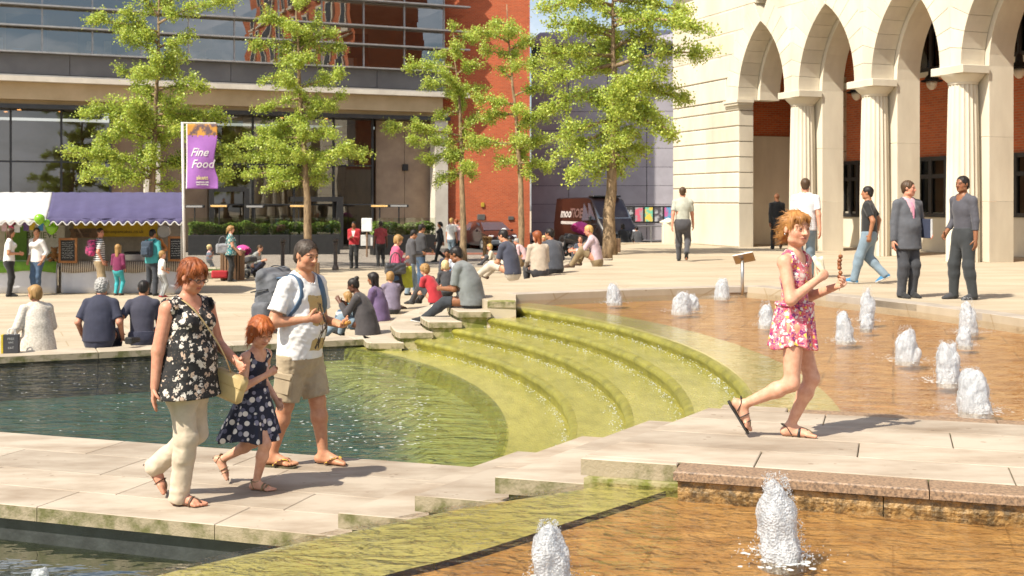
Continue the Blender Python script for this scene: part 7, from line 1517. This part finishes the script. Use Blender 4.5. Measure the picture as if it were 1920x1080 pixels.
# ---------------- market stalls ----------------
M_navy = fab((.085, .075, .18), (.07, .06, .15), 'canopy_navy', .8, 3, .3, 20); M_wht = fab((.72, .71, .69), (.64, .63, .61), 'canopy_white', .8, 3, .3, 20); 
def glow(m, f):
    nt = m.node_tree; N = nt.nodes; L = nt.links.new; b = N['Principled BSDF']; t = N.new('ShaderNodeBsdfTranslucent'); L(b.inputs['Base Color'].links[0].from_socket, t.inputs['Color']); mx = N.new('ShaderNodeMixShader'); mx.inputs[0].default_value = f; L(b.outputs[0], mx.inputs[1]); L(t.outputs[0], mx.inputs[2]); L(mx.outputs[0], N['Material Output'].inputs['Surface'])
glow(M_navy, .2); glow(M_wht, .3)
M_cloth = fab((.66, .67, .70), (.58, .59, .63), 'table_cloth', .85, 2.5, .4, 9)
def stall(label, x0, x1, mat, Yf=30.2, Yr=31.7, Yb=33.2, ze=1.66, zr=2.34, scal=True):
    e = empty('market_stall', ((x0 + x1) / 2, Yr, gz(0, Yr)), label=label, cat='market stall', group='striped market stalls'); o = e.location; n = 44; SK_ = -.285; mb = MB(); vs = []
    prof = [(Yf, ze), ((Yf + Yr) / 2, (ze + zr) / 2 - .04), (Yr - .04, zr), (Yr + .04, zr), (Yb, ze + .1)]
    for i in range(n + 1):
        x = x0 + (x1 - x0) * i / n
        for j, (y, z) in enumerate(prof): vs.append((x - o.x + SK_ * (y - Yf), y - o.y + .015 * math.sin(i * .9), z - o.z - .02 * abs(math.sin(i * math.pi / n * 3)) * (j == 1) + .008 * math.sin(i * 1.7 + j)))
    mb.add(vs, [(i * 5 + j, i * 5 + j + 1, (i + 1) * 5 + j + 1, (i + 1) * 5 + j) for i in range(n) for j in range(4)]); c = mb.build('canopy', mat, e, True); c.modifiers.new('thick', 'SOLIDIFY').thickness = .01
    m = int((x1 - x0) / .02); mb = MB(); vs = []; edge_ = []
    for i in range(m + 1):
        x = x0 + (x1 - x0) * i / m; d = .17 + .05 * math.sin((x - x0) / .24 * 2 * math.pi); y = Yf - .006 + .02 * math.sin(x * 4); vs += [(x - o.x, y - o.y, ze + .012 - o.z), (x - o.x, y - o.y - .01, ze - d + .05 - o.z)]; edge_.append(vs[-1])
    mb.add(vs, [(2 * i, 2 * i + 1, 2 * i + 3, 2 * i + 2) for i in range(m)]); v_ = mb.build('valance', mat, e, True); v_.modifiers.new('thick', 'SOLIDIFY').thickness = .006
    MB().tube(edge_[::2], .017, 5).build('piping', M_wht, e, True)
    for x in ((x1 - .06,) if scal else (x0 + .06,)):
        for y in (Yf + .05, Yb - .05): MB().tube([(x - o.x + SK_ * (y - Yf), y - o.y, 0), (x - o.x + SK_ * (y - Yf), y - o.y, ze - o.z)], .018, 8).build('pole', M_steel, e)
    MB().box(((x0 + x1) / 2 - o.x + SK_ * (Yb - Yf), Yb - o.y, (ze - o.z) / 2), (x1 - x0, .02, ze - o.z)).build('back_sheet', fab((.50, .44, .34), (.40, .35, .27), 'back_sheet'), e)
    return e
xa, xb = -8.45, -11.98
stall('navy-roofed pancake stall with a scalloped white-edged canopy', xb, xa, M_navy); stall('white-roofed stall at the left edge with bunting', -15.6, xb - .02, M_wht, scal=False)
def table(label, x0, x1, mat, top, Y=31.25, over_mat=None, h=.82):
    z = gz(0, Y); e = empty('stall_table', ((x0 + x1) / 2, Y, z), label=label, cat='table', group='cloth-covered stall tables'); w_ = x1 - x0; MB().bbox((0, .35, h), (w_, .7, .04), .01).build('top', top, e)
    n = 60; mb = MB(); vs = []
    for i in range(n + 1):
        x = -w_ / 2 + w_ * i / n
        for j in range(5): t = j / 4; vs.append((x, -.005 - .035 * t * (1 + .6 * math.sin(i * .55 + 1.5 * math.sin(i * .2))) * .8, h + .022 - t * (h + .01)))
    mb.add(vs, [(i * 5 + j, i * 5 + j + 1, (i + 1) * 5 + j + 1, (i + 1) * 5 + j) for i in range(n) for j in range(4)]); c = mb.build('cloth', mat, e, True); c.modifiers.new('thick', 'SOLIDIFY').thickness = .006
    if over_mat is not None:
        mb = MB(); vs = []
        for i in range(n + 1):
            x = -w_ / 2 + w_ * i / n
            for j in range(3): t = j / 2; vs.append((x, -.022 - .035 * t * (1 + .6 * math.sin(i * .55)), h + .03 - t * (.27 + .03 * math.sin(i * .23))))
        mb.add(vs, [(i * 3 + j, i * 3 + j + 1, (i + 1) * 3 + j + 1, (i + 1) * 3 + j) for i in range(n) for j in range(2)]); c = mb.build('overcloth', over_mat, e, True); c.modifiers.new('thick', 'SOLIDIFY').thickness = .004
        MB().box((0, .33, h + .028), (w_, .68, .008)).build('overcloth_top', over_mat, e)
    for x in (-w_ / 2 + .08, w_ / 2 - .08):
        for y in (.08, .62): MB().tube([(x, y, 0), (x, y, h)], .018, 6).build('leg', M_steel, e)
def gingham():
    m = stripes('gingham', (.55, .48, .38), (.16, .12, .09), 17, 'X', .5); return m
table('pancake counter with a white cloth and brown gingham cover', -12.0, -8.7, M_cloth, M_wood, over_mat=gingham()); table('stall table with a white cloth and bright green runner', -15.6, -12.12, M_cloth, M_wood, over_mat=fab((.16, .34, .03), None, 'green_runner'))
# yellow banner
M_yel = fab((.62, .42, .02), (.54, .36, .015), 'yellow_banner', .7); M_ink = fab((.05, .035, .02), None, 'ink')
a, b = onY(138, 0, 32.4).x, onY(296, 0, 32.4).x; bn = empty('banner', ((a + b) / 2, 32.4, 1.32), label='yellow pancake banner hung at the back of the navy stall', cat='banner')
MB().box((0, 0, .12), (b - a, .012, .62)).build('sheet', M_yel, bn); lettering('lettering', 'Platinum Pancakes', .25, frame((1, 0, 0), (0, 0, 1), (0, -.012, .27)), M_ink, bn); lettering('lettering', 'www.platinumpancakes.co.uk', .13, frame((1, 0, 0), (0, 0, 1), (0, -.012, -.05)), M_ink, bn)
# blackboards with chalk
M_board = mk('chalkboard', (.02, .022, .022), .8, (.035, .036, .036), 4); M_frame = mk('pine_frame', (.40, .17, .05), .6, (.3, .12, .035), 6, stretch=(1, 1, .3)); M_chalk = mk('chalk', (.6, .6, .58), .95)
def board(x0, x1, y0, y1, Y, lab, rows):
    p0, p1 = onY(x0, y1, Y), onY(x1, y0, Y); w_, h_ = p1.x - p0.x, p1.z - p0.z; e = empty('chalkboard', ((p0.x + p1.x) / 2, Y, p0.z), label=lab, cat='chalkboard', group='chalked menu boards'); MB().box((0, 0, h_ / 2), (w_ - .06, .02, h_ - .06)).build('slate', M_board, e)
    for x in (-w_ / 2 + .03, w_ / 2 - .03): MB().bbox((x, -.005, h_ / 2), (.06, .04, h_), .006).build('frame_side', M_frame, e)
    for z in (.03, h_ - .03): MB().bbox((0, -.006, z), (w_ - .121, .038, .06), .006).build('frame_rail', M_frame, e)
    rr = random.Random(x0)
    for k in range(rows):
        z = h_ - .13 - k * (h_ - .22) / rows; x = -w_ / 2 + .09; mb = MB()
        while x < w_ / 2 - .12: l = rr.uniform(.02, .07); mb.tube([(x, -.013, z + rr.uniform(-.008, .008)), (x + l / 2, -.013, z + rr.uniform(-.014, .014)), (x + l, -.013, z + rr.uniform(-.008, .008))], .0055, 4); x += l + rr.uniform(.006, .03)
        o = mb.build('chalk_line', M_chalk, e); o['kind'] = 'stuff'
board(110, 145, 446, 493, 31.1, 'chalkboard menu at the left end of the pancake counter', 9); board(315, 347, 443, 490, 30.9, 'chalkboard menu at the right end of the pancake counter', 7)
p = onY(158, 437, 31.9); e = empty('wooden_sign', p, label='small brown arrow sign hanging left of the yellow banner', cat='sign'); mb = MB(); mb.add([(-.4, 0, -.12), (.3, 0, -.14), (.42, 0, 0), (.3, 0, .13), (-.42, 0, .12), (-.36, 0, 0)], [(0, 1, 2, 3, 4, 5)]); o = mb.build('plank', M_wood, e); o.modifiers.new('thick', 'SOLIDIFY').thickness = .03; lettering('lettering', 'PANCAKE', .11, frame((1, 0, 0), (0, 0, 1), (-.03, -.025, .045)), M_black, e); lettering('lettering', 'HOUSE', .11, frame((1, 0, 0), (0, 0, 1), (-.03, -.025, -.06)), M_black, e)
# griddle, speaker, teddy, jars
p = onY(262, 478, 31.6); e = empty('griddle', (p.x, p.y, gz(0, 31.6) + .85), label='steel griddle on the pancake counter behind the fair-haired girl', cat='griddle'); MB().bbox((0, 0, .1), (.75, .45, .2), .02).build('case', M_steel, e); MB().bbox((0, 0, .23), (.72, .42, .04), .015).build('plate', M_black, e)
p = onY(308, 434, 32.3); e = empty('wall_fan', p, label='round grey fan hanging at the right of the yellow banner', cat='fan'); o = MB().lathe([(.0, -.02), (.05, -.03), (.07, 0), (.17, 0), (.19, .03), (.17, .06), (0, .06)], 24).build('housing', M_alu, e, 40); o.rotation_euler = (R(90), 0, 0)
def teddy(f):
    f.ell((0, 0, .12), (.10, .09, .12)); f.ell((0, -.01, .29), (.085, .08, .08), None, .02)
    for s_ in (-1, 1): f.ell((s_ * .07, 0, .36), (.03, .02, .03)); f.cone((s_ * .09, -.02, .18), (s_ * .15, -.08, .10), .035, .03, .02); f.cone((s_ * .05, -.06, .04), (s_ * .08, -.18, .04), .045, .045, .02)
    f.ell((0, -.08, .275), (.035, .035, .03), None, .01)
p = onY(102, 488, 31.4); sdf_thing('teddy_bear', 'plush', 'brown teddy bear sitting on the green table', 'teddy bear', (p.x, p.y, gz(0, 31.4) + .85), .2, teddy, fab((.32, .15, .04), (.24, .11, .03), 'plush', .95, 30, .8, 90), .012, .42)
M_ball = mk('balloon_green', (.20, .46, .01), .25, (.17, .40, .01), 2, coat=.3)
for px, py, r, Y, lab in ((74, 411, .135, 30., 'bright green balloon hanging in front of the canopy join'), (97, 427, .17, 30.6, 'darker green balloon hanging under the navy canopy edge'), (88, 418, .09, 30.2, 'small green balloon between the two larger ones')):
    p = onY(px, py, Y); e = empty('balloon', p, label=lab, cat='balloon', group='green balloons'); MB().lathe([(0, -r * 1.15), (r * .18, -r * 1.05), (r * .6, -r * .75), (r * .93, -r * .2), (r, .12 * r), (r * .85, .62 * r), (r * .45, .93 * r), (0, 1.02 * r)], 20).build('skin', M_ball, e, True); MB().tube([(0, 0, r), (.01, .1, r + .2)], .003, 4).build('string', M_wht, e)
for px, py, c, lab in ((21, 424, 'pink', 'pink T-shirt shaped bunting flag'), (32, 427, 'white', 'white T-shirt shaped bunting flag'), (49, 424, (.12, .07, .2), 'purple T-shirt shaped bunting flag'), (60, 423, (.55, .38, .03), 'yellow T-shirt shaped bunting flag'), (76, 424, 'blue', 'blue T-shirt shaped bunting flag'), (8, 425, 'lpink', 'pale pink T-shirt shaped bunting flag at the picture edge')):
    p = onY(px, py, 30.5); e = empty('bunting_flag', p, label=lab, cat='bunting', group='T-shirt bunting on the white stall'); mb = MB(); mb.add([(x, 0, z) for x, z in ((-.07, -.12), (.07, -.12), (.07, .03), (.10, .01), (.13, .06), (.06, .12), (-.06, .12), (-.13, .06), (-.10, .01), (-.07, .03))], [tuple(range(10))]); o = mb.build('cloth', F_(c), e); o.modifiers.new('thick', 'SOLIDIFY').thickness = .006
p0, p1 = onY(-20, 417, 30.55), onY(90, 416, 30.55); tag(MB().tube([p0, (p0 + p1) / 2 - Vector((0, 0, .05)), p1], .006, 5).build('bunting_line', M_wht), 'thin line holding the T-shirt bunting', 'line')
p = onY(78, 455, 32.6); e = empty('slogan_sheet', p, label='cream hanging sheet with green lettering behind the woman in the blouse', cat='banner'); MB().box((0, 0, -.1), (1.3, .012, 1.15)).build('sheet', fab((.62, .58, .48), None, 'cream_sheet'), e); M_gl = F_((.10, .16, .03))
lettering('lettering', 'BELIEVE', .25, frame((1, 0, 0), (0, 0, 1), (0, -.012, .2)), M_gl, e); lettering('lettering', 'IN', .2, frame((1, 0, 0), (0, 0, 1), (0, -.012, -.08)), M_gl, e); lettering('lettering', 'ACTION', .2, frame((1, 0, 0), (0, 0, 1), (.0, -.012, -.32)), M_gl, e)
p = onY(30, 455, 32.5); tag(MB().box(p, (.6, .02, 1.)).build('green_sheet', F_((.10, .20, .02))), 'plain green sheet hanging behind the woman in the T-shirt', 'sheet')
# ---------------- purple banner flag ----------------
Yp = 30.05; p = onY(342, 0, Yp); top = onY(339, 229, Yp).z; bp = empty('banner_flag', (p.x, Yp, gz(0, Yp)), label='purple Fine Food banner flying from a white pole at the stall corner', cat='flag'); o = bp.location
MB().tube([(.06, 0, 0), (0, 0, top - o.z)], .035, 10).build('pole', mk('pole_white', (.66, .64, .60), .4), bp, True); MB().tube([(-.03, 0, top - o.z - .02), (.86, 0, top - o.z - .03)], .018, 8).build('arm', MATS['pole_white'], bp)
fw, fh = .80, 1.66; nx, nz_ = 28, 40; mb = MB(); vs = []
def flagpt(u, v_):
    wv = .05 * math.sin(u * 5 + v_ * 3.2 + .5) * (.2 + v_) + .04 * math.sin(v_ * 7 + u * 2) * u * v_; sh = -.16 * v_ * u * max(0, math.sin(v_ * 5.2 - 1.2)); return Vector((.10 + u * fw + sh, -.02 + wv, top - o.z - .05 - v_ * fh))
for j in range(nz_ + 1):
    for i in range(nx + 1): vs.append(flagpt(i / nx, j / nz_))
mb.add(vs, [(j * (nx + 1) + i, (j + 1) * (nx + 1) + i, (j + 1) * (nx + 1) + i + 1, j * (nx + 1) + i + 1) for j in range(nz_) for i in range(nx)])
M_pur = fab((.32, .12, .42), (.27, .10, .36), 'purple_banner', .75, 3); M_top = fab((.10, .06, .07), (.50, .24, .03), 'banner_picture', .75, 4, .2, 100, .45, .55); M_hem = fab((.68, .64, .66), None, 'banner_hem')
me = mb.mesh('flag', [M_pur, M_top, M_hem], True)
for p_ in me.polygons:
    i = p_.index % nx; j = p_.index // nx; p_.material_index = 2 if i < 1 else (1 if j < 7 + (i % 5 == 0) else 0)
link('flag', me, None, bp).modifiers.new('thick', 'SOLIDIFY').thickness = .004
def flagtext(t, size, u, v_, mat, shear):
    me = text_mesh(t, size, shear=shear, bold=.004, align='CENTER')
    bm = bmesh.new(); bm.from_mesh(me); bmesh.ops.triangulate(bm, faces=bm.faces); bmesh.ops.subdivide_edges(bm, edges=[e_ for e_ in bm.edges if e_.calc_length() > .05], cuts=1); bm.to_mesh(me); bm.free()
    for vtx in me.vertices: q = flagpt(u + vtx.co.x / fw, v_ - vtx.co.y / fh); vtx.co = q + Vector((0, -.012, 0))
    me.materials.clear(); me.materials.append(mat); link('lettering', me, None, bp)
flagtext('Fine', .30, .46, .44, M_hem, .35); flagtext('Food', .30, .58, .62, M_hem, .35); flagtext('skett', .14, .52, .83, F_((.7, .62, .3)), .1); flagtext('sandwich deli', .055, .52, .895, M_hem, 0); flagtext('and catering', .055, .52, .93, M_hem, 0)
# ---------------- fountain jets and foam ----------------
def foammat(name, alpha):
    """aerated water: bright translucent bubbles with clear gaps between them"""
    m = bpy.data.materials.new(name); m.use_nodes = True; nt = m.node_tree; N = nt.nodes; L = nt.links.new; b = N['Principled BSDF']; b.inputs['Base Color'].default_value = (.90, .91, .92, 1); b.inputs['Roughness'].default_value = .1; b.inputs['Coat Weight'].default_value = .3
    tr = N.new('ShaderNodeBsdfTranslucent'); tr.inputs['Color'].default_value = (.8, .84, .88, 1); tp = N.new('ShaderNodeBsdfTransparent'); tp.inputs['Color'].default_value = (.93, .95, .97, 1)
    tc = N.new('ShaderNodeTexCoord'); v = N.new('ShaderNodeTexVoronoi'); v.inputs['Scale'].default_value = 95; L(tc.outputs['Object'], v.inputs['Vector']); bp = N.new('ShaderNodeBump'); bp.inputs['Strength'].default_value = .9; bp.inputs['Distance'].default_value = .012; L(v.outputs['Distance'], bp.inputs['Height']); L(bp.outputs[0], b.inputs['Normal'])
    a = N.new('ShaderNodeMixShader'); a.inputs[0].default_value = .45; L(b.outputs[0], a.inputs[1]); L(tr.outputs[0], a.inputs[2])
    nz = N.new('ShaderNodeTexNoise'); nz.inputs['Scale'].default_value = 26; nz.inputs['Detail'].default_value = 6; mp = N.new('ShaderNodeMapping'); mp.inputs['Scale'].default_value = (1, 1, .45); L(tc.outputs['Object'], mp.inputs[0]); L(mp.outputs[0], nz.inputs['Vector'])
    mr = N.new('ShaderNodeMapRange'); mr.inputs['From Min'].default_value = .35; mr.inputs['From Max'].default_value = .62; mr.inputs['To Min'].default_value = alpha * 1.5; mr.inputs['To Max'].default_value = alpha * .35; L(nz.outputs['Fac'], mr.inputs['Value'])
    o = N.new('ShaderNodeMixShader'); L(mr.outputs[0], o.inputs[0]); L(a.outputs[0], o.inputs[1]); L(tp.outputs[0], o.inputs[2]); L(o.outputs[0], N['Material Output'].inputs['Surface']); return m
M_foam = foammat('white_water', .38); M_drop = foammat('water_drops', .15); M_flake = mk('foam_flake', (.62, .64, .63), .5, (.5, .52, .52), 30)
OCT = np.array([(1, 0, 0), (-1, 0, 0), (0, 1, 0), (0, -1, 0), (0, 0, 1), (0, 0, -1)], float); OCF = np.array([(0, 2, 4), (2, 1, 4), (1, 3, 4), (3, 0, 4), (2, 0, 5), (1, 2, 5), (3, 1, 5), (0, 3, 5)])
def drops(C, S_):
    n = len(C); V = (C[:, None, :] + OCT[None] * S_[:, None, None] * np.array([1, 1, 1.5])).reshape(-1, 3); F = (OCF[None] + (np.arange(n) * 6)[:, None, None]).reshape(-1, 3); return npmesh('droplets', V, F, M_drop, True)
def jet(label, px, py, ptop, z, wpx, seed, v=None):
    p = at(px, py, z); h = (py - ptop) * p.y / FPX; r = wpx * p.y / FPX / 2 * 1.18; v = v or max(.007, h / 55); rng = np.random.default_rng(seed); R_ = max(r * 2.2, .2)
    e = empty('fountain_jet', p, rng.uniform(0, 6), label=label, cat='fountain jet', group='bubbling water jets')
    lx, ly = rng.normal(0, .12 * r, 2)
    for k_, q_ in (('spray', 1.), ('core', .72)):
        f = Field((-R_, -R_, -.05), (R_, R_, h * 1.15 + .05), v); hh = h * (.95 if k_ == 'spray' else .86)
        f.cone((0, 0, -.03), (lx * .6, ly * .6, hh * .60), r * .80 * q_, r * .60 * q_, .03); f.cone((lx * .6, ly * .6, hh * .55), (lx, ly, hh * .80), r * .60 * q_, r * .36 * q_, .03); f.cone((lx, ly, hh * .78), (lx * 1.3, ly * 1.3, hh * .95), r * .34 * q_, r * .12 * q_, .02)
        for k in range(14): a = rng.uniform(0, 6.28); zz = rng.uniform(.15, .9) * hh; rr_ = r * (.78 - .5 * zz / hh) * q_; s_ = rng.uniform(.09, .2) * r; f.ell((rr_ * math.cos(a) + lx * zz / hh, rr_ * math.sin(a) + ly * zz / hh, zz), (s_, s_, s_ * rng.uniform(1.2, 2.2)), None, .03)
        f.wrinkle(r * .13, .40 / r, seed, (1, 1, .5)); f.wrinkle(r * .07, 1.0 / r, seed + 1, (1, 1, .7)); V, Q = f.mesh(); link(k_, npmesh(k_, V, Q, M_foam, True), None, e)
    n = 1300 if wpx > 60 else 700; t = rng.uniform(0, 1, n) ** .8; a = rng.uniform(0, 6.283, n); d = r * (.86 - .55 * t ** 1.4) * (1 + np.abs(rng.normal(0, .16, n))) * rng.uniform(.85, 1.06, n)
    C = np.stack([d * np.cos(a) + lx * t, d * np.sin(a) + ly * t, t * h * 1.04], 1); m = n // 4; a2 = rng.uniform(0, 6.283, m); d2 = r * (.8 + np.abs(rng.normal(0, .55, m))); C2 = np.stack([d2 * np.cos(a2), d2 * np.sin(a2), np.abs(rng.normal(0, .05 * h + .008, m))], 1)
    C = np.concatenate([C, C2]); o = link('droplets', drops(C, rng.uniform(.0010, .0040, len(C)) * (.7 + .35 * h)), None, e); o['kind'] = 'stuff'
    mb = MB()
    for k in range(70):
        a = rng.uniform(0, 6.28); d = r * (.75 + abs(rng.normal(0, .75))); s_ = rng.uniform(.004, .02) * (.6 + h); m = 7; c = (d * math.cos(a), d * math.sin(a)); ph = rng.uniform(0, 6); mb.add([(c[0] + s_ * rng.uniform(.6, 1.2) * math.cos(q * 6.283 / m + ph), c[1] + s_ * rng.uniform(.6, 1.2) * math.sin(q * 6.283 / m + ph), .003 + .001 * rng.uniform(0, 1)) for q in range(m)], [tuple(range(m))])
    mb.build('foam', M_flake, e)['kind'] = 'stuff'
zj = .497
for a in (('small jet nearest the cascade at the back of the upper pool', 1152, 567, 531, zj, 30, 1), ('broad splashing jet right of the one nearest the cascade', 1279, 584, 546, zj, 42, 2), ('low jet leaning on the broad splashing one', 1301, 576, 551, zj, 22, 3), ('jet against the far kerb beside the lectern sign', 1353, 557, 522, zj, 28, 4), ('jet half hidden behind the girl\'s playsuit', 1437, 609, 565, zj, 32, 5), ('jet just right of the girl in the playsuit', 1585, 638, 584, zj, 36, 6),
          ('tall thin jet below the man in blue trainers', 1627, 601, 537, zj, 30, 7), ('short jet in front of the tall thin one', 1624, 616, 588, zj, 22, 8), ('rounded jet in the middle of the right pool', 1701, 675, 611, zj, 46, 9), ('tall jet below the men talking', 1816, 622, 560, zj, 36, 10), ('short jet in front of the one below the talking men', 1808, 647, 610, zj, 30, 11), ('wide jet left of the nearest jet in the right pool', 1779, 715, 641, zj, 54, 12), ('nearest jet at the right edge of the upper pool', 1829, 770, 692, zj, 62, 13),
          ('large foaming jet in the foreground below the granite kerb', 1466, 1046, 893, .48, 84, 14), ('foreground jet cut off by the lower picture edge', 1036, 1100, 980, .48, 72, 15), ('tip of a jet at the lower left picture corner', 76, 1100, 1068, -.19, 34, 16)): jet(*a)
# foam flakes drifting on the lower pool and bright froth along the cascade lips
rng = np.random.default_rng(9); mb = MB()
def flake(mb, x, y, z, s_): m = 6; mb.add([(x + s_ * rng.uniform(.5, 1.2) * 1.4 * math.cos(q * 6.283 / m), y + s_ * rng.uniform(.5, 1.2) * math.sin(q * 6.283 / m), z) for q in range(m)], [tuple(range(m))])
for k in range(330):
    a = rng.normal(.10, .16); r = 9.75 - abs(rng.normal(0, .75)); flake(mb, CC.x + r * math.cos(a), CC.y + r * math.sin(a), -.1 + rng.uniform(0, .002), rng.uniform(.005, .017))
for k in range(300): x = rng.uniform(-7, -1.5); y = rng.uniform(EL(x) - 6.2, EL(x) - .2); flake(mb, x, y, -.1, rng.uniform(.005, .014))
for k in range(60): p = lr[int(rng.integers(6, 30))]; q = Vector((p.x - rng.uniform(.2, 1.6), p.y + rng.uniform(.1, 1.1))); flake(mb, q.x, q.y, -.196, rng.uniform(.004, .016))
o = mb.build('foam_flakes', M_flake); tag(o, 'white flecks of foam drifting on the dark pool', 'foam', kind='stuff')
mb = MB()
for k in range(4):
    a0, a1 = angs(RL[k], 8.74, 17.8)
    for i in range(430):
        t = rng.uniform(0, 1) ** .7; a = a0 + (a1 - a0) * t; r = RL[k] - .02 - abs(rng.normal(0, .05)); z = (ZT[k + 1] if k < 3 else -.12) + abs(rng.normal(0, .02)) + .004; s_ = rng.uniform(.0025, .0085); c = (CC.x + r * math.cos(a), CC.y + r * math.sin(a), z)
        mb.add([(c[0] + s_ * x, c[1] + s_ * y, c[2] + s_ * w_) for x, y, w_ in ((1, 0, 0), (-1, 0, 0), (0, 1, 0), (0, -1, 0), (0, 0, 1), (0, 0, -1))], [(0, 2, 4), (2, 1, 4), (1, 3, 4), (3, 0, 4), (2, 0, 5), (1, 2, 5), (3, 1, 5), (0, 3, 5)])
o = mb.build('cascade_froth', M_foam); tag(o, 'bright froth sparkling below the cascade lips', 'froth', kind='stuff')
